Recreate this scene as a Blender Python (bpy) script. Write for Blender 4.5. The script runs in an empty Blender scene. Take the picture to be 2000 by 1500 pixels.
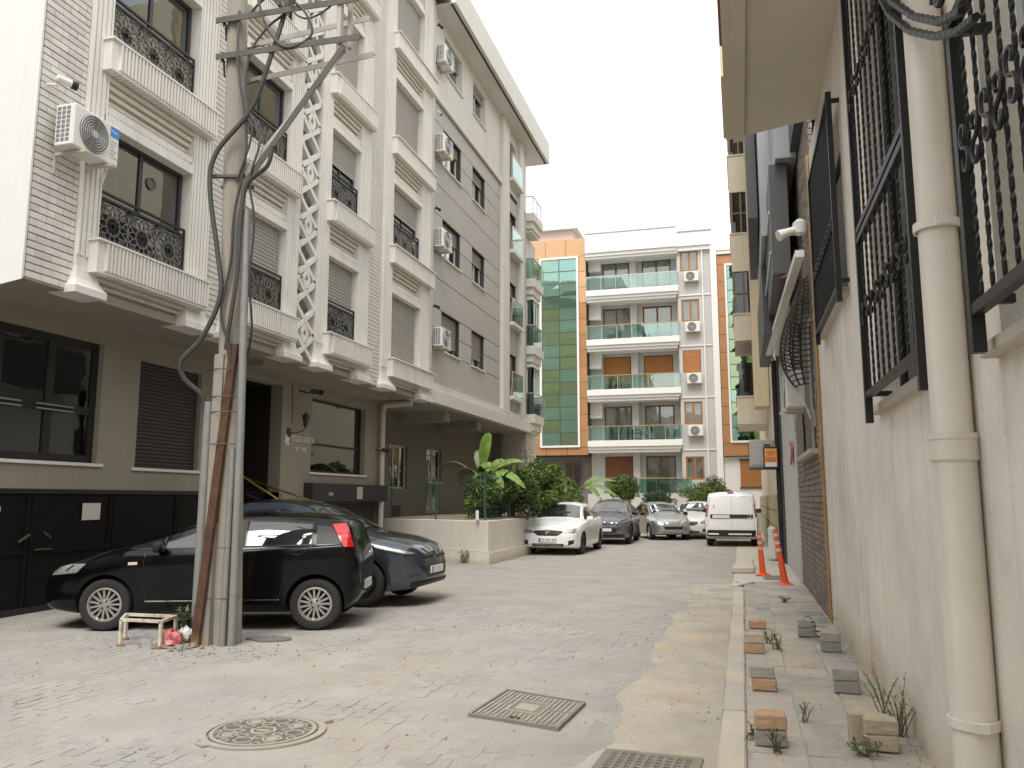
import bpy, bmesh, math, random
import numpy as np
from mathutils import Vector, Matrix, noise
random.seed(7)
S = bpy.context.scene
COL = S.collection
R = math.radians

# ------------------------------------------------------------------ camera, sky, sun, exposure
cam = bpy.data.cameras.new("camera"); camo = bpy.data.objects.new("camera", cam); COL.objects.link(camo)
camo.location = (0, 0, 1.62)
camo.rotation_euler = (R(90 + 8.005), 0, R(15.563))
cam.sensor_width = 36; cam.lens = 36 * 1600 / 2000
cam.clip_start = .05; cam.clip_end = 3000
S.camera = camo
SUN_EL, SUN_AZ = 58, 176           # azimuth measured clockwise from +Y: behind the camera, a little to the right
W = bpy.data.worlds.new("World"); S.world = W; W.use_nodes = True
nt = W.node_tree; nt.nodes.clear()
def wn(t, **k):
    n = nt.nodes.new(t)
    for a, b in k.items(): setattr(n, a, b)
    return n
wo = wn("ShaderNodeOutputWorld"); bg1 = wn("ShaderNodeBackground"); bg2 = wn("ShaderNodeBackground"); mx = wn("ShaderNodeMixShader")
sky = wn("ShaderNodeTexSky", sky_type='NISHITA', sun_disc=False, sun_elevation=R(SUN_EL), sun_rotation=R(SUN_AZ))
sky.air_density = 1.0; sky.dust_density = 2.0
bg1.inputs[1].default_value = .13
bg2.inputs[0].default_value = (1, .982, .945, 1); bg2.inputs[1].default_value = .78
tc = wn("ShaderNodeTexCoord"); mp = wn("ShaderNodeMapping"); mp.inputs['Scale'].default_value = (1.6, 1.6, 3.2); mp.inputs['Location'].default_value = (.35, .1, .2)
cn = wn("ShaderNodeTexNoise"); cn.inputs['Scale'].default_value = 1.7; cn.inputs['Detail'].default_value = 7; cn.inputs['Roughness'].default_value = .55
cr = wn("ShaderNodeValToRGB"); cr.color_ramp.elements[0].position = .36; cr.color_ramp.elements[0].color = (.48, .48, .48, 1); cr.color_ramp.elements[1].position = .56; cr.color_ramp.elements[1].color = (1, 1, 1, 1)
nt.links.new(tc.outputs['Generated'], mp.inputs[0]); nt.links.new(mp.outputs[0], cn.inputs[0]); nt.links.new(cn.outputs[0], cr.inputs[0])
nt.links.new(sky.outputs[0], bg1.inputs[0]); nt.links.new(cr.outputs[0], mx.inputs[0]); nt.links.new(bg1.outputs[0], mx.inputs[1]); nt.links.new(bg2.outputs[0], mx.inputs[2]); nt.links.new(mx.outputs[0], wo.inputs[0])
sl = bpy.data.lights.new("sun", 'SUN'); sl.energy = 1.3; sl.angle = R(28); sl.color = (1, .965, .91)
so = bpy.data.objects.new("sun", sl); COL.objects.link(so)
sd = Vector((math.sin(R(SUN_AZ)) * math.cos(R(SUN_EL)), math.cos(R(SUN_AZ)) * math.cos(R(SUN_EL)), math.sin(R(SUN_EL))))
so.rotation_euler = (-sd).to_track_quat('-Z', 'Y').to_euler(); so.location = sd * 60
S.view_settings.view_transform = 'Standard'; S.view_settings.look = 'None'; S.view_settings.gamma = 1; S.view_settings.use_curve_mapping = False
S.view_settings.exposure = 1.14
S.render.engine = 'CYCLES'
S.cycles.max_bounces = 6; S.cycles.diffuse_bounces = 4; S.cycles.glossy_bounces = 3; S.cycles.transparent_max_bounces = 10; S.cycles.transmission_bounces = 3
S.cycles.use_denoising = True

# ------------------------------------------------------------------ materials
MATS = {}
def M(name, col=(.5, .5, .5), rough=.8, metal=0, var=.10, scale=2.5, bump=0., bscale=60, tint=None, tscale=.7, tamt=.5, rnd=0., streak=0., spec=None, coat=0., fine=0., ground=None, ior=None):
    if name in MATS: return MATS[name]
    m = bpy.data.materials.new(name); m.use_nodes = True; MATS[name] = m
    t = m.node_tree; b = t.nodes["Principled BSDF"]; N = t.nodes.new; Lk = t.links.new
    b.inputs['Roughness'].default_value = rough; b.inputs['Metallic'].default_value = metal
    if ior: b.inputs['IOR'].default_value = ior
    if spec is not None: b.inputs['Specular IOR Level'].default_value = spec
    if coat: b.inputs['Coat Weight'].default_value = coat; b.inputs['Coat Roughness'].default_value = .04
    g = N("ShaderNodeNewGeometry")
    n1 = N("ShaderNodeTexNoise"); n1.inputs['Scale'].default_value = scale; n1.inputs['Detail'].default_value = 6; n1.inputs['Roughness'].default_value = .6
    Lk(g.outputs['Position'], n1.inputs['Vector'])
    mr = N("ShaderNodeMapRange"); mr.inputs[1].default_value = .25; mr.inputs[2].default_value = .75; mr.inputs[3].default_value = 1 - var; mr.inputs[4].default_value = 1 + var
    Lk(n1.outputs[0], mr.inputs[0])
    fac = mr.outputs[0]
    def mul(a, bb):
        q = N("ShaderNodeMath"); q.operation = 'MULTIPLY'; Lk(a, q.inputs[0]); Lk(bb, q.inputs[1]); return q.outputs[0]
    if fine:
        n4 = N("ShaderNodeTexNoise"); n4.inputs['Scale'].default_value = 55; n4.inputs['Detail'].default_value = 3
        Lk(g.outputs['Position'], n4.inputs['Vector'])
        m4 = N("ShaderNodeMapRange"); m4.inputs[1].default_value = .3; m4.inputs[2].default_value = .7; m4.inputs[3].default_value = 1 - fine; m4.inputs[4].default_value = 1 + fine
        Lk(n4.outputs[0], m4.inputs[0]); fac = mul(fac, m4.outputs[0])
    if rnd:
        oi = N("ShaderNodeObjectInfo"); m2 = N("ShaderNodeMapRange"); m2.inputs[3].default_value = 1 - rnd; m2.inputs[4].default_value = 1 + rnd
        Lk(oi.outputs['Random'], m2.inputs[0]); fac = mul(fac, m2.outputs[0])
    if streak:
        mpn = N("ShaderNodeMapping"); mpn.inputs['Scale'].default_value = (7, 7, .35); Lk(g.outputs['Position'], mpn.inputs[0])
        n3 = N("ShaderNodeTexNoise"); n3.inputs['Scale'].default_value = 1; n3.inputs['Detail'].default_value = 5; Lk(mpn.outputs[0], n3.inputs['Vector'])
        m3 = N("ShaderNodeMapRange"); m3.inputs[1].default_value = .52; m3.inputs[2].default_value = .8; m3.inputs[3].default_value = 1; m3.inputs[4].default_value = 1 - streak
        Lk(n3.outputs[0], m3.inputs[0]); fac = mul(fac, m3.outputs[0])
    colsock = None
    if tint is not None:
        n2 = N("ShaderNodeTexNoise"); n2.inputs['Scale'].default_value = tscale; n2.inputs['Detail'].default_value = 7; n2.inputs['Roughness'].default_value = .65
        Lk(g.outputs['Position'], n2.inputs['Vector'])
        rp = N("ShaderNodeMapRange"); rp.inputs[1].default_value = .45; rp.inputs[2].default_value = .68; rp.inputs[3].default_value = 0; rp.inputs[4].default_value = tamt
        Lk(n2.outputs[0], rp.inputs[0])
        mc = N("ShaderNodeMix"); mc.data_type = 'RGBA'; mc.inputs[6].default_value = (*col, 1); mc.inputs[7].default_value = (*tint, 1); Lk(rp.outputs[0], mc.inputs[0]); colsock = mc.outputs[2]
    if ground is not None:   # splash stain: colour, height
        sp = N("ShaderNodeSeparateXYZ"); Lk(g.outputs['Position'], sp.inputs[0])
        ad = N("ShaderNodeMath"); ad.operation = 'MULTIPLY_ADD'; ad.inputs[1].default_value = ground[1] * 1.6; ad.inputs[2].default_value = -ground[1] * .4; Lk(n1.outputs[0], ad.inputs[0])
        gt = N("ShaderNodeMath"); gt.operation = 'SUBTRACT'; Lk(ad.outputs[0], gt.inputs[0]); Lk(sp.outputs[2], gt.inputs[1])
        gm = N("ShaderNodeMapRange"); gm.inputs[1].default_value = -.1; gm.inputs[2].default_value = ground[1] * .55; gm.inputs[3].default_value = 0; gm.inputs[4].default_value = .85; Lk(gt.outputs[0], gm.inputs[0])
        mc2 = N("ShaderNodeMix"); mc2.data_type = 'RGBA'; mc2.inputs[7].default_value = (*ground[0], 1); Lk(gm.outputs[0], mc2.inputs[0])
        if colsock: Lk(colsock, mc2.inputs[6])
        else: mc2.inputs[6].default_value = (*col, 1)
        colsock = mc2.outputs[2]
    vm = N("ShaderNodeVectorMath"); vm.operation = 'SCALE'
    if colsock: Lk(colsock, vm.inputs[0])
    else: vm.inputs[0].default_value = col
    Lk(fac, vm.inputs[3]); Lk(vm.outputs[0], b.inputs['Base Color'])
    if bump:
        nb = N("ShaderNodeTexNoise"); nb.inputs['Scale'].default_value = bscale; nb.inputs['Detail'].default_value = 4; Lk(g.outputs['Position'], nb.inputs['Vector'])
        bp = N("ShaderNodeBump"); bp.inputs['Strength'].default_value = bump; bp.inputs['Distance'].default_value = .01; Lk(nb.outputs[0], bp.inputs['Height']); Lk(bp.outputs[0], b.inputs['Normal'])
    return m

def GLASS(name, tint=(.5, .55, .55), refl=.25, clear=.6, rough=.01, col=(.9, .95, .95)):
    """a pane: part mirror, part tinted see-through; grazing angles mirror more"""
    if name in MATS: return MATS[name]
    m = bpy.data.materials.new(name); m.use_nodes = True; MATS[name] = m
    t = m.node_tree; t.nodes.clear(); N = t.nodes.new; Lk = t.links.new
    o = N("ShaderNodeOutputMaterial"); tr = N("ShaderNodeBsdfTransparent"); tr.inputs[0].default_value = (*tint, 1)
    gl = N("ShaderNodeBsdfGlossy"); gl.inputs[0].default_value = (*col, 1); gl.inputs['Roughness'].default_value = rough
    lw = N("ShaderNodeLayerWeight"); lw.inputs[0].default_value = .25
    mr = N("ShaderNodeMapRange"); mr.inputs[3].default_value = refl; mr.inputs[4].default_value = min(1, refl + .5); Lk(lw.outputs[1], mr.inputs[0])
    g = N("ShaderNodeNewGeometry"); nb = N("ShaderNodeTexNoise"); nb.inputs['Scale'].default_value = 1.3; Lk(g.outputs['Position'], nb.inputs['Vector'])
    bp = N("ShaderNodeBump"); bp.inputs['Strength'].default_value = .06; bp.inputs['Distance'].default_value = .05; Lk(nb.outputs[0], bp.inputs['Height']); Lk(bp.outputs[0], gl.inputs['Normal'])
    ms = N("ShaderNodeMixShader"); Lk(mr.outputs[0], ms.inputs[0]); Lk(tr.outputs[0], ms.inputs[1]); Lk(gl.outputs[0], ms.inputs[2]); Lk(ms.outputs[0], o.inputs[0])
    return m

# ------------------------------------------------------------------ object helpers
ORG = {}
def _link(o, parent=None):
    COL.objects.link(o)
    if parent is not None: o.parent = parent
    return o
def tag(o, label=None, cat=None, group=None, kind=None):
    if label: o['label'] = label
    if cat: o['category'] = cat
    if group: o['group'] = group
    if kind: o['kind'] = kind
    return o
def thing(name, label, cat, loc=(0, 0, 0), group=None):
    o = bpy.data.objects.new(name, None); o.empty_display_size = .1; _link(o); o.location = loc
    ORG[o] = Vector(loc)
    return tag(o, label, cat, group)
def copy_tree(o, parent=None):
    c = o.copy(); _link(c)
    if parent is not None: c.parent = parent
    if o in ORG: ORG[c] = ORG[o].copy()
    for ch in list(o.children): copy_tree(ch, c)
    return c

SMOOTHED = {'quarter_glass', 'front_side_glass', 'rear_side_glass', 'side_glass', 'windscreen', 'rear_screen', 'rear_glass', 'black_quarter_panel', 'headlight', 'tail_light', 'roof_panel', 'black_roof', 'grille', 'arch_cladding', 'rear_bumper', 'black_tail_strip', 'lower_grille', 'front_lip'}
class MB:
    def __init__(s): s.v = []; s.f = []; s.mi = []; s.cur = 0
    def add(s, vs, fs):
        n = len(s.v); s.v += [tuple(p) for p in vs]; s.f += [tuple(i + n for i in f) for f in fs]; s.mi += [s.cur] * len(fs); return s
    def quad(s, a, b, c, d): return s.add([a, b, c, d], [(0, 1, 2, 3)])
    def box(s, x0, x1, y0, y1, z0, z1):
        return s.add([(x0, y0, z0), (x1, y0, z0), (x1, y1, z0), (x0, y1, z0), (x0, y0, z1), (x1, y0, z1), (x1, y1, z1), (x0, y1, z1)],
                     [(0, 3, 2, 1), (4, 5, 6, 7), (0, 1, 5, 4), (1, 2, 6, 5), (2, 3, 7, 6), (3, 0, 4, 7)])
    def hexa(s, p):   # 8 points, bottom ring then top ring
        return s.add(p, [(0, 3, 2, 1), (4, 5, 6, 7), (0, 1, 5, 4), (1, 2, 6, 5), (2, 3, 7, 6), (3, 0, 4, 7)])
    def bar(s, a, b, w, h=None, up=(0, 0, 1)):
        a = Vector(a); b = Vector(b); h = h or w; d = (b - a).normalized(); u = Vector(up)
        if abs(d.dot(u)) > .98: u = Vector((1, 0, 0))
        r = d.cross(u).normalized() * (w / 2); u = r.cross(d).normalized() * (h / 2)
        return s.hexa([a - r - u, a + r - u, a + r + u, a - r + u, b - r - u, b + r - u, b + r + u, b - r + u])
    def tube(s, pts, r, n=8, cap=True):
        pts = [Vector(p) for p in pts]; rs = r if isinstance(r, (list, tuple)) else [r] * len(pts)
        base = len(s.v); prev = None; vs = []; fs = []
        for i, p in enumerate(pts):
            d = (pts[min(i + 1, len(pts) - 1)] - pts[max(i - 1, 0)]).normalized()
            if prev is None:
                u = Vector((0, 0, 1)) if abs(d.z) < .9 else Vector((1, 0, 0)); prev = d.cross(u).normalized()
            prev = (prev - d * prev.dot(d)).normalized(); q = d.cross(prev)
            for k in range(n):
                a = 2 * math.pi * k / n; vs.append(p + (prev * math.cos(a) + q * math.sin(a)) * rs[i])
        for i in range(len(pts) - 1):
            for k in range(n):
                fs.append((i * n + k, i * n + (k + 1) % n, (i + 1) * n + (k + 1) % n, (i + 1) * n + k))
        if cap: fs += [tuple(range(n - 1, -1, -1)), tuple((len(pts) - 1) * n + k for k in range(n))]
        return s.add(vs, fs)
    def lathe(s, prof, origin=(0, 0, 0), n=24, axis='z', closed=False):
        vs = []; fs = []; o = Vector(origin)
        for r, h in prof:
            for k in range(n):
                a = 2 * math.pi * k / n; c, q = r * math.cos(a), r * math.sin(a)
                vs.append(o + Vector({'z': (c, q, h), 'y': (c, h, q), 'x': (h, c, q)}[axis]))
        m = len(prof)
        for i in range(m if closed else m - 1):
            j = (i + 1) % m
            for k in range(n): fs.append((i * n + k, i * n + (k + 1) % n, j * n + (k + 1) % n, j * n + k))
        return s.add(vs, fs)
    def prism(s, poly, h0, h1, f):   # poly of (a,b), f(a,b,h)->point
        n = len(poly); vs = [f(a, b, h0) for a, b in poly] + [f(a, b, h1) for a, b in poly]
        return s.add(vs, [tuple(range(n - 1, -1, -1)), tuple(range(n, 2 * n))] + [(i, (i + 1) % n, n + (i + 1) % n, n + i) for i in range(n)])
    def grid(s, P):   # P[i][j]
        n, m = len(P), len(P[0])
        return s.add([p for r in P for p in r], [(i * m + j, i * m + j + 1, (i + 1) * m + j + 1, (i + 1) * m + j) for i in range(n - 1) for j in range(m - 1)])
    def build(s, name, mat, parent=None, smooth=False, bevel=0., label=None, kind=None, local=False):
        o_ = ORG.get(parent, Vector((0, 0, 0))) if not local else Vector((0, 0, 0))
        me = bpy.data.meshes.new(name)
        me.from_pydata([tuple(Vector(p) - o_) for p in s.v], [], s.f)
        for m in (mat if isinstance(mat, (list, tuple)) else [mat]): me.materials.append(m)
        if isinstance(mat, (list, tuple)): me.polygons.foreach_set('material_index', s.mi)
        if name in SMOOTHED: smooth = 60
        if smooth:
            me.polygons.foreach_set('use_smooth', [True] * len(me.polygons))
            me.set_sharp_from_angle(angle=R(smooth if smooth is not True else 40))
        ob = bpy.data.objects.new(name, me); _link(ob, parent)
        ORG[ob] = o_.copy()
        if bevel:
            bm = bmesh.new(); bm.from_mesh(me); bmesh.ops.remove_doubles(bm, verts=bm.verts, dist=1e-5)
            bmesh.ops.bevel(bm, geom=[e for e in bm.edges if e.is_manifold and e.calc_face_angle(0) > .5], offset=bevel, segments=1, affect='EDGES', clamp_overlap=True)
            bm.to_mesh(me); bm.free()
        me.update()
        if name.endswith('wall') or name in ('joint_backing', 'wall_return'):
            bm = bmesh.new(); bm.from_mesh(me); bmesh.ops.remove_doubles(bm, verts=bm.verts, dist=1e-4); bm.to_mesh(me); bm.free()
        if label: ob['label'] = label
        if kind: ob['kind'] = kind
        return ob

def inst(src, loc, parent, name=None):
    """another object sharing src's mesh, placed at a world point under parent"""
    o = bpy.data.objects.new(name or src.name.split('.')[0], src.data); _link(o, parent)
    o.location = Vector(loc) - ORG.get(parent, Vector((0, 0, 0))); ORG[o] = Vector(loc)
    return o

class F:
    """a facade plane: axis 'X' or 'Y', value, outward sign; pt(u, z, d) with d metres outward"""
    def __init__(s, axis, val, out): s.a = axis; s.v = val; s.o = out
    def pt(s, u, z, d=0.): return (s.v + s.o * d, u, z) if s.a == 'X' else (u, s.v + s.o * d, z)
    def off(s, d): return F(s.a, s.v + s.o * d, s.o)
def fbox(mb, f, u0, u1, z0, z1, d0, d1):
    a = f.pt(u0, z0, d0); b = f.pt(u1, z1, d1)
    return mb.box(min(a[0], b[0]), max(a[0], b[0]), min(a[1], b[1]), max(a[1], b[1]), min(a[2], b[2]), max(a[2], b[2]))
def wall(mb, f, u0, u1, z0, z1, holes=(), depth=.25):
    """a facade sheet with real openings and their reveals"""
    holes = [h for h in holes if h[0] < u1 and h[1] > u0 and h[2] < z1 and h[3] > z0]
    us = sorted({u0, u1, *[h[0] for h in holes], *[h[1] for h in holes]}); zs = sorted({z0, z1, *[h[2] for h in holes], *[h[3] for h in holes]})
    us = [u for u in us if u0 <= u <= u1]; zs = [z for z in zs if z0 <= z <= z1]
    for a, b in zip(us, us[1:]):
        for c, d in zip(zs, zs[1:]):
            m = ((a + b) / 2, (c + d) / 2)
            if any(h[0] < m[0] < h[1] and h[2] < m[1] < h[3] for h in holes): continue
            mb.quad(f.pt(a, c), f.pt(b, c), f.pt(b, d), f.pt(a, d))
    for h in holes:
        a, b, c, d = h[:4]
        mb.quad(f.pt(a, c), f.pt(b, c), f.pt(b, c, -depth), f.pt(a, c, -depth)); mb.quad(f.pt(a, d), f.pt(b, d), f.pt(b, d, -depth), f.pt(a, d, -depth))
        mb.quad(f.pt(a, c), f.pt(a, d), f.pt(a, d, -depth), f.pt(a, c, -depth)); mb.quad(f.pt(b, c), f.pt(b, d), f.pt(b, d, -depth), f.pt(b, c, -depth))
    return mb
def shutter(parent, f, u0, u1, z0, z1, d, mat, pitch=.055, label=None, name='roller_shutter'):
    mb = MB(); n = max(2, int((z1 - z0) / pitch)); h = (z1 - z0) / n
    for i in range(n):
        z = z0 + i * h
        prof = [(z, d), (z + h * .12, d + .012), (z + h * .5, d + .018), (z + h * .88, d + .012), (z + h * .94, d - .004), (z + h, d)]
        for (za, da), (zb, db) in zip(prof, prof[1:]): mb.quad(f.pt(u0, za, da), f.pt(u1, za, da), f.pt(u1, zb, db), f.pt(u0, zb, db))
    fbox(mb, f, u0, u1, z0 - .045, z0 - .001, d - .006, d + .02)
    return mb.build(name, mat, parent, label=label)
def window(parent, f, u0, u1, z0, z1, d, fmat, gmat, n=2, fw=.055, curtain=None, room=None, transom=None, name='window'):
    """frame (part) > panes, curtain (sub-parts); d = outward offset of the frame's back"""
    mb = MB()
    fbox(mb, f, u0, u1, z0, z0 + fw, d, d + .06); fbox(mb, f, u0, u1, z1 - fw, z1, d, d + .06)
    fbox(mb, f, u0, u0 + fw, z0 + fw, z1 - fw, d, d + .06); fbox(mb, f, u1 - fw, u1, z0 + fw, z1 - fw, d, d + .06)
    sw = (u1 - u0) / n
    for k in range(1, n): fbox(mb, f, u0 + k * sw - fw * .6, u0 + k * sw + fw * .6, z0 + fw, z1 - fw, d + .003, d + .057)
    if transom: fbox(mb, f, u0 + fw, u1 - fw, transom - fw * .5, transom + fw * .5, d + .005, d + .055)
    w = mb.build(name, fmat, parent)
    for k in range(n):
        a = u0 + k * sw + (fw if k == 0 else fw * .6); b = u0 + (k + 1) * sw - (fw if k == n - 1 else fw * .6)
        m2 = MB(); fbox(m2, f, a, b, z0 + fw, z1 - fw, d + .022, d + .034); m2.build('pane', gmat, w)
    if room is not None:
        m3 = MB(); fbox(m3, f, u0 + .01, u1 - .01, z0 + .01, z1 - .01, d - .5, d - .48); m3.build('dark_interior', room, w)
    if curtain is not None:
        cm, a0, a1 = curtain
        m4 = MB(); P = []; nn = max(8, int((a1 - a0) * (u1 - u0) / .035))
        for i in range(nn + 1):
            u = u0 + (u1 - u0) * (a0 + (a1 - a0) * i / nn); dd = d - .10 + .022 * math.sin(i * 1.9 + u * 3)
            P.append([f.pt(u, z0 + .03, dd), f.pt(u, z1 - .03, dd)])
        m4.grid(P).build('curtain', cm, w, smooth=True)
    return w
def text_mesh(s, size, depth=.006, align='LEFT'):
    cu = bpy.data.curves.new('t', 'FONT'); cu.body = s; cu.size = size; cu.extrude = depth; cu.align_x = align
    o = bpy.data.objects.new('t', cu); COL.objects.link(o)
    me = bpy.data.meshes.new_from_object(o.evaluated_get(bpy.context.evaluated_depsgraph_get()))
    bpy.data.objects.remove(o); bpy.data.curves.remove(cu)
    return me
def put_text(s, size, name, mat, parent, origin, right, up, depth=.006, sx=1., align='LEFT'):
    me = text_mesh(s, size, depth, align); r = Vector(right).normalized(); u = Vector(up).normalized(); n = r.cross(u); o_ = ORG.get(parent, Vector((0, 0, 0)))
    for v in me.vertices: v.co = Vector(origin) - o_ + r * v.co.x * sx + u * v.co.y + n * v.co.z
    me.materials.clear(); me.materials.append(mat)
    ob = bpy.data.objects.new(name, me); _link(ob, parent); ORG[ob] = o_.copy(); return ob
# ------------------------------------------------------------------ shared materials
m_dust = M('dusty_concrete_paver', (.315, .303, .285), .95, var=.17, scale=1.1, tint=(.40, .315, .225), tscale=.5, tamt=.40, bump=.35, bscale=45, rnd=.04, fine=.12)
m_sand = M('sand_and_dust', (.325, .312, .288), 1, var=.16, scale=1.3, tint=(.40, .315, .22), tscale=.45, tamt=.40, bump=.5, bscale=30, fine=.12)
m_slab = M('pavement_slab', (.395, .368, .33), .95, var=.17, scale=1.6, tint=(.45, .37, .26), tscale=1.6, tamt=.85, bump=.3, rnd=.08, fine=.1)
m_kerb = M('kerb_concrete', (.47, .44, .395), .95, var=.14, scale=2, tint=(.52, .41, .28), tscale=2.0, tamt=.7, bump=.3, rnd=.06, fine=.1)
m_earth = M('earth', (.34, .27, .19), 1, var=.2, bump=.6)
m_castiron = M('cast_iron_dusty', (.22, .20, .165), .8, var=.2, scale=5, bump=.15)
m_irondark = M('cast_iron_groove', (.07, .06, .05), .9, var=.2)
m_ironworn = M('cast_iron_worn', (.34, .315, .27), .75, var=.15, scale=6)
m_steel = M('galvanised_steel', (.27, .275, .265), .6, .25, var=.15, scale=6, spec=.5)
m_steelpale = M('weathered_angle_steel', (.44, .42, .38), .6, .2, var=.15, scale=5, tint=(.30, .2, .12), tscale=2.5, tamt=.4)
m_steeldark = M('dark_angle_steel', (.10, .095, .08), .6, .3, var=.2, scale=4)
m_rust = M('rusty_steel', (.085, .042, .025), .85, var=.35, scale=6, tint=(.10, .05, .028), tscale=3, ground=((.32, .18, .08), .30))
m_black = M('black_metal', (.018, .018, .018), .45, var=.1, spec=.5)
m_blackmatt = M('black_rubber', (.022, .021, .02), .8, var=.2)
m_cable = M('black_cable', (.055, .054, .05), .6, var=.15)
m_glassA = GLASS('smoky_window_glass', (.17, .175, .17), .07)
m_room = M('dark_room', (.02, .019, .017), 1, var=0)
m_white = M('white_paint', (.78, .76, .72), .6, var=.04, streak=.12)
m_white2 = M('white_plastic', (.74, .74, .71), .4, var=.03)
m_curtain = M('net_curtain', (.66, .63, .58), .9, var=.06)
m_curtaindark = M('grey_curtain', (.15, .14, .125), .9, var=.1)
m_glass = GLASS('window_glass', (.78, .80, .79), .13, .6)
m_glassdark = GLASS('dark_window_glass', (.34, .345, .34), .08, .3)
m_weed = M('weed_leaf', (.07, .11, .03), .7, var=.4, scale=9)
m_weeddry = M('dry_weed', (.25, .22, .10), .8, var=.3, scale=9)
m_leaf = M('hedge_leaf', (.095, .155, .03), .5, var=.45, scale=4, tint=(.24, .27, .05), tscale=2.2, tamt=.8)
m_leafdark = M('dark_hedge_leaf', (.045, .085, .02), .55, var=.4, scale=4)
m_leafpale = M('pale_leaf', (.12, .17, .045), .55, var=.35, scale=5, tint=(.25, .25, .10), tscale=3, tamt=.6)
m_banana = M('banana_leaf', (.145, .25, .045), .45, var=.35, scale=5, tint=(.24, .30, .08), tscale=2.5, tamt=.6)
m_bananagrey = M('dull_banana_leaf', (.14, .19, .085), .5, var=.25, scale=3)
m_stem = M('stem', (.12, .14, .05), .7, var=.3)
m_bark = M('bark', (.09, .07, .05), .9, var=.3)

# ------------------------------------------------------------------ terrain and street
mb = MB(); mb.quad((-900, -900, -.06), (900, -900, -.06), (900, 1500, -.06), (-900, 1500, -.06))
tag(mb.build('ground', m_sand), 'flat dusty ground reaching to the horizon', kind='structure')

road = thing('road', 'grey interlocking block paved road covered with dust', None); tag(road, kind='structure')
road['label'] = 'dusty block paved road between the apartment buildings'
RX0, RX1 = -9.9, -.21
def gz(x, y): return .012 * noise.noise((x * .45, y * .45, 0)) + .004 * noise.noise((x * 2.1, y * 2.1, 3))
# dust layer just under the stones: fills most joints
mb = MB(); nx, ny = 75, 190; P = []
ylist = list(np.linspace(-4, 16, 160)) + list(np.linspace(16.3, 44.5, 60))
for y in ylist:
    r = []
    for i in range(nx + 1):
        x = -14 + (RX1 + 14) * i / nx
        r.append((x, y, gz(x, y) - .0003 + .0085 * (noise.noise((x * .8, y * .8, 7)) * .7 + .5 * noise.noise((x * 3.3, y * 3.3, 1))) + (.004 if y > 12.6 else 0)))
    P.append(r)
mb.grid(P).build('dust_layer', m_sand, road, smooth=True, kind='stuff')
PL, PW, ZG = .225, .1125, .011
def paver_poly(cx, cy, g=.0035):
    a, b = PL / 2 - g, PW / 2 - g; z = ZG
    return [(cx - b, cy - a), (cx + b, cy - a), (cx + b + z, cy - a * .5), (cx + b + z, cy - a * .08), (cx + b, cy + a * .4), (cx + b, cy + a), (cx - b, cy + a), (cx - b, cy + a * .4), (cx - b + z, cy - a * .08), (cx - b + z, cy - a * .5)]
spots = []
covers = [(-3.29, 5.34, .50), (-1.66, 6.45, .62), (-.55, 5.40, .50)]
for i in range(int((RX1 - .75 - RX0) / PW)):
    x = RX0 + PW * (i + .5)
    for j in range(-8, int(10.4 / PL)):
        y = 2.4 + PL * (j + (i % 2) * .5)
        if y < 2.6 or any((x - a) ** 2 + (y - b) ** 2 < c * c for a, b, c in covers): continue
        if abs(x + 1.0 * math.tan(R(15.6)) * y * .98) > y * .95 + 3: continue
        spots.append((x, y))
def vis(x, y):   # depth and image side (only to choose which stones become single parts)
    dz = -x * math.sin(R(15.563)) + y * math.cos(R(15.563)); dx = x * math.cos(R(15.563)) + y * math.sin(R(15.563))
    return dz if dz > 3.2 and abs(dx / dz) < .66 else 99
spots.sort(key=lambda p: vis(*p))
pm = MB(); poly = paver_poly(0, 0); pm.prism(poly, -.05, 0, lambda a, b, h: (a, b, h)); src = None
for k, (x, y) in enumerate(spots[:300]):
    z = gz(x, y) + random.uniform(-.0022, .0022)
    if src is None:
        src = pm.build('paving_block', m_dust, None); src.parent = road; src.location = (x, y, z)
    else:
        o = inst(src, (x, y, z), road)
    (src if k == 0 else o).rotation_euler = (random.gauss(0, .006), random.gauss(0, .006), random.gauss(0, .008))
mb = MB()
for x, y in spots[300:]:
    z = gz(x, y) + random.uniform(-.0025, .0022); t1, t2 = random.gauss(0, .008), random.gauss(0, .008)
    pp = paver_poly(x, y); n = len(pp)
    top = [(a, b, z + (a - x) * t1 + (b - y) * t2) for a, b in pp]; bot = [(a, b, -.05) for a, b in pp]
    mb.add(top + bot, [tuple(range(n))] + [(i, (i + 1) % n, n + (i + 1) % n, n + i) for i in range(n)])
tag(mb.build('paving_blocks', m_dust, road), kind='stuff')
# concrete gutter strip along the kerb with sandy edge
mb = MB(); P = []
for y in np.linspace(2, 16.5, 110):
    r = []
    for i in range(13):
        e = .16 * noise.noise((0, y * .9, 0)) + .10 * noise.noise((4, y * 2.9, 0)); x = RX1 - .82 + e * (1 - i / 12) + .82 * i / 12
        r.append((x, y, gz(x, y) + .006 + .004 * noise.noise((i * .4, y * 1.5, 2)) - (.014, .004, .001)[i] if i < 3 else gz(x, y) + .006 + .004 * noise.noise((i * .4, y * 1.5, 2))))
    P.append(r)
mb.grid(P).build('gutter_strip', M('gutter_concrete', (.40, .365, .315), .95, var=.18, scale=1.8, tint=(.44, .35, .24), tscale=1.3, tamt=.8, bump=.4, fine=.1), road, smooth=True)
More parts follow.
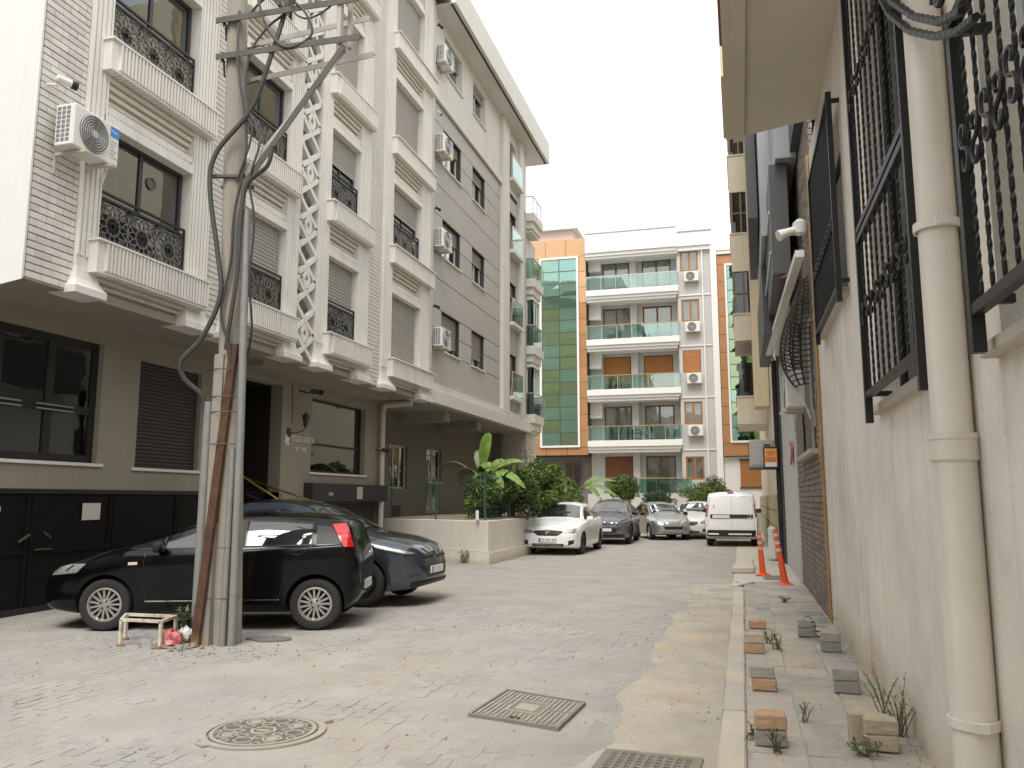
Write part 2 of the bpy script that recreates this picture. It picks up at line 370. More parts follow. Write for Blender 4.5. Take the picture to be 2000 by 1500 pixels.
# small debris, chips and gaps in the paving
mb = MB()
for k in range(420):
    if k < 240: x, y = random.uniform(-9, -.3), random.uniform(4.6, 12)
    elif k < 340: x, y = random.gauss(-5.4, .55), random.gauss(7.9, .3)
    else: x, y = random.gauss(-.55, .25), random.uniform(5, 16)
    s = random.uniform(.004, .017); z = gz(x, y) + .006; a = random.uniform(0, 6.3); p = []
    for zz, q in ((z - .004, 1), (z + s * .7, .55)):
        for i in range(4):
            t = a + i * 1.57; p.append((x + math.cos(t) * s * q * random.uniform(.7, 1.2), y + math.sin(t) * s * q * random.uniform(.7, 1.2), zz))
    mb.hexa(p)
mb.build('grit', M('grit', (.33, .27, .20), 1, var=.4, scale=11), road, kind='stuff')

# ------------------------------------------------------------------ pavement on the right
side = thing('sidewalk', 'narrow slab pavement along the right hand wall', None); tag(side, kind='structure')
SX0, SX1, SZ = -.03, 1.06, .045
mb = MB(); P = []
for y in np.linspace(1, 16.4, 110):
    P.append([(SX0 + (SX1 - SX0) * i / 12, y, SZ - .004 + .011 * noise.noise((i * .25, y * 2.2, 5))) for i in range(13)])
mb.grid(P).build('sand_bed', m_sand, side, smooth=True, kind='stuff')
mb = MB(); mb.prism([(-.18, -.2), (.18, -.2), (.18, .2), (-.18, .2)], -.06, 0, lambda a, b, h: (a * .985, b * .985, h)); src = None
for j in range(36):
    for i in range(3):
        x, y = SX0 + .18 + .365 * i, 2.2 + .405 * j
        if y > 16.2 or (y > 15.7 and i == 0): continue
        z = SZ + random.uniform(-.004, .005)
        if src is None:
            src = mb.build('paving_slab', m_slab, None, bevel=.004); src.parent = side; src.location = (x, y, z); o = src
        else: o = inst(src, (x, y, z), side)
        o.rotation_euler = (random.gauss(0, .010), random.gauss(0, .010), random.gauss(0, .006))
mb = MB().box(-.085, .085, -.44, .44, -.15, 0); src = None
for j in range(16):
    y = 2.6 + .9 * j; z = SZ + .022 + random.uniform(-.008, .008)
    if y > 15.6: break
    if src is None:
        src = mb.build('kerb_stone', m_kerb, None, bevel=.014); src.parent = side; src.location = (-.118, y, z); o = src
    else: o = inst(src, (-.118, y, z), side)
    o.rotation_euler = (random.gauss(0, .008), random.gauss(0, .01), random.gauss(0, .008))
for k, (x, y, a) in enumerate([(-.06, 16.35, -.35), (.25, 16.85, -1.25)]):
    o = inst(src, (x, y, SZ + .02), side); o.rotation_euler = (0, 0, a)
# apron beyond the pavement, round the drain
mb = MB(); P = []
for y in np.linspace(16.2, 44, 60):
    P.append([(RX1 - .02 + (1.1 - RX1) * i / 8, y, .012 + .012 * noise.noise((i * .3, y * .6, 9))) for i in range(9)])
mb.grid(P).build('concrete_apron', m_kerb, side, smooth=True)
def kerb_block(name, label, pts, h):
    mb = MB(); mb.prism(pts, 0, h, lambda a, b, hh: (a, b, hh)); o = mb.build(name, m_kerb, None, bevel=.04); tag(o, label, 'kerb block')
kerb_block('kerb_block', 'low worn concrete kerb block beside the far orange bollard', [(-.28, 18.9), (.20, 19.0), (.22, 21.4), (-.20, 21.5)], .17)
mb = MB(); P = []
for y in np.linspace(-4, 18, 60):
    P.append([(x, y, -.02) for x in (RX1, 1.2)])
mb.grid(P).build('bedding', m_earth, side)

# ------------------------------------------------------------------ iron covers
def gully(name, label, cx, cy, w, l, rot, nx, ny, z):
    t = thing(name, label, 'drain grate', (cx, cy, z)); mb = MB(); c, s = math.cos(rot), math.sin(rot)
    def B(x0, x1, y0, y1, z0, z1):
        return mb.hexa([(cx + c * x - s * y, cy + s * x + c * y, z + h) for h in (z0, z1) for x, y in ((x0, y0), (x1, y0), (x1, y1), (x0, y1))])
    B(-w / 2, w / 2, -l / 2, -l / 2 + .05, -.03, .006); B(-w / 2, w / 2, l / 2 - .05, l / 2, -.03, .006); B(-w / 2, -w / 2 + .05, -l / 2 + .05, l / 2 - .05, -.03, .006); B(w / 2 - .05, w / 2, -l / 2 + .05, l / 2 - .05, -.03, .006)
    mb.build('frame', m_castiron, t); mb = MB(); iw, il = w - .1, l - .1; g = .42
    for i in range(nx + 1):
        x = -iw / 2 + iw * i / nx; q = iw / nx * g / 2; B(max(-iw / 2, x - q), min(iw / 2, x + q), -il / 2, il / 2, -.025, .004)
    for j in range(ny + 1):
        y = -il / 2 + il * j / ny; q = il / ny * g / 2; B(-iw / 2, iw / 2, max(-il / 2, y - q), min(il / 2, y + q), -.027, .002)
    mb.build('grille', m_castiron, t); mb = MB(); B(-iw / 2, iw / 2, -il / 2, il / 2, -.30, -.12); mb.build('sump', m_irondark, t)
gully('drain_grate', 'square holed iron drain grate at the bottom edge of the road', -.62, 5.22, .62, .62, -.06, 9, 9, .016)
gully('drain_grate', 'small dark drain grate between the two orange bollards', .56, 17.75, .40, 1.35, .02, 5, 10, .03)

def sq_cover(cx, cy):
    t = thing('manhole_cover', 'square ribbed manhole cover with a rectangular badge in the middle of the road', 'manhole cover', (cx, cy, .012))
    U = Vector((.795, .1 - .19, 0)); c4 = [Vector((-1.99, 6.98, 0)), Vector((-1.26, 6.71, 0)), Vector((-1.31, 5.92, 0)), Vector((-2.05, 6.12, 0))]
    ce = sum(c4, Vector()) / 4
    def pt(u, v, z): # u,v in -1..1
        a = (c4[3] * (1 - u) + c4[2] * (1 + u)) / 2; b = (c4[0] * (1 - u) + c4[1] * (1 + u)) / 2
        p = (a * (1 - v) + b * (1 + v)) / 2; return (p.x, p.y, .014 + z)
    mb = MB()
    def B(u0, u1, v0, v1, z0, z1): return mb.hexa([pt(u0, v0, z0), pt(u1, v0, z0), pt(u1, v1, z0), pt(u0, v1, z0), pt(u0, v0, z1), pt(u1, v0, z1), pt(u1, v1, z1), pt(u0, v1, z1)])
    B(-1, 1, -1, -.94, -.04, .012); B(-1, 1, .94, 1, -.04, .012); B(-1, -.94, -.94, .94, -.04, .012); B(.94, 1, -.94, .94, -.04, .012); mb.build('frame', m_castiron, t)
    mb = MB(); B(-.93, .93, -.93, .93, -.04, .004); plate = mb.build('plate', m_castiron, t)
    mb = MB()
    for i in range(17):
        u = -.88 + i * .11
        for v0, v1 in ((-.88, -.03), (.03, .88)):
            if abs(u) < .42 and True:
                v0, v1 = (v0, -.46) if v0 < -.5 else (.46, v1)
            if i % 2 == (0 if v0 < 0 else 1): B(u, u + .05, v0, v1, .004, .011)
            else: B(u + .01, u + .05, v0 + .1, v1 - .06, .004, .011)
    mb.build('ribs', m_ironworn, plate)
    mb = MB(); B(-.40, .40, -.40, -.36, .004, .012); B(-.40, .40, .36, .40, .004, .012); B(-.40, -.36, -.36, .36, .004, .012); B(.36, .40, -.36, .36, .004, .012); B(-.26, .2, -.22, .22, .004, .010)
    mb.build('badge', m_ironworn, plate); mb = MB(); B(-.12, .08, -.82, -.74, .004, .013); mb.build('lifting_slot', m_irondark, plate)
sq_cover(-1.65, 6.43)

def round_cover(cx, cy, r):
    t = thing('manhole_cover', 'round manhole cover cast with rings of hexagons on the left of the road', 'manhole cover', (cx, cy, .012)); z = .011
    mb = MB(); mb.lathe([(r, -.04), (r, .006), (r - .05, .007), (r - .052, -.04)], (cx, cy, z), 48)
    a = R(62); d = Vector((math.cos(a), math.sin(a), 0)); q = Vector((-d.y, d.x, 0)); o = Vector((cx, cy, z))
    mb.hexa([o + d * p + q * s + Vector((0, 0, h)) for h in (-.03, .007) for p, s in ((r * .96, -.12), (r + .07, -.12), (r + .07, .12), (r * .96, .12))])
    mb.hexa([o - d * p + q * s + Vector((0, 0, h)) for h in (-.03, .007) for p, s in ((r * .96, -.05), (r + .04, -.05), (r + .04, .05), (r * .96, .05))])
    mb.build('frame', m_ironworn, t)
    mb = MB(); mb.lathe([(0.001, .004), (r - .062, .004), (r - .062, -.03)], (cx, cy, z), 48); mb.build('lid', M('dark_cast_iron_lid', (.13, .12, .095), .8, var=.25, scale=6), t)
    mb = MB(); mb.lathe([(r - .068, .003), (r - .068, .009), (r - .095, .009), (r - .095, .003)], (cx, cy, z), 48)
    def hexring(x, y, R1, R2, rot):
        p = []
        for rr, h in ((R1, .003), (R1, .010), (R2, .010), (R2, .003)):
            p.append([(cx + x + rr * math.cos(rot + k * 1.0472), cy + y + rr * math.sin(rot + k * 1.0472), z + h) for k in range(7)])
        mb.grid(p)
    hexring(0, 0, .10, .075, 0); mb.box(cx - .05, cx + .05, cy - .018, cy + .018, z + .003, z + .009)
    for k in range(8):
        a = k * .785; x, y = .245 * math.cos(a), .245 * math.sin(a); hexring(x, y, .075, .058, a)
        if k % 2: hexring(x, y, .045, .001, a)
        a += .39; x, y = .165 * math.cos(a), .165 * math.sin(a); hexring(x, y, .045, .03, a); x, y = .315 * math.cos(a), .315 * math.sin(a); hexring(x, y, .04, .026, a)
    mb.build('cast_pattern', m_ironworn, t)
round_cover(-3.29, 5.33, .43)
# dark worn patch by the rear wheel of the black car
mb = MB(); mb.prism([(.3 * math.cos(a) * random.uniform(.8, 1.1), .19 * math.sin(a) * random.uniform(.8, 1.1)) for a in np.linspace(0, 6.0, 14)], .0, .018, lambda a, b, h: (-5.35 + a, 8.75 + b, h)); tag(mb.build('asphalt_patch', M('asphalt_patch', (.16, .15, .14), .95, var=.2), None), 'small dark asphalt patch on the road behind the utility pole', 'patch')
# ------------------------------------------------------------------ A: white ornate apartment building on the left
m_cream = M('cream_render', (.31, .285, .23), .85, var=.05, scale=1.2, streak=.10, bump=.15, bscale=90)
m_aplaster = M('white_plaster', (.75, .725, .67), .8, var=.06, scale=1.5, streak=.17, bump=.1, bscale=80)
m_aend = M('smooth_white_render', (.77, .76, .735), .75, var=.03, streak=.05)
m_stripe = M('cream_moulding', (.68, .635, .55), .8, var=.08, scale=2, streak=.15)
m_brickw = M('white_glazed_brick', (.68, .65, .60), .7, var=.07, scale=4, rnd=.10, streak=.12)
m_mortar = M('dark_mortar', (.21, .19, .165), .95, var=.15)
m_shut = M('grey_beige_shutter', (.37, .35, .315), .55, var=.06, streak=.1)
m_shutdark = M('dark_brown_shutter', (.045, .039, .036), .55, var=.1)
m_gate = M('black_sheet_metal', (.007, .007, .0065), .6, var=.3, scale=3, spec=.2)
m_frame = M('anthracite_frame', (.035, .035, .037), .45, var=.08)
m_brass = M('brass_tube', (.48, .33, .10), .3, .8, var=.1)
m_latback = M('grey_recess', (.30, .29, .275), .85, var=.06)
A = thing('white_apartment_building', 'white ornate apartment building with fluted pilasters and dark garage gate', 'building', (-9.8, 14, 0))
XA, XG, ZS, FH = -8.6, -9.85, 4.42, 2.98
fA = F('X', XA, 1); fG = F('X', XG, 1); Z1A = 17.1
cols = [(9.15, 11.05), (12.4, 14.0), (15.8, 17.2), (19.2, 21.1)]
pil = [(8.8, 9.15), (11.08, 11.58), (12.05, 12.4), (14.02, 14.5), (15.3, 15.78), (17.22, 17.8), (18.65, 19.18), (21.14, 21.86)]
bricks = [(8.05, 8.8), (11.58, 12.05), (17.8, 18.65), (21.86, 22.25)]
# upper body behind everything
MB().prism([(XA - .42, 8.3), (XA - .42, 22.24), (-18, 22.24), (-18, 11.2)], ZS, Z1A, lambda a, b, h: (a, b, h)).build('upper_floors', m_aplaster, A)
mb = MB()   # end wall, angled back
mb.add([(XA - .04, 8.0, ZS - .05), (XA - .04, 8.0, Z1A), (-16, 10.1, Z1A), (-16, 10.1, ZS - .05), (XA - .04, 8.03, ZS - .02), (XA - .04, 8.03, Z1A), (-16, 10.2, Z1A), (-16, 10.2, ZS - .02)], [(0, 1, 2, 3), (4, 5, 6, 7), (0, 1, 5, 4), (0, 3, 7, 4)])
mb.build('end_wall', m_aend, A)
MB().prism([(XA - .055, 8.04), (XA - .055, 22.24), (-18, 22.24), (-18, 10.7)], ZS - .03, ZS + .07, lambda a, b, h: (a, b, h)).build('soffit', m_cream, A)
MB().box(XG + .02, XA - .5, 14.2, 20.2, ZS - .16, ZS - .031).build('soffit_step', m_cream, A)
MB().box(-18, XA + .32, 7.8, 22.5, Z1A, Z1A + .3).build('roof_edge', M('dark_roof_edge', (.10, .095, .09), .7), A)
MB().box(XA - .3, XA + .42, 22.26, 22.75, Z1A - .12, Z1A + .28).build('gutter_box', M('dark_roof_edge'), A)
# brick panels: the one on the near corner brick by brick
def brick_mesh(w, h=.083): return MB().box(0, .05, 0, w, 0, h)
bsrc = {}
def brick_panel(y0, y1, single):
    mb = MB(); fbox(mb, fA, y0, y1, ZS, Z1A, -.15 if single else -.42, -.10); p = mb.build('brick_panel', m_mortar, A)
    course = .098; bw = .265; far = MB()
    for j in range(int((Z1A - ZS) / course)):
        z = ZS + j * course; y = y0 + .004 - (bw / 2 if j % 2 else 0)
        while y < y1 - .02:
            a, b = max(y, y0 + .004), min(y + bw - .006, y1 - .004)
            if b - a > .02:
                if single and z < 8.6:
                    k = round(b - a, 3)
                    if k not in bsrc:
                        o = brick_mesh(b - a).build('brick', m_brickw, None, local=True, bevel=.004); o.parent = p; o.location = Vector((XA - .098 + random.uniform(0, .006), a, z)) - ORG[p]; bsrc[k] = o
                    else: o = inst(bsrc[k], (XA - .098 + random.uniform(0, .006), a, z), p, 'brick')
                else: fbox(far, fA, a, b, z, z + .083, -.099, -.05)
            y += bw
    far.build('bricks', m_brickw, p, kind='stuff')
for i, (a, b) in enumerate(bricks): brick_panel(a, b, i == 0)
mb = MB()   # brick return on the far corner
for j in range(int((Z1A - ZS) / .098)): mb.box(XA - .4, XA - .06, 22.25, 22.29, ZS + j * .098, ZS + j * .098 + .083)
mb.build('corner_bricks', m_brickw, A, kind='stuff')
for a, b in pil:
    mb = MB(); fbox(mb, fA, a, b, ZS + .32, Z1A, -.42, 0); n = max(3, int((b - a - .08) / .075)); w = (b - a - .08) / n
    for k in range(n): fbox(mb, fA, a + .04 + k * w + w * .18, a + .04 + k * w + w * .82, ZS + .5, Z1A, 0, .022)
    fbox(mb, fA, a, a + .03, ZS + .5, Z1A, 0, .022); fbox(mb, fA, b - .03, b, ZS + .5, Z1A, 0, .022)
    p = mb.build('pilaster', m_aplaster, A, bevel=.004)
    mb = MB(); prof = [(.0, .34), (.012, .26), (.035, .17), (.075, .09), (.11, .05), (.11, -.05)]
    for (d0, z0), (d1, z1) in zip(prof, prof[1:]):
        mb.hexa([fA.pt(a - d1, ZS + z1, -.3), fA.pt(b + d1, ZS + z1, -.3), fA.pt(b + d1, ZS + z1, d1 + .02), fA.pt(a - d1, ZS + z1, d1 + .02), fA.pt(a - d0, ZS + z0, -.3), fA.pt(b + d0, ZS + z0, -.3), fA.pt(b + d0, ZS + z0, d0 + .02), fA.pt(a - d0, ZS + z0, d0 + .02)])
    mb.build('pilaster_base', m_aplaster, p)
# lattice strip between two pilasters
mb = MB(); fbox(mb, fA, 14.5, 15.3, ZS, Z1A, -.42, -.2); lat = mb.build('lattice_recess', m_latback, A)
mb = MB(); uh = 1.16; u0, u1 = 14.52, 15.28; uw = u1 - u0
for k in range(11):
    z = ZS + .02 + k * uh
    def L2(pts):
        for (a, b), (c, d) in zip(pts, pts[1:]):
            if z + max(b, d) * uh > Z1A: continue
            mb.bar(fA.pt(u0 + a * uw, z + b * uh, -.06 + .004 * (len(mb.v) // 8 % 2)), fA.pt(u0 + c * uw, z + d * uh, -.06 + .004 * (len(mb.v) // 8 % 2)), .095, .11, up=(1, 0, 0))
    for s in (0, 1):
        q = (lambda t: 1 - t) if s else (lambda t: t)
        L2([(q(.03), -.02), (q(.10), .06), (q(.90), .44), (q(.95), .5), (q(.90), .56), (q(.10), .94), (q(.03), 1.02)])
        L2([(q(.03), .5), (q(.12), .5)]); L2([(q(.5), .33), (q(.66), .5), (q(.5), .67)])
mb.build('lattice', m_aplaster, lat)
# storeys: box sills, windows, railings, shutters, corbels
def rosette_panel(parent, f, u0, u1, z0, z1, d):
    mb = MB(); h = z1 - z0; n = max(1, round((u1 - u0) / h)); w = (u1 - u0) / n
    def rib(pts, t=.012):
        for (a, b), (c, e) in zip(pts, pts[1:]):
            a, c = max(u0, min(u1, a)), max(u0, min(u1, c)); b, e = max(z0, min(z1, b)), max(z0, min(z1, e)); L = math.hypot(c - a, e - b)
            if L < 1e-4: continue
            nx, nz = -(e - b) / L * t / 2, (c - a) / L * t / 2
            mb.hexa([f.pt(a - nx, b - nz, d), f.pt(c - nx, e - nz, d), f.pt(c + nx, e + nz, d), f.pt(a + nx, b + nz, d), f.pt(a - nx, b - nz, d + .006), f.pt(c - nx, e - nz, d + .006), f.pt(c + nx, e + nz, d + .006), f.pt(a + nx, b + nz, d + .006)])
    for k in range(n):
        cu, cz = u0 + (k + .5) * w, (z0 + z1) / 2
        for rr, m_ in ((.46 * h, 12), (.24 * h, 12)):
            for j in range(m_):
                a = j * 2 * math.pi / m_
                for sgn in (1, -1): rib([(cu + rr * t * math.cos(a + sgn * .30 * math.sin(math.pi * t)), cz + rr * t * math.sin(a + sgn * .30 * math.sin(math.pi * t))) for t in (0.05, .3, .55, .8, 1)])
        for sx in (-1, 1):
            for sz in (-1, 1):
                ccu, ccz = cu + sx * w / 2, cz + sz * h / 2
                for j in range(4):
                    a = math.atan2(-sz, -sx) + (j - 1.5) * .42
                    for sgn in (1, -1): rib([(ccu + .36 * h * t * math.cos(a + sgn * .25 * math.sin(math.pi * t)), ccz + .36 * h * t * math.sin(a + sgn * .25 * math.sin(math.pi * t))) for t in (0.1, .4, .7, 1)])
        rib([(cu + .47 * h * math.cos(t), cz + .47 * h * math.sin(t)) for t in np.linspace(0, 6.283, 25)])
    return mb.build('rosette_screen', M('rosette_metal', (.20, .20, .19), .5, .2), parent)
shut = {(0, 0): 0, (0, 1): 0, (0, 2): 0, (0, 3): 0, (1, 0): .62, (1, 1): 0, (1, 2): .75, (1, 3): .5, (2, 0): .63, (2, 1): .38, (2, 2): .97, (2, 3): .9, (3, 0): 1, (3, 1): .38, (3, 2): .96, (3, 3): 1}
for c, (y0, y1) in enumerate(cols):
    e0, e1 = {0: (9.0, 11.45), 1: (12.2, 14.3), 2: (15.62, 17.74), 3: (19.0, 21.9)}[c]
    for k in range(4):
        zt = 5.2 + FH * k; zb = zt - .45; zh = zt + 1.75
        # box sill: fluted front for the left columns, plain for the last
        mb = MB(); fbox(mb, fA, e0, e1, zb, zt - .03, -.3, .16); fbox(mb, fA, e0 - .03, e1 + .03, zt - .03, zt, -.3, .21); fbox(mb, fA, e0, e1, zb - .03, zb, -.2, .175)
        if c < 3:
            n = int((e1 - e0 - .14) / .072); w = (e1 - e0 - .14) / n
            for q in range(n): fbox(mb, fA, e0 + .14 + q * w, e0 + .14 + q * w + w * .55, zb + .012, zt - .034, .16, .20)
            for q in range(n): fbox(mb, fA, e0 + .14 + q * w, e0 + .14 + q * w + w * .55, zb - .045, zb - .031, -.15, .16)
        mb.build('sill_box', m_aplaster, A)
        # corbel courses under the sill
        ztop = zb - .03; zlo = ZS + .08 if k == 0 else zh - FH + .30; n = 5 if k else 3; mb = MB()
        for q in range(n):
            a = zlo + (ztop - zlo) * q / n; b = zlo + (ztop - zlo) * (q + 1) / n; d = -.22 + .24 * (q + 1) / n
            cy0, cy1 = e0 + .14, e1 - .12
            fbox(mb, fA, cy0, cy1, a, b - .028, -.42, d); fbox(mb, fA, cy0, cy1, b - .028, b, -.42, d - .028)
        mb.build('corbel', m_stripe, A)
        # head trim
        mb = MB(); fbox(mb, fA, y0 - .03, y1 + .03, zh, zh + .14, -.42, .03); fbox(mb, fA, y0 - .06, y1 + .06, zh + .20, zh + .30, -.42, -.01); n = int((y1 - y0) / .06)
        fbox(mb, fA, y0 - .05, y1 + .05, zh + .141, zh + .199, -.42, -.03)
        for q in range(n): fbox(mb, fA, y0 + q * .06, y0 + q * .06 + .032, zh + .142, zh + .198, -.03, .0)
        mb.build('head_trim', m_aplaster, A)
        fw_ = fA.off(-.24)
        w = window(A, fw_, y0, y1, zt, zh, .02, m_frame, m_glassA, n=2, fw=.06, curtain=(m_curtain, .02, .45) if (c + k) % 2 else (m_curtaindark, .0, 1.))
        if c == 0 and k == 0:
            mb = MB(); P = []
            for i in range(13):
                u = 9.95 + .62 * i / 12; P.append([fw_.pt(u, zt + .05, -.012 + .012 * math.sin(i * 1.3)), fw_.pt(u, zh - .2, -.012 + .012 * math.sin(i * 1.3))])
            mb.grid(P).build('curtain', m_curtain, w, smooth=True)
            mb = MB(); mb.lathe([(.10, 0), (.10, .03), (.085, .035), (.08, .01), (.001, .01)], fw_.pt(10.35, zh - .42, .05), 20, 'x'); mb.build('vent_ring', m_curtaindark, w)
        s = shut[(c, k)]
        if s: shutter(A, fw_, y0 + .03, y1 - .03, zt + .02 + (1 - s) * 1.70, zh - .01, .085, m_shut, .075)
        if s < .95:
            mb = MB(); rz = zt + .78
            for zz in (rz, rz - .09): mb.bar(fA.pt(y0, zz, -.06), fA.pt(y1, zz, -.06), .035)
            fbox(mb, fA, y0, y0 + .025, zt, rz, -.075, -.045); fbox(mb, fA, y1 - .025, y1, zt, rz, -.075, -.045)
            rl = mb.build('railing', m_black, A)
            rosette_panel(rl, fA, y0 + .04, y1 - .04, zt + .02, rz - .12, -.066)
            mb = MB(); fbox(mb, fA, y0 + .03, y1 - .03, zt + .01, rz - .11, -.082, -.076); mb.build('railing_pane', GLASS('smoked_glass', (.45, .46, .46), .10), rl)
# ---- ground floor
holes = [(6.2, 10.8, 2.18, 4.10), (11.65, 13.32, 2.15, 3.98), (14.5, 16.2, 1.3, 4.15), (17.52, 20.44, 2.26, 4.05), (17.31, 21.35, -.1, 2.0)]
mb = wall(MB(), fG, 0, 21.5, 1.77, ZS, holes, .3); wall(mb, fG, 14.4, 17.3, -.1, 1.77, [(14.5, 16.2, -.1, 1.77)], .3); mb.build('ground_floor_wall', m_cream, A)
MB().box(-18, XG - .6, 0, 14.4, -.1, ZS - .04).build('core', m_room, A)
MB().box(-18, XG - .9, 17.3, 21.5, -.1, ZS - .04).build('core', m_room, A)
for u0, u1, z in ((6.1, 10.9, 2.18), (11.58, 13.4, 2.15), (17.45, 20.5, 2.26)):
    mb = MB(); fbox(mb, fG, u0, u1, z - .05, z - .002, -.25, .04); mb.build('window_ledge', m_white, A)
w = window(A, fG, 6.2, 10.8, 2.18, 4.10, -.16, m_black, m_glassA, n=5, fw=.12, curtain=(m_curtaindark, 0, 1), transom=3.0)
mb = MB()
for a in (9.0, 9.97):
    for z in (2.95, 3.02): mb.bar(fG.pt(a - .35, z, -.06), fG.pt(a + .35, z, -.06), .022)
mb.build('handle_bar', m_steel, w)
shutter(A, fG, 11.66, 13.31, 2.2, 3.97, -.10, m_shutdark, .065)
window(A, fG, 17.52, 20.44, 2.26, 4.05, -.2, m_black, m_glassA, n=1, fw=.06, room=None, transom=2.95)
mb = MB(); fbox(mb, fG, 17.6, 20.4, 2.95, 4.0, -.30, -.26); mb.build('blind', m_shutdark, A)
# gate: black sheet metal leaves with frames
gate = MB(); fbox(gate, fG, 0, 14.4, 1.70, 1.768, -.02, .02); fbox(gate, fG, 0, 14.4, 0, .10, -.03, .015); g = gate.build('gate_frame', m_black, A)
for i in range(9):
    a = .02 + i * 1.6; b = min(a + 1.58, 14.38); mb = MB(); fbox(mb, fG, a, b, .102, 1.698, -.04, -.01)
    fbox(mb, fG, a, a + .06, .104, 1.696, -.01, .012); fbox(mb, fG, b - .06, b, .104, 1.696, -.01, .012); fbox(mb, fG, a + .06, b - .06, .84, .90, -.01, .010)
    l = mb.build('gate_leaf', m_gate, g)
    # diagonal bolt
mb = MB(); mb.bar(fG.pt(9.42, 1.02, .03), fG.pt(9.60, 1.12, .03), .025); mb.bar(fG.pt(9.85, 1.14, .03), fG.pt(9.98, 1.06, .03), .022); mb.bar(fG.pt(9.72, .9, .03), fG.pt(10.0, .9, .03), .022); mb.build('gate_bolt', m_steeldark, g)
# entrance recess, stairs, brass rails
mb = MB(); mb.box(-13, XG - .01, 14.3, 14.5, -.1, 4.2); mb.box(-13, XG - .31, 16.2, 16.4, -.1, 4.2); mb.box(-13.2, -13, 14.3, 16.4, -.1, 4.2); mb.box(-13, XG - .01, 14.3, 16.4, 4.16, 4.3)
mb.build('entrance_recess', M('brown_black_stone', (.035, .03, .026), .4, var=.2), A)
mb = MB()
for k in range(8): mb.box(-11.2 - 1.8, -8.75 - .30 * k, 14.5, 16.2, .155 * k - .1, .155 * (k + 1) - .01)
mb.build('entrance_steps', M('dark_granite', (.06, .056, .05), .4, var=.3, scale=14), A)
mb = MB(); mb.box(-11.5, -11.46, 14.55, 16.15, 1.25, 3.8); mb.build('entrance_door', M('black_gloss', (.015, .015, .015), .15), A)
for y in (14.66, 16.12):
    mb = MB(); mb.tube([(-10.75, y, 2.12), (-8.75, y, 1.50), (-8.75, y, .62)] if y > 15 else [(-10.75, y, 2.56), (-9.9, y, 2.16), (-8.55, y, 1.40), (-8.55, y, .55)], .024, 8); mb.tube([(-9.75, y, 1.75), (-9.75, y, .6)], .02, 8)
    r = mb.build('handrail', m_brass, A, smooth=True); mb = MB(); mb.tube([(-10.6, y, 1.72), (-8.77, y, 1.12)], .01, 6); mb.build('lower_rail', m_steel, r)
# shop front under the second window
mb = MB(); fbox(mb, fG, 17.25, 21.45, 1.56, 2.0, -.1, .24); mb.build('shutter_housing', M('charcoal_housing', (.035, .036, .04), .5), A, bevel=.01)
shutter(A, fG, 17.4, 21.2, .1, 1.56, -.05, m_shutdark, .07)
mb = MB(); fbox(mb, fG, 19.55, 19.85, 1.63, 1.93, .241, .246); t = mb.build('notice', m_white2, A); mb = MB()
for z in (1.67, 1.72, 1.77, 1.82, 1.87): fbox(mb, fG, 19.58, 19.82, z, z + .018, .247, .249)
mb.build('notice_print', m_steeldark, t); mb = MB(); fbox(mb, fG, 18.02, 18.25, 1.71, 1.78, .241, .246); mb.build('sticker', m_steelpale, A)
# raised lettering with a flower
def letters():
    t = thing('wall_lettering', 'small raised metal lettering with a flower emblem beside the dark entrance', 'sign', fG.pt(16.8, 2.95, .01))
    ml = M('pale_metal_letter', (.78, .76, .72), .35, .3)
    put_text('FİGEN GÜRSTA', .20, 'letter_row', ml, t, fG.pt(16.62, 2.93, .012), (0, 1, 0), (0, 0, 1), .01, .72)
    put_text('APT. NO', .17, 'letter_row', ml, t, fG.pt(16.78, 2.70, .012), (0, 1, 0), (0, 0, 1), .01, .8)
    mb = MB()
    for k in range(6):
        a = k * 1.047 + .3; c, s = math.cos(a), math.sin(a); P = [(0, 0), (.07, .04), (.15, .045), (.185, 0), (.15, -.045), (.07, -.04)]
        mb.prism([(x * c - y * s, x * s + y * c) for x, y in P], .005, .02, lambda a_, b_, h: fG.pt(16.42 + a_ * .62, 2.94 + b_ * .85, h))
    mb.build('flower_emblem', ml, t)
letters()
# white notice on the gate
mb = MB(); fbox(mb, fG, 10.56, 10.93, 1.30, 1.56, .014, .018); tag(mb.build('paper_notice', M('paper', (.62, .60, .55), .9, var=.06), None), 'white paper notice stuck on the black garage gate', 'notice')
mb = MB(); fbox(mb, fG, 9.02, 9.09, 1.45, 1.52, .014, .018); tag(mb.build('paper_notice', MATS['paper'], None), 'small scrap of paper at the left edge of the black garage gate', 'notice')
# wall lamp and cameras
def lamp():
    t = thing('wall_lantern', 'dark wall lantern on a bracket above the entrance lettering', 'lamp', fG.pt(16.7, 3.3, 0)); c = fG.pt(16.78, 3.42, .26)
    MB().lathe([(.02, -.16), (.05, -.14), (.085, .06), (.09, .07), (.12, .08), (.06, .13), (.02, .16), (.012, .2)], c, 6).build('lantern', m_frame, t)
    MB().tube([fG.pt(16.5, 3.12, .0), fG.pt(16.52, 3.10, .14), fG.pt(16.70, 3.16, .24), fG.pt(16.78, 3.27, .26)], .014, 6).build('bracket', m_frame, t)
    mb = MB(); fbox(mb, fG, 16.42, 16.55, 3.02, 3.22, 0, .03); mb.build('back_plate', m_frame, t, bevel=.008)
    MB().tube([fG.pt(16.62, 3.35, .01), fG.pt(16.60, 3.9, .01), fG.pt(16.55, 4.35, .01)], .008, 5).build('wire', m_cable, t)
lamp()
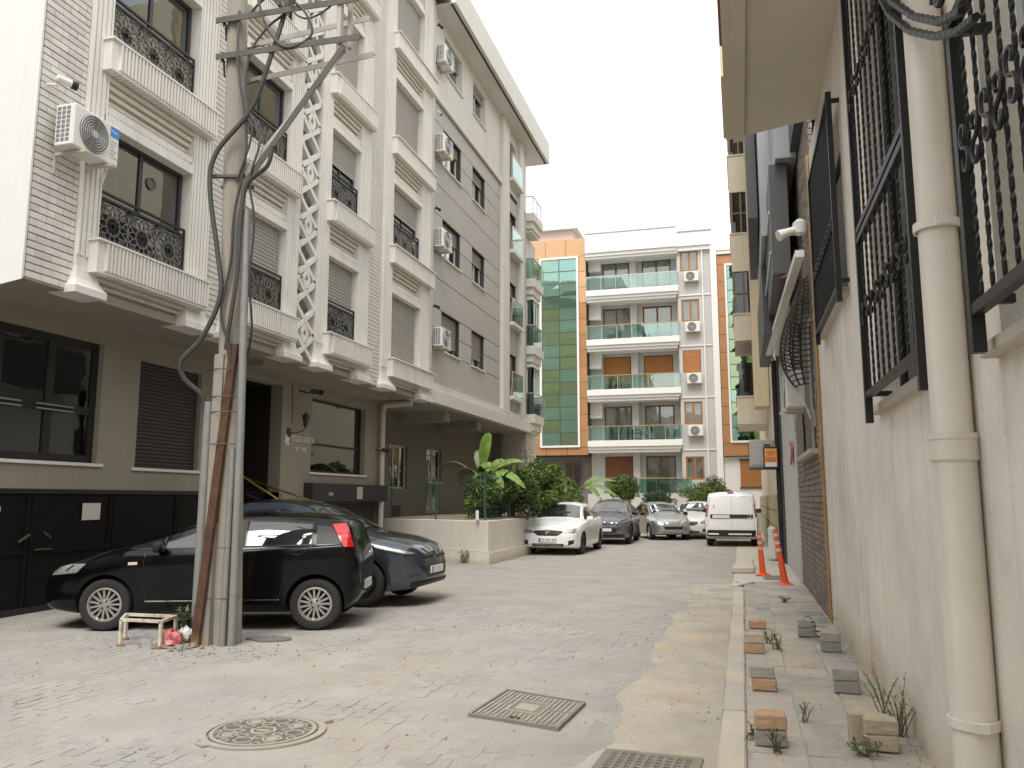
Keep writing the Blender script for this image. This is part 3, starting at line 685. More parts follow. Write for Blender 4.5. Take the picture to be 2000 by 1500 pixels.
def camera(loc, d, label, body, face, arm=None, sc=1.):
    t = thing('security_camera', label, 'camera', loc); d = Vector(d).normalized(); p = Vector(loc)
    MB().tube([p - d * .11 * sc, p - d * .1 * sc, p + d * .06 * sc], [.03 * sc, .045 * sc, .045 * sc], 12).build('housing', body, t, smooth=True)
    MB().tube([p + d * .06 * sc, p + d * .13 * sc], [.052 * sc, .052 * sc], 12).build('lens_hood', face, t, smooth=True)
    if arm: MB().tube([p - d * .03 * sc, Vector(arm) * .5 + p * .5 + Vector((0, 0, -.03)), arm], .016 * sc, 7).build('arm', body, t, smooth=True)
camera((XA + .17, 8.24, 7.10), (.45, .85, -.12), 'white bullet camera with black lens hood on the white brick corner', m_white2, m_blackmatt, (XA - .05, 8.14, 7.05), 1.1)
camera((XG + .36, 17.05, 4.10), (.75, .6, -.1), 'dark bullet camera on a bracket above the wall lantern', m_frame, m_blackmatt, (XG, 16.9, 4.12), 1.2)
camera((XG + .25, 21.2, 2.98), (.3, .9, -.1), 'small dark camera fixed beside the left downpipe', m_frame, m_blackmatt, (XG, 21.1, 3.0))
# downpipe at the corner
def dpipe():
    t = thing('downpipe', 'cream downpipe with an elbow at the corner of the white building', 'pipe', (XG + .12, 21.2, 0)); m = M('cream_pipe', (.60, .57, .50), .6, streak=.1)
    x = XG + .14; MB().tube([(x, 21.25, .0), (x, 21.25, 4.1)], .075, 12).build('pipe', m, t, smooth=True)
    MB().tube([(x, 21.25, 4.1), (x, 21.27, 4.2), (x + .08, 21.28, 4.27), (XA - .25, 21.30, 4.30)], .09, 12).build('elbow', m, t, smooth=True)
    for z in (1.5, 3.0): MB().lathe([(.088, -.03), (.088, .03)], (x, 21.25, z), 12).build('collar', m, t)
dpipe()

# ------------------------------------------------------------------ air conditioners
m_acw = M('ac_casing', (.74, .73, .68), .45, var=.03, streak=.06)
m_acgrey = M('ac_fan_grille', (.42, .42, .40), .5)
m_acdark = M('ac_coil', (.19, .20, .205), .6)
def ac_unit(label, sticker, dark_side=False):
    """local frame: front faces +X, width along +Y (0..w), base z 0"""
    w, h, d = .82, .58, .30; t = thing('air_conditioner', label, 'air conditioner', (0, 0, 0), 'air conditioners on the facades')
    MB().box(0, d, 0, w, 0, h).build('casing', m_acw, t, bevel=.018)
    mb = MB(); cy, cz, r = .36, .29, .245
    for k in range(7): rr = r * (k + 1) / 7; mb.lathe([(rr - .008, .012), (rr, .022), (rr + .006, .012)], (d, cy, cz), 36, 'x')
    mb.lathe([(.001, .026), (.05, .026), (.055, .012)], (d, cy, cz), 18, 'x')
    for k in range(10): a = k * .628; mb.bar((d + .014, cy + .05 * math.cos(a), cz + .05 * math.sin(a)), (d + .014, cy + r * math.cos(a), cz + r * math.sin(a)), .006)
    g = mb.build('fan_grille', m_acgrey, t, smooth=True); MB().lathe([(.001, .003), (r + .012, .003), (r + .012, 0)], (d, cy, cz), 36, 'x').build('fan_opening', m_acdark, g)
    mb = MB()   # side louvres on the near end
    for i in range(3):
        for j in range(8): mb.box(.035 + i * .075, .035 + i * .075 + .055, -.004, .002, .06 + j * .062, .06 + j * .062 + .045)
    mb.build('side_louvre', m_acdark, t)
    if sticker:
        mb = MB().box(d + .001, d + .004, .645, .80, .40, .545); s = mb.build('label_sticker', M('blue_label', (.03, .25, .62), .4), t)
        put_text('Midea', .05, 'label_print', m_white2, s, (d + .0052, .655, .46), (0, 1, 0), (0, 0, 1), .0005)
        mb = MB()
        for k in range(6): mb.box(d + .001, d + .003, .66, .66 + (.12, .08, .11, .06, .1, .12)[k], .10 + k * .045, .10 + k * .045 + .018)
        mb.build('energy_label', M('energy_print', (.45, .42, .42), .6, var=.3, scale=9, tint=(.55, .25, .18), tscale=12), t)
    for y in (.16, .64):
        mb = MB(); mb.bar((-.12, y, -.03), (d + .08, y, -.03), .035, .035); mb.bar((-.12, y, -.03), (-.12, y, -.30), .03, .03); mb.box(-.02, .04, y - .02, y + .02, -.013, -.001); mb.box(d - .05, d, y - .02, y + .02, -.013, -.001)
        mb.build('bracket', M('ac_bracket', (.55, .50, .40), .6), t)
    MB().tube([(.1, w - .02, .12), (.08, w + .06, .10), (.02, w + .09, .02), (-.05, w + .09, -.2)], .014, 6).build('hose', m_white2, t)
    return t
ac0 = ac_unit('near air conditioner with blue label on the white brick corner', True); ac0.location = (XA + .08, 8.20, 6.19)
def ac(label, loc, rz=0, sc=1, src=None):
    o = copy_tree(src or ac0); o.location = loc; o.rotation_euler = (0, 0, rz); o['label'] = label; o.scale = (sc,) * 3; return o
# ------------------------------------------------------------------ B: grey panelled apartment building
m_greyp = M('taupe_grey_panel', (.46, .44, .41), .7, var=.03, scale=1.1, rnd=.03, streak=.08)
m_joint = M('panel_joint', (.06, .055, .05), .9)
m_bwhite = M('off_white_render', (.70, .68, .635), .8, var=.03, streak=.12)
m_shutb = M('taupe_shutter', (.30, .28, .25), .55, var=.05)
m_pvc = M('pale_pvc_frame', (.60, .58, .54), .5)
m_gglass = GLASS('green_balcony_glass', (.62, .80, .74), .16, .6)
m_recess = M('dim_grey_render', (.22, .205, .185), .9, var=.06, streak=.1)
m_alu = M('brushed_aluminium', (.55, .56, .55), .35, .7)
B = thing('grey_apartment_building', 'grey panelled apartment building with white piers and a wide white eave', 'building', (-9, 28, 0))
XB = -8.8; fB = F('X', XB, 1); Y0, Y1 = 22.3, 33.9; ZB = 4.45; ZT = 16.95
MB().box(-18, XB - .42, Y0, Y1 - .02, ZB, ZT).build('core', m_joint, B)
wy = [(23.42, 25.15), (26.38, 27.85)]; floors = [6.18 + FH * k for k in range(3)]
mb = MB(); fbox(mb, fB, Y0, Y1, ZB + .42, 14.2, -.42, -.03)
bh = [(a, b, z, z + 1.24) for a, b in wy for z in floors + [15.36]]
bal = [(30.95, 32.2, z - .45, z + 1.24) for z in floors + [15.2]]
mb = wall(MB(), fB.off(-.03), Y0, Y1, ZB + .4, 14.2, bh + bal, .3); mb.build('joint_backing', m_joint, B)
wall(MB(), fB, Y0, 29.86, 14.2, ZT, bh, .3).build('top_floor_wall', m_bwhite, B); wall(MB(), fB, 29.86, Y1, 14.2, ZT, bal, .3).build('top_floor_wall', m_bwhite, B)
mb = MB(); mb.box(-18, XB - .001, Y1 - .02, Y1, ZB, ZT); mb.build('end_wall', m_bwhite, B)
def panel(u0, u1, z0, z1):
    mb = MB(); fbox(mb, fB, u0 + .012, u1 - .012, z0 + .014, z1 - .014, -.05, 0); mb.build('cladding_panel', m_greyp, B)
for k, z in enumerate(floors):
    lo = ZB + .60 if k == 0 else floors[k - 1] + 2.2
    segs = [(Y0 + .02, 23.42), (25.15, 26.38), (27.85, 29.86)]
    panel(Y0 + .02, 29.86, lo, z)                                   # band below the windows
    for a, b in segs: panel(a, b, z, z + .62); panel(a, b, z + .62, z + 1.24)
    hi = z + 2.2 if k < 2 else 14.0
    panel(Y0 + .02, 29.86, z + 1.24, hi)
for z in np.arange(ZB + .6, 14.0, .745): panel(33.1, Y1, z, min(z + .745, 14.1))
for k, z in enumerate(floors):
    hi = z - .45 + FH if k < 2 else 14.1
    panel(30.76, 32.45, z + 1.24, hi - .01) if k < 2 else panel(30.76, 32.45, z + 1.24, 14.0)
    for a, b in ((30.76, 30.95), (32.2, 32.45)): panel(a, b, z - .45, z + 1.24)
panel(30.76, 32.45, ZB + .6, floors[0] - .45)
mb = MB(); fbox(mb, fB, Y0, 29.9, 14.02, 14.26, 0, .10); fbox(mb, fB, Y0, 29.9, 14.26, 14.30, 0, .06); mb.build('string_course', m_bwhite, B)
for a, b in ((29.86, 30.76), (32.45, 33.1)):
    mb = MB(); fbox(mb, fB, a, b, ZB + .5, ZT, -.2, .14); mb.build('pier', m_bwhite, B)
mb = MB(); fbox(mb, fB, Y0, Y1 + .05, ZB - .02, ZB + .36, -.3, .22); fbox(mb, fB, Y0, Y1 + .05, ZB + .36, ZB + .60, -.3, .12); mb.build('fascia_beam', m_bwhite, B)
MB().box(-18, XB + .0, Y0 + .3, Y1, ZB - .05, ZB - .02).build('soffit', M('grey_soffit', (.40, .385, .36), .9), B)
for y in (24.6, 28.0): MB().box(-12, XB - .3, y, y + .5, ZB - .35, ZB - .051).build('soffit_beam', MATS['grey_soffit'], B)
bs = {(0, 0): .78, (1, 0): .72, (0, 1): .35, (1, 1): .35, (0, 2): .25, (1, 2): .28, (0, 3): .35, (1, 3): .2}
for i, (a, b) in enumerate(wy):
    for k, z in enumerate(floors + [15.36]):
        window(B, fB, a + .01, b - .01, z + .01, z + 1.23, -.24, m_pvc, m_glass, n=2, fw=.06, curtain=(m_curtain, .05, .95) if (i + k) % 3 else (m_curtaindark, 0, 1), room=m_room)
        s = bs[(i, k)]; shutter(B, fB, a + .03, b - .03, z + .04 + 1.18 * (1 - s), z + 1.22, -.15, m_shutb, .05)
        mb = MB(); fbox(mb, fB, a - .06, b + .06, z - .05, z - .002, -.2, .06); mb.build('window_ledge', m_bwhite, B)
for k, z in enumerate(floors + [15.2]):
    window(B, fB, 30.96, 32.19, z - .44, z + 1.23, -.25, m_pvc, m_glass, n=2, fw=.05, curtain=(m_curtain, 0, .9), room=m_room)
    if k in (0, 1): shutter(B, fB, 30.98, 32.17, z + (.2 if k == 0 else .75), z + 1.22, -.16, m_shutb, .05)
    mb = MB(); fbox(mb, fB, 30.80, 32.42, z - .66, z - .52, -.1, .30); bk = mb.build('balconette', m_bwhite, B)
    mb = MB(); fbox(mb, fB, 30.82, 32.40, z - .50, z + .42, .24, .252); mb.build('glass_guard', m_gglass, bk)
    mb = MB(); mb.bar(fB.pt(30.82, z + .44, .245), fB.pt(32.4, z + .44, .245), .04); mb.bar(fB.pt(30.83, z - .5, .2), fB.pt(30.83, z + .44, .245), .03); mb.bar(fB.pt(32.39, z - .5, .2), fB.pt(32.39, z + .44, .245), .03); mb.build('guard_rail', m_alu, bk)
# wide eave with a deep white fascia, cut back at the far end
mb = MB(); mb.box(-19, XB + .78, 22.28, 35.2, ZT, ZT + .96); mb.build('eave', m_bwhite, B)
mb = MB(); mb.box(XB + .60, XB + .66, 22.3, 35.1, ZT - .03, ZT - .001); mb.build('drip_groove', m_joint, B)
# recessed ground floor behind the garden
fR = F('X', -10.6, 1); wr_ = [(23.75, 25.2, 1.95, 3.35), (26.9, 28.4, 1.15, 3.4)]
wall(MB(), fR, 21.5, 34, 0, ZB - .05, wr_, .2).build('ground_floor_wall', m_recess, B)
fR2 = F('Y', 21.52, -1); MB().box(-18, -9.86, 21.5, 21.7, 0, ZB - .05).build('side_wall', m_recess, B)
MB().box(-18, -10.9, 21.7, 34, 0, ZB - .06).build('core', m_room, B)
window(B, fR, 23.75, 25.2, 1.95, 3.35, -.15, m_pvc, m_glassdark, n=3, fw=.06)
window(B, fR, 26.9, 28.4, 1.15, 3.4, -.15, m_pvc, m_glassdark, n=2, fw=.06)
mb = MB()
for i in range(9): mb.bar(fR.pt(26.95 + i * .175, 1.2, .06), fR.pt(26.95 + i * .175, 2.2, .06), .02)
mb.bar(fR.pt(26.9, 2.2, .06), fR.pt(28.45, 2.2, .06), .04); mb.build('railing', m_alu, B)
mb = MB()
for i in range(6):
    for j in range(6): fbox(mb, fR, 24.0 + i * .12, 24.09 + i * .12, 1.02 + j * .07, 1.07 + j * .07, 0, .01)
mb.build('air_vent', m_joint, B)
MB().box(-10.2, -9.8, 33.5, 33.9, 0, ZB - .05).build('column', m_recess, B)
# stone clad pier under the far end of the overhang
MB().box(-8.95, -8.72, 33.5, 33.8, 0, ZB - .03).build('stone_pier', M('pale_flecked_stone', (.5, .48, .45), .8, var=.3, scale=22), B)

# ------------------------------------------------------------------ H: bay with green glass balconies beyond the grey building
H = thing('bay_window_block', 'white balcony block with green glass bays behind the grey building', 'building', (-10, 37, 0))
MB().box(-18, -9.0, 34.4, 36.4, 0, 13.4).build('wall', m_bwhite, H)
fH = F('X', -8.66, 1)
for k in range(4):
    z = 4.55 + 3.02 * k
    mb = MB(); mb.box(-9.3, -8.58, 34.25, 35.75, z, z + .32); mb.box(-9.2, -8.48, 34.15, 35.85, z + .32, z + .70); mb.box(-9.1, -8.64, 34.35, 35.65, z - .14, z); sl_ = mb.build('balcony_slab', m_bwhite, H, bevel=.01)
    if k < 3:
        mb = MB(); mb.box(-8.57, -8.555, 34.25, 35.75, z + .72, z + 1.62); mb.box(-9.1, -8.575, 34.24, 34.255, z + .72, z + 1.62); mb.build('glass_guard', m_gglass if k else GLASS('blue_green_glass', (.35, .62, .62), .2), sl_)
        mb = MB(); mb.bar((-9.1, 34.25, z + 1.64), (-8.56, 34.25, z + 1.64), .05); mb.bar((-8.56, 34.25, z + 1.64), (-8.56, 35.75, z + 1.64), .05)
        for y in (34.3, 35.3, 36.3, 35.655): mb.bar((-8.58, y, z + .70), (-8.58, y, z + 1.64), .035)
        mb.build('guard_rail', m_alu, sl_)
    if k == 3:
        mb = MB(); mb.bar((-9.1, 34.25, z + 1.5), (-8.56, 34.25, z + 1.5), .045); mb.bar((-8.56, 34.25, z + 1.5), (-8.56, 35.75, z + 1.5), .045)
        for y in (34.25, 35.0, 35.75): mb.bar((-8.56, y, z + .7), (-8.56, y, z + 1.5), .045)
        mb.build('guard_rail', m_white2, sl_)
    if k in (0, 1):
        mb = MB()
        for y in (34.4, 34.8, 35.2, 35.6): mb.bar((-8.66, y, z + .7), (-8.66, y, z + 2.88), .06)
        for x in (-9.1, -8.9, -8.66): mb.bar((x, 34.4, z + .7), (x, 34.4, z + 2.88), .06)
        mb.box(-9.2, -8.6, 34.3, 35.65, z + 2.80, z + 2.88); fr = mb.build('bay_glazing', m_white2, H)
        mb = MB(); mb.box(-8.665, -8.655, 34.45, 35.5, z + .75, z + 2.78); mb.build('pane', GLASS('bay_glass_green' if k else 'bay_glass_blue', (.45, .75, .66) if k else (.22, .42, .50), .22), fr)
        mb = MB(); mb.box(-9.1, -8.70, 34.395, 34.405, z + .75, z + 2.78); mb.build('pane', MATS['bay_glass_green' if k else 'bay_glass_blue'], fr)
        mb = MB(); P = []
        for i in range(20): P.append([(-8.8 + .03 * math.sin(i * 1.7), 34.5 + i * .055, z + .8), (-8.8 + .03 * math.sin(i * 1.7), 34.5 + i * .055, z + 2.7)])
        mb.grid(P).build('curtain', m_curtain, fr)
mb = MB(); mb.tube([(-8.9, 35.0, 7.35), (-8.62, 34.5, 7.42)], .05, 8); mb.build('awning_roll', m_white2, H)

# AC units and cameras stacked on the corner of A and B
ac('lowest air conditioner of the column between the white and grey facades', (XB + .10, 22.42, 6.12))
ac('second air conditioner from the bottom of the column between white and grey facades', (XB + .10, 22.42, 9.18))
ac('third air conditioner from the bottom of the column on the grey facade corner', (XB + .10, 22.42, 12.2))
ac('topmost air conditioner of the column beside the white top floor', (XB + .10, 22.42, 15.15))
MB().tube([(XB + .06, 22.38, ZB + .5), (XB + .06, 22.38, 16.9)], .03, 6).build('cable_duct', m_bwhite, B)
for i, z in enumerate((7.35, 10.4, 13.5, 16.4)):
    nm = ('lowest', 'second lowest', 'third lowest', 'highest')[i]
    camera((XB + .18, 22.52, z), (.25, .95, -.1), nm + ' small dark camera above an air conditioner on the facade corner', m_white2 if i == 2 else m_frame, m_blackmatt, (XB, 22.4, z), .9)
# ------------------------------------------------------------------ C: apartment building closing the street
m_cgrey = M('light_grey_render', (.53, .52, .505), .85, var=.03, scale=.8, streak=.08)
m_cwhite = M('bright_white_paint', (.80, .79, .77), .6, var=.02, streak=.05)
m_orange = M('orange_brown_cladding', (.44, .22, .095), .45, var=.06, scale=.6, rnd=.08)
m_orangelt = M('light_orange_cladding', (.60, .37, .19), .45, var=.06, scale=.6, rnd=.08)
m_wood = M('brown_wood_frame', (.20, .075, .03), .5, var=.15)
m_woodsh = M('wood_brown_shutter', (.42, .175, .05), .5, var=.06)
m_cglass = GLASS('pale_green_balcony_glass', (.55, .78, .72), .22, .6)
m_cgreen = GLASS('dark_green_curtain_glass', (.50, .74, .58), .36, .5, col=(.66, .92, .84))
m_goldrail = M('brass_top_rail', (.50, .36, .18), .35, .6)
m_darkmull = M('dark_mullion', (.05, .07, .065), .5)
Cb = thing('far_apartment_building', 'light grey apartment building with white balconies and green glass tower closing the street', 'building', (-5, 48, 0))
YC = 47.; fC = F('Y', 48.4, -1); fC2 = F('Y', 47.35, -1); CX0, CX1, CX2 = -8.55, -3.18, -1.28
Z0 = 4.97; levels = [Z0 + 2.98 * k for k in range(4)]
doors = []
for z in [2.0] + levels:
    doors += [(-7.75, -6.1, z + .02, z + 2.12), (-5.35, -3.62, z + .02, z + 2.12)]
wall(MB(), fC, CX0, CX1 + .4, 0, 17, doors, .15).build('balcony_wall', m_cgrey, Cb)
wins = [(-3.0, -1.98, z + .85, z + 2.15) for z in [1.85] + levels]
wall(MB(), fC2, CX1, CX2, 0, 16.6, wins, .15).build('front_wall', m_cgrey, Cb)
mb = MB(); mb.box(CX1 - .02, CX1, 47.36, 48.4, 0, 16.6); mb.box(-6.05, -5.65, 48.1, 48.39, 0, 17); mb.build('wall_return', m_cgrey, Cb)
MB().box(CX0, CX2, 48.7, 58, 0, 17).build('core', m_room, Cb)
# balconies
for k, z in enumerate(levels):
    mb = MB(); mb.box(CX0 + .02, CX1 + .06, YC, 48.39, z - .35, z); mb.box(CX0 + .02, CX1, YC + .10, 48.38, z - .52, z - .351); mb.box(CX0 + .02, CX1 - .08, YC + .2, 48.37, z - .68, z - .521)
    b = mb.build('balcony_slab', m_cwhite, Cb, bevel=.012); n = 6; w = (CX1 - CX0 - .05) / n
    for i in range(n):
        mb = MB(); mb.box(CX0 + .05 + i * w, CX0 + .05 + (i + 1) * w - .035, YC + .07, YC + .085, z + .04, z + .80); mb.build('glass_panel', m_cglass, b)
    mb = MB(); mb.box(CX1 - .01, CX1 + .005, YC + .1, 47.34, z + .04, z + .80); mb.build('glass_panel', m_cglass, b)
    mb = MB(); mb.bar((CX0 + .03, YC + .077, z + .83), (CX1, YC + .077, z + .83), .05); mb.bar((CX1, YC + .077, z + .83), (CX1, 47.34, z + .83), .05); mb.build('top_rail', m_goldrail if k < 3 else m_alu, b)
    for i in range(n + 1): MB().bar((CX0 + .035 + i * w, YC + .077, z), (CX0 + .035 + i * w, YC + .077, z + .83), .03).build('rail_post', m_alu, b)
    # side screen and vent box at the left end of each balcony
    mb = MB(); mb.box(CX0 + .03, CX0 + .75, 47.9, 48.38, z + 1.4, z + 2.3); mb.build('service_box', m_cwhite, b)
    mb = MB(); mb.lathe([(.16, 0), (.12, -.06), (.001, -.07)], (-6, 47.6, z + 2.28), 12); mb.build('ceiling_lamp', m_cwhite, b)
    st = {0: None, 1: 'shut', 2: None, 3: None}[k]
    for j, (a, c) in enumerate(((-7.75, -6.1), (-5.35, -3.62))):
        window(Cb, fC, a, c, z + .02, z + 2.12, -.1, m_wood, m_glass, n=2, fw=.09, curtain=(m_curtain, 0, .95), room=m_room, name='balcony_door')
        if st: shutter(Cb, fC, a + .05, c - .05, z + .5 if j == 0 else z + .2, z + 2.05, .0, m_woodsh, .07)
for j, (a, c) in enumerate(((-7.75, -6.1), (-5.35, -3.62))):
    window(Cb, fC, a, c, 2.02, 4.12, -.1, m_wood, m_glass, n=2, fw=.09, curtain=(m_curtain, 0, .95), room=m_room, name='terrace_door')
shutter(Cb, fC, -7.7, -6.15, 2.3, 4.05, 0, M('dim_wood_shutter', (.22, .09, .035), .6), .07)
for k, z in enumerate([1.85] + levels):
    window(Cb, fC2, -3.0, -1.98, z + .85, z + 2.15, -.1, M('orange_wood_frame', (.36, .15, .045), .5), m_glass, n=2, fw=.10, curtain=(m_curtain, 0, 1), room=m_room)
    if k == 2: shutter(Cb, fC2, -2.95, -2.03, z + .9, z + 2.12, .0, m_woodsh, .07)
# string lines on the right strip
for z in levels:
    mb = MB(); mb.box(CX1 + .07, CX2, 47.30, 47.349, z - .62, z - .55); mb.build('string_line', m_cwhite, Cb)
MB().tube([(-1.75, 47.26, 0), (-1.75, 47.26, 16.2)], .045, 8).build('waste_pipe', m_cwhite, Cb)
mb = MB(); mb.box(CX2, CX2 + .34, 47.1, 58, 0, 16.6); mb.build('white_fin', m_cwhite, Cb)
# top: parapets
mb = MB(); mb.box(CX0, CX1, 46.95, 58, 16.2, 17.36); mb.box(CX0, CX1 + .02, 47.05, 48.38, 16.0, 16.2); mb.box(CX0, CX1 + .04, 47.15, 48.37, 15.85, 16.0); mb.build('parapet', m_cwhite, Cb, bevel=.01)
mb = MB(); mb.box(CX1 + .002, CX2 + .1, 47.05, 58, 16.2, 17.05); mb.box(CX1 + .05, CX2 + .12, 47.15, 58, 15.95, 16.199); mb.build('parapet', m_cwhite, Cb, bevel=.01)
mb = MB(); mb.box(CX0 - .02, CX1 + .05, 46.92, 46.98, 17.361, 17.42); mb.box(CX1 + .06, CX2 + .15, 47.0, 47.06, 17.051, 17.1); mb.build('coping', m_steelpale, Cb)
mb = MB(); mb.box(CX2 + .16, 1.8, 47.2, 58, 15.6, 16.75); mb.box(CX2 + .16, 1.8, 47.15, 47.199, 15.8, 15.95); mb.build('parapet', m_cwhite, Cb, bevel=.01)
# glazed stair tower, left, and its twin on the right
def tower(x0, x1, gx0, gx1, z0, z1, gz0, gz1, mat_, matt, ncol, nrow, y):
    mb = MB(); mb.box(x0, x1, y + .25, 58, z0, z1); mb.build('tower_wall', m_joint, Cb); f = F('Y', y, -1)
    def pan(a, b, c, d, m):
        q = MB(); fbox(q, f, a + .012, b - .012, c + .012, d - .012, -.06, 0); q.build('cladding_panel', m, Cb)
    for i in range(max(1, round((x1 - x0) / 1.25))):
        n = max(1, round((x1 - x0) / 1.25)); w = (x1 - x0) / n; pan(x0 + i * w, x0 + (i + 1) * w, gz1 + .12, z1, matt); pan(x0 + i * w, x0 + (i + 1) * w, z0, gz0 - .12, mat_)
    nn = round((gz1 - gz0 + .24) / 1.0); h = (gz1 - gz0 + .24) / nn
    for j in range(nn):
        c = gz0 - .12 + j * h
        if x1 - gx1 > .3: pan(gx1 + .12, x1, c, c + h, mat_ if j < nn - 3 else matt)
        if gx0 - x0 > .3: pan(x0, gx0 - .12, c, c + h, mat_ if j < nn - 3 else matt)
    q = MB(); fbox(q, f, gx0 - .12, gx1 + .12, gz0 - .12, gz0, -.05, .09); fbox(q, f, gx0 - .12, gx1 + .12, gz1, gz1 + .12, -.05, .09); fbox(q, f, gx0 - .12, gx0, gz0, gz1, -.05, .09); fbox(q, f, gx1, gx1 + .12, gz0, gz1, -.05, .09); fr = q.build('glazing_frame', m_cwhite, Cb)
    w, h = (gx1 - gx0) / ncol, (gz1 - gz0) / nrow
    q = MB(); fbox(q, f, gx0, gx1, gz0, gz1, -.24, -.22)
    q.build('stair_interior', M('dim_green_interior', (.16, .20, .13), .9, var=.4, scale=.7), fr)
    for i in range(ncol):
        for j in range(nrow):
            if random.random() < .55 and j < nrow - 4:
                q = MB(); a, b = gx0 + i * w + .05, gx0 + (i + 1) * w - .05; P = []
                hh = h * random.uniform(.45, .95)
                for t in range(10): P.append([f.pt(a + (b - a) * t / 9, gz0 + (j + 1) * h - hh * (1 - .25 * math.sin(math.pi * t / 9)), -.16 + .01 * math.sin(t * 2)), f.pt(a + (b - a) * t / 9, gz0 + (j + 1) * h - .03, -.16 + .01 * math.sin(t * 2))])
                q.grid(P).build('blind', M('yellow_green_blind', (.62, .64, .26), .8, rnd=.25), fr)
            q = MB(); e_ = [random.uniform(-.007, .007) for _ in range(4)]; cc = [(gx0 + i * w + .02, gz0 + j * h + .02), (gx0 + (i + 1) * w - .02, gz0 + j * h + .02), (gx0 + (i + 1) * w - .02, gz0 + (j + 1) * h - .02), (gx0 + i * w + .02, gz0 + (j + 1) * h - .02)]; q.hexa([f.pt(a_, b_, -.035 + g_) for (a_, b_), g_ in zip(cc, e_)] + [f.pt(a_, b_, -.01 + g_) for (a_, b_), g_ in zip(cc, e_)])
            q.build('pane', GLASS('yellow_green_curtain_glass', (.66, .72, .36), .30, .5, col=(.72, .90, .70)) if j < nrow - 4 and random.random() < .42 else m_cgreen, fr)
    q = MB()
    for i in range(1, ncol): fbox(q, f, gx0 + i * w - .02, gx0 + i * w + .02, gz0, gz1, -.06, .012)
    for j in range(1, nrow): fbox(q, f, gx0, gx1, gz0 + j * h - .018, gz0 + j * h + .018, -.055, .010)
    q.build('mullions', m_darkmull, fr)
tower(-12.3, -8.56, -11.3, -9.14, 4.17, 17.3, 4.75, 16.05, m_orange, m_orangelt, 2, 15, 47.3)
tower(-16.6, -12.31, -16.0, -12.6, 4.17, 17.3, 4.75, 16.05, m_orange, m_orangelt, 3, 15, 47.3)
tower(-.93, 1.8, -.40, 1.4, 4.0, 15.55, 4.85, 14.9, m_orange, m_orange, 2, 14, 47.3)
MB().box(-16.6, CX0 - .02, 48.6, 58, 0, 4.16).build('ground_floor', m_recess, Cb)
f_ = F('Y', 48.6, -1); window(Cb, f_, -10.2, -9.2, 2.0, 3.8, 0, m_wood, m_glassdark, n=2, fw=.08)
mb = MB(); mb.box(CX2 + .36, 1.8, 47.6, 58, 0, 3.98); mb.build('ground_floor', m_cwhite, Cb)
f_ = F('Y', 47.6, -1); shutter(Cb, f_, -.05, 1.5, 2.35, 3.75, .02, m_woodsh, .09)
for z in (3.76, 2.2): mb = MB(); fbox(mb, f_, -.1, 1.55, z, z + .08, 0, .08); mb.build('window_ledge', m_darkmull, Cb)
for i, z in enumerate(levels):
    n_ = ['lowest', 'second lowest', 'third lowest', 'topmost'][i]
    o = ac(n_ + ' air conditioner on the far grey building, under its right hand window', (-2.78, 47.30, z + .18), rz=-math.pi / 2)
    for ch in list(o.children):
        if ch.name.split('.')[0] in ('label_sticker', 'energy_label'):
            for g_ in list(ch.children): bpy.data.objects.remove(g_)
            bpy.data.objects.remove(ch)
def plastic_chair(x, label):
    t = thing('plastic_chair', label, 'chair', (x, 47.75, Z0), 'chairs on the lowest balcony'); m = M('dark_green_plastic', (.03, .07, .05), .5); z = Z0
    MB().box(x - .24, x + .24, 47.5, 47.96, z + .42, z + .46).build('seat', m, t); mb = MB()
    for i in range(5): mb.bar((x + .22, 47.53 + i * .1, z + .46), (x + .30, 47.53 + i * .1, z + .86), .05, .015)
    mb.bar((x + .3, 47.5, z + .86), (x + .3, 47.97, z + .86), .05); mb.build('backrest', m, t)
    for sx in (-.2, .2):
        for y in (47.54, 47.92): MB().bar((x + sx * 1.15, y, z), (x + sx, y, z + .42), .035).build('leg', m, t)
    mb = MB()
    for y in (47.5, 47.96): mb.bar((x - .22, y, z + .64), (x + .26, y, z + .66), .04); mb.bar((x - .22, y, z + .45), (x - .22, y, z + .64), .035)
    mb.build('armrests', m, t)
plastic_chair(-5.75, 'left dark plastic chair on the lowest balcony of the far building'); plastic_chair(-4.0, 'right dark plastic chair on the lowest balcony beside the balcony corner')
def btable():
    t = thing('balcony_table', 'small dark table between the plastic chairs on the lowest far balcony', 'table', (-4.8, 47.75, Z0)); m = MATS['dark_green_plastic']
    MB().box(-5.15, -4.5, 47.45, 48.0, Z0 + .70, Z0 + .74).build('table_top', m, t)
    for x in (-5.1, -4.55):
        for y in (47.5, 47.95): MB().bar((x, y, Z0), (x, y, Z0 + .70), .04).build('leg', m, t)
btable()
# pinkish roof behind the stair tower
Rp = thing('pink_rooftop_building', 'pale pink rooftop showing above the orange stair tower', 'building', (-14, 66, 0))
m_pink = M('pale_pink_render', (.62, .47, .40), .85)
MB().box(-20, -12.6, 64, 76, 0, 23.6).build('wall', m_pink, Rp); MB().box(-20.4, -12.2, 63.6, 76, 23.6, 24.0).build('roof_slab', m_cwhite, Rp)
mb = MB()
for x in np.arange(-20, -12.2, .9): mb.bar((x, 63.8, 24), (x, 63.8, 24.8), .05)
for z in (24.4, 24.8): mb.bar((-20.2, 63.8, z), (-12.3, 63.8, z), .05)
mb.build('railing', m_cwhite, Rp)
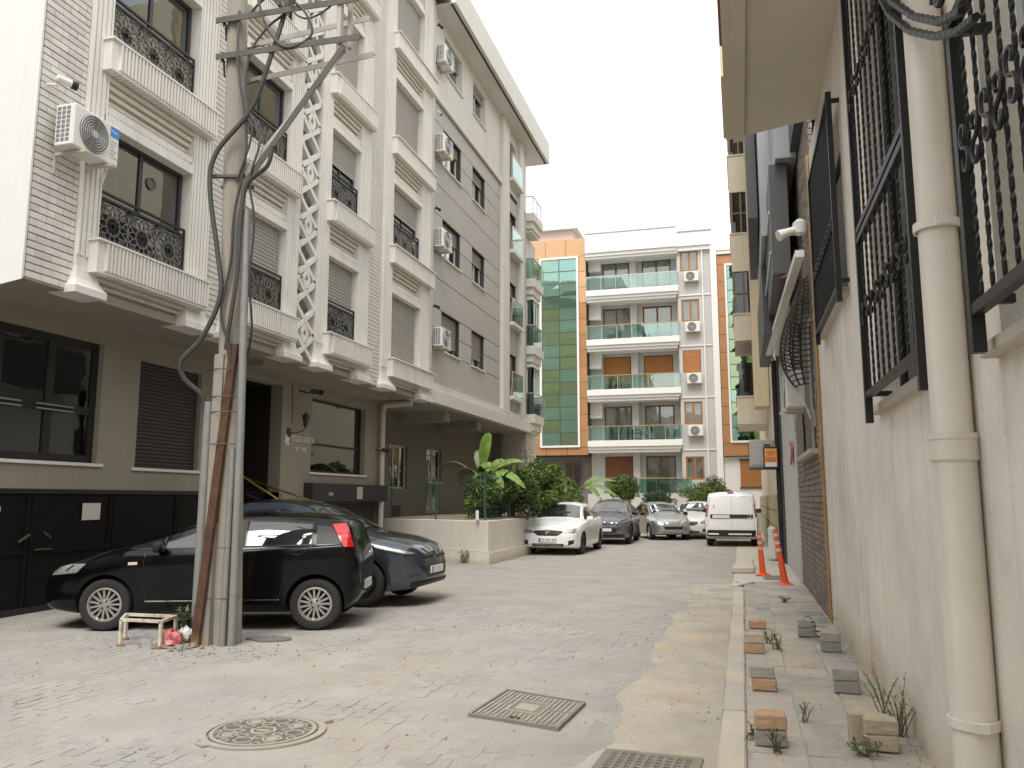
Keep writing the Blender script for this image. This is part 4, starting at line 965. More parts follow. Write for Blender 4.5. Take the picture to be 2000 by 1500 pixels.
# garden wall in front of the far building
gw = thing('garden_wall', 'low pale garden wall in front of the far building', 'wall', (-3, 41.5, 0))
MB().box(-9.5, 1.0, 41.4, 41.65, 0, 1.05).build('wall', m_cgrey, gw); MB().box(-9.5, 1.05, 41.35, 41.7, 1.05, 1.12).build('coping', m_cwhite, gw)
MB().box(-9.5, 1.0, 41.66, 47.2, 0, .9).build('bed', m_earth, gw)
# ------------------------------------------------------------------ D: rendered house on the right with iron grilles
m_dwall = M('grey_beige_render', (.78, .735, .655), .9, var=.12, scale=.7, tint=(.58, .55, .515), tscale=.9, tamt=.7, bump=.45, bscale=55, streak=.20, ground=((.52, .40, .24), .75), fine=.04)
m_dsoff = M('beige_soffit', (.60, .545, .44), .9, var=.05, bump=.1)
m_dsill = M('stone_sill', (.52, .47, .40), .85, var=.1)
m_dpipe = M('cream_pvc_pipe', (.78, .73, .645), .5, var=.06, streak=.28)
m_orangep = M('yellow_gas_pipe', (.40, .26, .11), .6, var=.2)
XD = 1.05; fD = F('X', XD, -1); YE = 11.45
D = thing('rendered_house', 'grey beige rendered house with barred windows and deep soffit along the right edge', 'building', (1.5, 6, 0))
hD = [(8.2, 10.55, 3.62, 5.45), (4.75, 6.75, 2.32, 5.72), (1.9, 3.72, 2.26, 4.3)]
wall(MB(), fD, -3, YE, 0, 6.3, hD, .22).build('wall', m_dwall, D)
mb = MB(); mb.box(XD + .002, 6, YE - .02, YE, 0, 6.3); mb.build('end_wall', m_white, D)
MB().box(XD + .85, 6, -3, YE - .03, 0, 6.3).build('core', m_room, D)
# soffit and eave: stepped outer edge, dark tile lip
mb = MB(); so = [(1.05, -3), (1.05, 10.30), (.96, 10.3), (.20, 10.55), (.20, -3)]
mb.prism(so, 6.3, 6.42, lambda a, b, h: (a, b, h)); mb.build('soffit', m_dsoff, D)
mb = MB(); mb.prism([(.20, -3), (.20, 10.55), (.06, 10.6), (.06, -3)], 6.24, 6.41, lambda a, b, h: (a, b, h)); mb.prism([(.06, -3), (.06, 10.6), (-.03, 10.62), (-.03, -3)], 6.30, 6.42, lambda a, b, h: (a, b, h)); mb.build('eave_fascia', m_dsoff, D)
mb = MB(); mb.prism([(-.03, -3), (-.03, 8.3), (-.055, 8.3), (-.055, -3)], 6.32, 6.50, lambda a, b, h: (a, b, h)); mb.build('tile_edge', M('brown_tile', (.22, .09, .05), .7, var=.2, scale=9), D)
MB().prism([(0, -3), (0, 10.58), (.96, 10.28), (6, 10.3), (6, -3)], 6.43, 6.6, lambda a, b, h: (a, b, h)).build('roof_slab', m_dsoff, D)
for (a, b, z0, z1), cur in zip(hD, (None, m_curtaindark, None)):
    mb = MB(); mb.box(XD - .075, XD + .2, a - .06, b + .06, z0 - .06, z0 - .002); mb.build('window_sill', m_dsill, D, bevel=.008)
    window(D, fD, a, b, z0, z1, -.20, m_frame if a > 4 else m_white2, m_glassdark if a > 4 else m_glass, n=2, fw=.06, room=None if a > 4 else m_dwall, curtain=(m_curtain, 0, 1) if a < 4 else None)
for i in range(4):
    pass
def twisted(mb, y, z0, z1, x, s=.0135):
    n = max(2, int((z1 - z0) / .035)); pts = []
    vs = []; fs = []
    for i in range(n + 1):
        z = z0 + (z1 - z0) * i / n; a = i * .9
        for k in range(4): t = a + k * math.pi / 2; vs.append((x + s * .75 * math.cos(t), y + s * .75 * math.sin(t), z))
    for i in range(n):
        for k in range(4): fs.append((i * 4 + k, i * 4 + (k + 1) % 4, (i + 1) * 4 + (k + 1) % 4, (i + 1) * 4 + k))
    mb.add(vs, fs)
def scroll(mb, y, z, x, s, flip=1, t=.012):
    p1 = []
    for i in range(18):
        q = i / 17; a = -math.pi / 2 + flip * q * 5.6; r = .34 * s * (1 - .66 * q); p1.append((x, y + r * math.cos(a), z + .34 * s + r * math.sin(a)))
    p2 = [(p[0], 2 * y - p[1], 2 * z - p[2]) for p in p1]; mb.tube(p2[::-1] + p1[1:], t, 5)
def grille(label, y0, y1, z0, z1, x, rails, bars, scrolls, sc=.13, tw=True):
    t = thing('window_grille', label, 'window grille', (x, (y0 + y1) / 2, z0), 'wrought iron window grilles')
    mb = MB()
    for y in (y0, y1 - .05): mb.box(x - .025, x + .025, y, y + .05, z0 - .09, z1)
    for z in rails: mb.box(x - .022, x + .022, y0 + .05, y1 - .05, z - .022, z + .022)
    fr = mb.build('frame', m_black, t); n = bars
    for i in range(n):
        y = y0 + .05 + (y1 - y0 - .1) * (i + .5) / n; b = MB()
        for za, zb in zip(rails, rails[1:]):
            if tw: twisted(b, y, za + .02, zb - .02, x)
            else: b.box(x - .007, x + .007, y - .007, y + .007, za + .02, zb - .02)
        b.build('bar', m_black, t)
    for zs in scrolls:
        for i in range(n):
            y = y0 + .05 + (y1 - y0 - .1) * (i + .5) / n; b = MB(); scroll(b, y, zs + .02 * (i % 2), x - .02, sc, 1 if i % 2 else -1, .009); b.build('scroll', m_black, t)
    for z in (z0 + .1, z1 - .1):
        for y in (y0 + .02, y1 - .06): MB().box(x + .024, XD + .005, y, y + .035, z, z + .035).build('wall_bracket', m_black, t)
grille('far wrought iron grille with fine straight bars near the house corner', 8.05, 10.35, 3.55, 5.55, .95, [3.60, 5.52], 22, [4.25], .10, False)
grille('tall middle iron grille of twisted bars with two rows of scrolls beside the downpipe', 4.45, 6.35, 2.25, 5.75, .90, [2.36, 3.50, 3.57, 5.6], 9, [2.93, 4.55], .13)
def near_grille():
    grille('nearest iron grille of thick twisted bars with scrolls at the right edge', 2.0, 3.58, 2.28, 3.62, .92, [2.36, 3.58], 10, [2.98], .17)
near_grille()
# scrolled bracket hanging above the near downpipe
t = thing('iron_scroll_bracket', 'twisted iron scroll bracket projecting above the near grille at the top edge', 'bracket', (.80, 3.85, 3.9)); mb = MB()
def yz(*pp, x=.86): return [(x, a, b) for a, b in pp]
for q, off in (([(3.03, 3.31), (3.26, 3.39), (3.61, 3.57), (4.03, 3.84), (4.48, 4.20), (4.75, 4.5)], 0), ([(3.08, 3.37), (3.39, 3.51), (3.8, 3.78), (4.26, 4.15), (4.5, 4.4)], .03)): 
    P = yz(*q, x=.86 - off); R_ = [.017 + .004 * (i % 2) for i in range(41)]; D_ = []
    for i in range(41):
        u = i / 40 * (len(P) - 1); k = min(int(u), len(P) - 2); D_.append(Vector(P[k]).lerp(Vector(P[k + 1]), u - k))
    mb.tube(D_, R_, 5)
mb.build('twisted_rod', m_black, t); mb = MB(); P = []
for i in range(30): a = i * .33; r = .11 - .0031 * i; P.append((.84, 3.40 + r * math.cos(a), 3.66 + r * math.sin(a)))
mb.tube(P, .014, 6).build('scroll', m_black, t)
# big downpipe
def bigpipe():
    t = thing('drainpipe', 'thick cream plastic drainpipe with clamps on the right hand wall', 'pipe', (.93, 4.25, 0)); x, y = .955, 4.22
    MB().tube([(x, y, -.03), (x, y, 1.86)], .095, 20).build('lower_pipe', m_dpipe, t, smooth=True); MB().tube([(x, y, 1.86), (x, y, 6.2)], .088, 20).build('upper_pipe', m_dpipe, t, smooth=True)
    MB().lathe([(.096, -.07), (.107, -.06), (.107, .03), (.112, .035), (.112, .06), (.09, .062)], (x, y, 1.86), 20).build('socket', m_dpipe, t, smooth=True)
    for z in (.64, 2.92):
        c = MB(); c.lathe([(.097, -.022), (.108, -.02), (.108, .02), (.097, .022)], (x, y, z), 20); c.box(x + .09, XD + .003, y - .02, y + .02, z - .015, z + .015); c.box(x - .03, x + .03, y - .125, y - .105, z - .02, z + .02)
        c.build('clamp', m_dpipe, t, smooth=True)
bigpipe()
t = thing('gas_pipe', 'thin yellow brown pipe running up the corner between render and brick', 'pipe', (1.0, 11.4, 0)); MB().tube([(1.03, 11.42, .1), (1.02, 11.40, 2.0), (1.0, 11.36, 2.2), (1.02, 11.40, 2.45), (1.03, 11.42, 6.3)], .02, 7).build('pipe', m_orangep, t, smooth=True)
mb = MB()
for z in (.6, 1.8, 3.0, 4.2, 5.4): mb.box(1.0, 1.06, 11.38, 11.44, z, z + .025)
mb.build('clip', m_steel, t)

# ------------------------------------------------------------------ E: brown brick shop
m_brickb = M('brown_brick', (.235, .195, .17), .9, var=.2, scale=6, rnd=.16, bump=.2, bscale=50)
m_mort2 = M('grey_mortar', (.28, .25, .22), 1, var=.1)
m_dkclad = M('dark_grey_cladding', (.075, .077, .078), .5, var=.08)
m_ltclad = M('grey_blue_cladding', (.33, .35, .37), .5, var=.05)
E_ = thing('brick_shop', 'brown brick shop front with dark projecting panels past the rendered house', 'building', (1.6, 14, 0))
fE = F('X', 1.07, -1); EY0, EY1 = YE + .02, 17.1
hE = [(12.6, 15.4, 2.35, 4.75)]
wall(MB(), fE.off(-.02), EY0, EY1, 0, 7.2, hE, .3).build('wall', m_mort2, E_)
MB().box(1.5, 6, EY0, EY1, 0, 7.2).build('core', m_room, E_)
bsrc2 = {}; far = MB(); cnt = 0; course, bw = .092, .235
for j in range(int(7.1 / course)):
    z = .01 + j * course; y = EY0 - (bw / 2 if j % 2 else 0)
    while y < EY1:
        a, b = max(y, EY0 + .01), min(y + bw - .012, EY1 - .02); y += bw
        if b - a < .03: continue
        segs = [(a, b)]
        if 2.35 - .05 < z < 4.75:
            segs = [(p, q) for p, q in ((a, min(b, 12.6)), (max(a, 15.4), b)) if q - p > .02]
        for a, b in segs:
            x = 1.07 + random.uniform(-.006, .006)
            if z < 2.4 and a < 14.4 and cnt < 300 and not (j > 16 and a > 13.6):
                k = round(b - a, 2); cnt += 1
                if k not in bsrc2:
                    o = MB().box(0, .05, 0, b - a, 0, .079).build('brick', m_brickb, None, local=True, bevel=.006); o.parent = E_; o.location = Vector((x, a, z)) - ORG[E_]; bsrc2[k] = o
                else: o = inst(bsrc2[k], (x, a, z), E_, 'brick')
                o.rotation_euler = (random.gauss(0, .008), 0, random.gauss(0, .012))
            else: far.box(x, x + .05, a, b, z, z + .079)
far.build('bricks', m_brickb, E_, kind='stuff')
window(E_, fE, 12.6, 15.4, 2.35, 4.75, -.22, m_pvc, m_glassdark, n=2, fw=.06)
MB().box(.96, 1.3, 12.5, 15.5, 2.28, 2.345).build('window_sill', m_dsill, E_)
ac('white air conditioner above the brick shop window sill, behind the round iron grille', (1.02, 14.3, 3.05), rz=math.pi)
# fan shaped bowed grille
t = thing('bowed_window_grille', 'bowed fan shaped iron grille hanging over the brick shop window', 'window grille', (.9, 13.4, 3.4)); mb = MB()
for i in range(22):
    f_ = i / 21; z = 3.35 + 1.5 * f_; r = .52 * math.sin(math.pi * (.12 + .80 * (1 - f_)) ) ** .8; hw = 1.15 * math.sin(math.pi * (.10 + .62 * f_)) ; P = []
    for k in range(13): a = math.pi * k / 12; P.append((1.04 - r * math.sin(a) * (.35 + .65 * (1 - f_)), 13.35 - hw * math.cos(a), z))
    mb.tube(P, .011, 5)
mb.build('hoop', m_black, t); mb = MB()
for a in (.35, .8, 1.57, 2.3, 2.8):
    P = []
    for i in range(22): f_ = i / 21; r = .52 * math.sin(math.pi * (.12 + .80 * (1 - f_))) ** .8; hw = 1.15 * math.sin(math.pi * (.10 + .62 * f_)); P.append((1.03 - r * math.sin(a) * (.35 + .65 * (1 - f_)), 13.35 - hw * math.cos(a), 3.35 + 1.5 * f_))
    mb.tube(P, .014, 5)
mb.build('rib', m_black, t)
# white awning rail and projecting dark panels above
mb = MB(); mb.bar((.90, 11.75, 5.02), (.70, 19.5, 4.95), .12, .10); mb.build('awning_rail', m_white, E_)
def slab(name, pts, z0, z1, m): mb = MB(); mb.prism(pts, z0, z1, lambda a, b, h: (a, b, h)); return mb.build(name, m, E_)
slab('projecting_panel', [(.31, 16.2), (.50, 16.2), (.58, 21.0), (.40, 21.0)], 7.1, 9.9, m_dkclad)
slab('projecting_panel', [(.52, 15.2), (.74, 15.2), (.76, 20.5), (.58, 20.5)], 6.4, 9.6, m_ltclad)
slab('projecting_panel', [(.62, 13.6), (.90, 13.6), (.90, 18.5), (.66, 18.5)], 5.25, 7.1, m_dkclad)
slab('projecting_panel', [(.72, 13.4), (1.05, 13.4), (1.05, 17.5), (.74, 17.5)], 7.12, 8.7, m_ltclad)
slab('projecting_panel', [(.55, 17.0), (.8, 17.0), (.8, 21.6), (.55, 21.6)], 4.95, 6.3, m_dkclad)
MB().box(.95, 6, 11.6, 22, 7.2, 9.8).build('upper_wall', m_dkclad, E_)
for z in (5.7, 6.4): MB().box(.60, .618, 14, 18.4, z, z + .05).build('light_strip', m_white2, E_)
# white floodlight camera on the wall and the orange cable
t = thing('wall_camera', 'white floodlight camera on a bracket above the brick shop', 'camera', (.92, 12.4, 5.75)); MB().lathe([(.03, -.12), (.10, -.08), (.11, .08), (.04, .14), (.001, .145)], (.98, 12.5, 5.62), 12).build('base', m_white2, t, smooth=True)
MB().tube([(.96, 12.5, 5.6), (.80, 12.45, 5.56), (.66, 12.4, 5.50)], [.07, .06, .085], 10).build('head', m_white2, t, smooth=True); MB().tube([(1.0, 12.5, 5.52), (.95, 12.5, 5.38), (1.02, 12.5, 5.3)], .014, 6).build('cable', m_cable, t)
t = thing('orange_cord', 'thin orange cord slung under the white wall camera', 'cord', (.9, 12.6, 5.1)); MB().tube([(.66, 14.2, 5.32), (.8, 13.4, 5.14), (.92, 12.7, 5.12), (1.04, 12.3, 5.2)], .012, 6).build('cord', M('orange_plastic', (.60, .20, .06), .6), t)

# ------------------------------------------------------------------ F: narrow white wall and pole with meter box
mb = MB(); mb.box(1.03, 6, EY1 + .02, 22.0, 0, 5.0); Fw = mb.build('white_side_wall', M('cool_white_wall', (.62, .62, .62), .85, var=.04, streak=.06), None); tag(Fw, 'narrow cool white wall between the brick shop and the beige building', 'wall')
t = thing('round_sign', 'round red rimmed sign seen edge on against the white side wall', 'sign', (1.0, 18, 2.6)); MB().lathe([(.001, -.03), (.24, -.03), (.24, .0), (.001, .0)], (1.0, 17.6, 2.55), 20, 'x').build('disc', M('sign_red', (.50, .06, .035), .5), t); MB().lathe([(.001, 0), (.16, 0), (.16, -.034), (.001, -.034)], (1.0, 17.6, 2.55), 20, 'x').build('sign_face', m_white2, t)
pl = thing('service_pole', 'dark slim pole carrying a meter box and an orange notice', 'pole', (.93, 22.2, 0)); MB().tube([(.95, 22.2, 0), (.93, 22.2, 5.2)], .085, 10).build('shaft', m_blackmatt, pl, smooth=True); MB().tube([(1.02, 22.1, 0), (1.02, 22.1, 5.3)], .05, 8).build('conduit', m_steeldark, pl)
MB().tube([(.93, 22.2, 5.2), (.86, 22.0, 5.35), (.9, 21.4, 5.4)], .02, 6).build('cable', m_cable, pl)
mt = thing('meter_box', 'grey electricity meter box on the dark pole', 'box', (.6, 22.1, 2.4)); MB().box(.22, .84, 22.15, 22.5, 2.42, 3.15).build('cabinet', M('grey_box', (.42, .41, .38), .6), mt, bevel=.02); MB().box(.28, .80, 22.13, 22.148, 2.50, 3.09).build('door', M('grey_box'), mt); MB().box(.58, .74, 22.12, 22.13, 2.98, 3.02).build('latch', m_black, mt); MB().box(.2, .86, 22.1, 22.55, 2.38, 2.42).build('shelf', m_steeldark, mt)
sg = thing('notice_sign', 'small orange framed notice hung on the meter box pole', 'sign', (.62, 21.9, 2.5)); MB().box(.56, .92, 22.03, 22.07, 2.40, 2.95).build('frame', m_black, sg); MB().box(.59, .89, 22.02, 22.029, 2.44, 2.91).build('notice_face', M('notice_orange', (.80, .36, .11), .5), sg); mb = MB()
for z, w in ((2.80, .2), (2.74, .14), (2.66, .24), (2.62, .22), (2.58, .24)): mb.box(.74 - w / 2, .74 + w / 2, 22.015, 22.019, z, z + .02)
mb.build('printed_lines', M('notice_print_red', (.55, .10, .04), .6), sg); MB().box(.60, .88, 22.016, 22.0195, 2.44, 2.55).build('white_band', m_white2, sg)

# ------------------------------------------------------------------ G: beige building with stacked bays
m_beige = M('beige_render', (.60, .50, .34), .85, var=.06, scale=.8, streak=.12)
m_beige2 = M('pale_beige_render', (.68, .61, .48), .85, var=.05, streak=.12)
m_yel = M('ochre_plinth', (.47, .40, .23), .8, var=.06)
Gb = thing('beige_apartment_building', 'beige apartment building with stacked square bays behind the dark panels', 'building', (3, 30, 0))
MB().box(.98, 8, 22.4, 44, 0, 19).build('wall', m_beige2, Gb)
MB().box(.86, .979, 22.6, 44, 0, 1.75).build('plinth', m_yel, Gb); mb = MB()
for z in (.86, 1.3): mb.box(.853, .859, 22.6, 44, z, z + .02)
mb.build('plinth_joint', m_joint, Gb)
MB().box(.50, .96, 27.5, 28.6, 4.6, 19).build('bay_pier', m_beige, Gb)
for k in range(5):
    z = 4.25 + 3.0 * k; x0 = -.06; ya, yb = 30.0, 33.4
    mb = MB(); mb.box(x0, .97, ya, yb, z, z + .95); mb.box(x0 - .03, .97, ya - .03, yb + .03, z + .95, z + 1.0); b = mb.build('bay_parapet', m_beige2, Gb)
    if k != 0:
        mb = MB(); mb.box(x0, .97, ya, yb, z + 2.55, z + 2.999); mb.build('bay_lintel', m_beige2, Gb)
        MB().box(x0 + .08, .96, ya + .08, yb, z + 1.02, z + 2.55).build('bay_glazing', m_glassdark, Gb); MB().box(x0 + .2, .95, ya + .25, yb, z + 1.02, z + 2.55).build('bay_interior', m_curtaindark, Gb); m_bf = M('brown_grey_frame', (.16, .13, .10), .6)
        for x in (x0 + .04, .3, .6): MB().bar((x + .03, ya + .06, z + 1), (x + .03, ya + .06, z + 2.55), .07).build('bay_mullion', m_bf, Gb)
        for y in (31.2, 32.3): MB().bar((x0 + .06, y, z + 1), (x0 + .06, y, z + 2.55), .07).build('bay_mullion', m_bf, Gb)
        MB().bar((x0, ya + .05, z + 1.75), (.95, ya + .05, z + 1.75), .06).build('bay_transom', m_bf, Gb)
    else:
        MB().box(x0 + .1, .96, ya + .1, yb, z + 1.02, z + 2.2).build('bay_glazing', m_glassdark, Gb); MB().box(x0 + .2, .95, ya + .25, yb, z + 1.02, z + 2.2).build('bay_interior', m_curtaindark, Gb)
MB().box(-.15, 8, 22.6, 26.8, 13.5, 19).build('upper_bay', m_beige, Gb)
ac('white air conditioner high on the beige building beside its bays', (.92, 29.3, 11.2), rz=math.pi); ac('white air conditioner near the top of the beige building', (.92, 29.3, 14.0), rz=math.pi)
mb = MB(); mb.box(.62, .84, 23.0, 23.5, .02, .9); wb = mb.build('white_cabinet', m_white2, None, bevel=.06); tag(wb, 'rounded white utility cabinet against the ochre plinth', 'cabinet')
# ------------------------------------------------------------------ vehicles
m_tyre = M('tyre_rubber', (.025, .024, .023), .85, var=.15); m_rim = M('silver_alloy', (.48, .47, .45), .35, .7, var=.08); m_rimdark = M('dark_alloy', (.03, .03, .032), .35, .6)
m_under = M('wheel_arch_black', (.008, .008, .008), 1); m_cglassk = M('car_glass', (.012, .016, .017), .03, var=0, ior=2.1)
m_trim = M('black_trim', (.014, .014, .014), .5); m_chrome = M('chrome', (.7, .7, .7), .12, 1); m_lampc = M('headlamp_glass', (.42, .42, .41), .12, .5, spec=.8, var=.2, scale=30, coat=1)
m_tail = M('red_lamp', (.55, .012, .012), .12, coat=1, var=.1); m_tailw = M('clear_lamp', (.65, .55, .5), .15, coat=1); m_plate = M('number_plate', (.75, .75, .74), .4); m_platebl = M('plate_blue', (.03, .12, .45), .4); m_ink = M('plate_ink', (.012, .012, .012), .5)
def itp(pts):
    pts = sorted(pts); xs = [p[0] for p in pts]; ys = [p[1] for p in pts]
    return lambda x: float(np.interp(x, xs, ys))
class Car:
    """body lofted from sections; x forward, y to the left, z up; wheels at z = tyre radius"""
    def __init__(s, zt, zb, w, belt, wr, xs, mid=None):
        s.zt, s.zb, s.w, s.belt, s.wr = map(itp, (zt, zb, w, belt, wr)); s.x0, s.x1 = min(p[0] for p in zt), max(p[0] for p in zt); s.mid = mid
        n = xs; t = [(1 - math.cos(math.pi * i / (n - 1))) / 2 * .5 + .5 * i / (n - 1) for i in range(n)]
        s.X = [s.x0 + (s.x1 - s.x0) * q for q in t]
        # smooth silhouette: small box filter
        s._c = {}
    def sm(s, f, x, r=.05):
        return (f(x - r) + 2 * f(x) + f(x + r)) / 4 if s.x0 + r < x < s.x1 - r else f(x)
    def sec(s, x):
        k = round(x, 4)
        if k in s._c: return s._c[k]
        zt, zb, w, zl, wr = (s.sm(f, x) for f in (s.zt, s.zb, s.w, s.belt, s.wr))
        zl = min(zl, zt - .03); wr = min(wr, w - .02); cr = .035 if zt - zl > .25 else .02
        c = [(0, zb), (w * .80, zb), (w * .95, zb + .035), (w * .985, zb + .14), (w * .985, zb + .45 * (zl - zb)), (w, zb + .78 * (zl - zb)), (w * .985, zl - .03), (w * .955, zl + .012)]
        h = zt - zl
        c += [(w * .955 + (wr - w * .955) * .5 + .012, zl + h * .48), (wr + .01, zl + h * .84), (wr - .035, zl + h * .955), (wr - .13, zt - .012), (wr * .5, zt + cr * .7), (0, zt + cr)]
        P = []; n = len(c)
        for i in range(n - 1):
            p0, p1, p2, p3 = c[max(i - 1, 0)], c[i], c[i + 1], c[min(i + 2, n - 1)]; k2 = 4 if 0 < i else 2
            for j in range(k2):
                t = j / k2; q = []
                for d in (0, 1):
                    m1 = (p2[d] - p0[d]) * .35; m2 = (p3[d] - p1[d]) * .35
                    q.append((2 * t**3 - 3 * t**2 + 1) * p1[d] + (t**3 - 2 * t**2 + t) * m1 + (-2 * t**3 + 3 * t**2) * p2[d] + (t**3 - t**2) * m2)
                P.append(tuple(q))
        P.append(c[-1]); s._c[k] = np.array(P); return s._c[k]
    def side_y(s, x, z):
        P = s.sec(x); i0 = 6; Q = P[i0:]; o = np.argsort(Q[:, 1], kind='stable'); return float(np.interp(z, Q[o, 1], Q[o, 0]))
    def top_z(s, x, y):
        P = s.sec(x); Q = P[30:]; o = np.argsort(Q[:, 0]); return float(np.interp(abs(y), Q[o, 0], Q[o, 1]))
    def end_x(s, y, z, front=True):
        a = s.x1 if front else s.x0; st = -.004 if front else .004
        for i in range(420):
            x = a + st * i
            zb, zt = s.sm(s.zb, x), s.top_z(x, y)
            if zb <= z <= zt and abs(y) <= s.side_y(x, z): return x
        return a + st * 420
    def side(s, x, z, sgn, d=.004): return (x, sgn * (s.side_y(x, z) + d), z)
    def top(s, x, y, d=.004): return (x, y, s.top_z(x, y) + d)
    def end(s, y, z, front, d=.005): return (s.end_x(y, z, front) + (d if front else -d), y, z)
def resample(p, n):
    p = [np.array(q, float) for q in p]; L = [0]
    for a, b in zip(p, p[1:]): L.append(L[-1] + np.linalg.norm(b - a))
    return [tuple(np.interp(t, L, [q[k] for q in p]) for k in range(2)) for t in np.linspace(0, L[-1], n)]
def patch(mb, lo, hi, f, n=14, m=5):
    a, b = resample(lo, n), resample(hi, n)
    mb.grid([[f(p[0] + (q[0] - p[0]) * t, p[1] + (q[1] - p[1]) * t) for p, q in zip(a, b)] for t in np.linspace(0, 1, m)])
def line(mb, pts, f, w=.008):
    P = resample(pts, max(6, int(sum(math.dist(a, b) for a, b in zip(pts, pts[1:])) / .05))); g = []
    for i, p in enumerate(P):
        a, b = P[max(i - 1, 0)], P[min(i + 1, len(P) - 1)]; dx, dz = b[0] - a[0], b[1] - a[1]; L = math.hypot(dx, dz) or 1; nx, nz = -dz / L * w / 2, dx / L * w / 2
        g.append([f(p[0] - nx, p[1] - nz), f(p[0] + nx, p[1] + nz)])
    mb.grid(g)
def make_wheel(t, x, y, r, sgn, style, rimm, wd=.20):
    """tyre with rim and spokes; sgn is the outward side"""
    yo = y; mb = MB(); rr = r * .66; prof = [(rr, -.02), (rr + .01, 0), (r * .82, .012), (r * .95, .0), (r, -.03), (r, -wd + .03), (r * .95, -wd), (rr, -wd + .01)]
    mb.lathe([(a, sgn * b) for a, b in prof], (x, yo, r), 36, 'y', closed=True); w = mb.build('wheel', m_tyre, t, smooth=True)
    mb = MB(); mb.lathe([(rr + .002, sgn * -.004), (rr - .02, sgn * .0), (rr - .03, sgn * -.02), (rr - .03, sgn * -.13)], (x, yo, r), 36, 'y')
    n = {'multi': 15, 'five': 5, 'plain': 9}[style]
    for k in range(n):
        a = 2 * math.pi * k / n + .2; c, q = math.cos(a), math.sin(a)
        def at(rad, off, dd): return (x + c * rad - q * off, yo + sgn * dd, r + q * rad + c * off)
        def blade(a0, a1, w0, w1, d0, d1):
            mb.hexa([at(a0, -w0, d0 - .025), at(a0, w0, d0 - .025), at(a1, w1, d1 - .025), at(a1, -w1, d1 - .025), at(a0, -w0, d0), at(a0, w0, d0), at(a1, w1, d1), at(a1, -w1, d1)])
        if style == 'multi': blade(.055, rr - .022, .012, .0125, -.012, -.016)
        elif style == 'plain': blade(.055, rr - .022, .016, .022, -.012, -.016)
        else: blade(.05, rr - .02, .022, .03, -.015, -.01); blade(.09, rr - .02, .006, .018, -.02, -.012)
    mb.lathe([(.001, sgn * -.002), (.03, sgn * -.003), (.06, sgn * -.012), (.075, sgn * -.03)], (x, yo, r), 20, 'y'); mb.build('rim', rimm, w, smooth=30)
    mb = MB(); mb.lathe([(.001, sgn * -.10), (rr - .025, sgn * -.10)], (x, yo, r), 24, 'y')
    for k in range(4 if style == 'multi' else 5): a = 2 * math.pi * k / (4 if style == 'multi' else 5) + .5; mb.lathe([(.001, sgn * .0), (.013, sgn * .0), (.013, sgn * -.02)], (x + .048 * math.cos(a), yo, r + .048 * math.sin(a)), 8, 'y')
    mb.build('brake_and_bolts', m_trim, w)
def make_car(name, label, car, paint, axles, r, track, style, rimm, arch=.045):
    t = thing(name, label, 'car' if 'van' not in name else 'van', (0, 0, 0))
    V = []; n = None
    for x in car.X:
        P = car.sec(x); ring = [(x, y, z) for y, z in P] + [(x, -y, z) for y, z in P[-2:0:-1]]; V.append(ring)
    m = len(V[0]); mb = MB(); vs = [p for q in V for p in q]; fs = []
    for i in range(len(V) - 1):
        for j in range(m): fs.append((i * m + j, i * m + (j + 1) % m, (i + 1) * m + (j + 1) % m, (i + 1) * m + j))
    fs += [tuple(range(m - 1, -1, -1)), tuple((len(V) - 1) * m + j for j in range(m))]
    mb.add(vs, fs); ob = mb.build('body', [paint, m_under], t)
    bm = bmesh.new(); bm.from_mesh(ob.data); bmesh.ops.recalc_face_normals(bm, faces=bm.faces); bm.to_mesh(ob.data); bm.free()
    cut = MB()
    for ax in axles:
        for sg in (1, -1): cut.lathe([(0.001, sg * (car.w(ax) - .30)), (r + arch, sg * (car.w(ax) - .30)), (r + arch, sg * (car.w(ax) + .2)), (0.001, sg * (car.w(ax) + .2))], (ax, 0, r + .01), 40, 'y')
    co = cut.build('cutter', m_under, None, local=True); bm = bmesh.new(); bm.from_mesh(co.data); bmesh.ops.remove_doubles(bm, verts=bm.verts, dist=.0012); bmesh.ops.recalc_face_normals(bm, faces=bm.faces); bm.to_mesh(co.data); bm.free()
    md = ob.modifiers.new('b', 'BOOLEAN'); md.operation = 'DIFFERENCE'; md.object = co; md.solver = 'EXACT'; md.material_mode = 'TRANSFER'
    dg = bpy.context.evaluated_depsgraph_get(); me = bpy.data.meshes.new_from_object(ob.evaluated_get(dg)); ob.modifiers.clear(); ob.data = me; bpy.data.objects.remove(co)
    me.polygons.foreach_set('use_smooth', [True] * len(me.polygons)); me.set_sharp_from_angle(angle=R(38))
    for ax in axles:
        for sg in (1, -1): make_wheel(t, ax, sg * track, r, sg, style, rimm)
    return t
def place(t, x, y, heading): t.location = (x, y, .012); t.rotation_euler = (0, 0, heading)
def mirror_part(t, x, y, z, sg, m):
    mb = MB(); mb.lathe([(.001, -.10), (.06, -.095), (.085, -.03), (.085, .05), (.06, .09), (.001, .1)], (0, 0, 0), 14, 'y')
    mb.v = [(x + a * .75, y + sg * (.10 + b), z + c * .95) for a, b, c in mb.v]; mb.box(x - .02, x + .03, min(y, y + sg * .06), max(y, y + sg * .06), z - .07, z - .02)
    o = mb.build('mirror', m, t, smooth=True); mb = MB(); mb.lathe([(.001, 0), (.07, 0)], (x - .066, y + sg * .1, z), 14, 'x'); mb.build('mirror_glass', m_cglassk, o)
def handle_part(t, car, x, z, sg, m):
    mb = MB(); y = car.side_y(x, z); mb.tube([(x - .10, sg * (y + .004), z - .008), (x - .08, sg * (y + .022), z), (x + .08, sg * (y + .022), z + .006), (x + .10, sg * (y + .004), z + .004)], .014, 7); mb.build('door_handle', m, t, smooth=True)
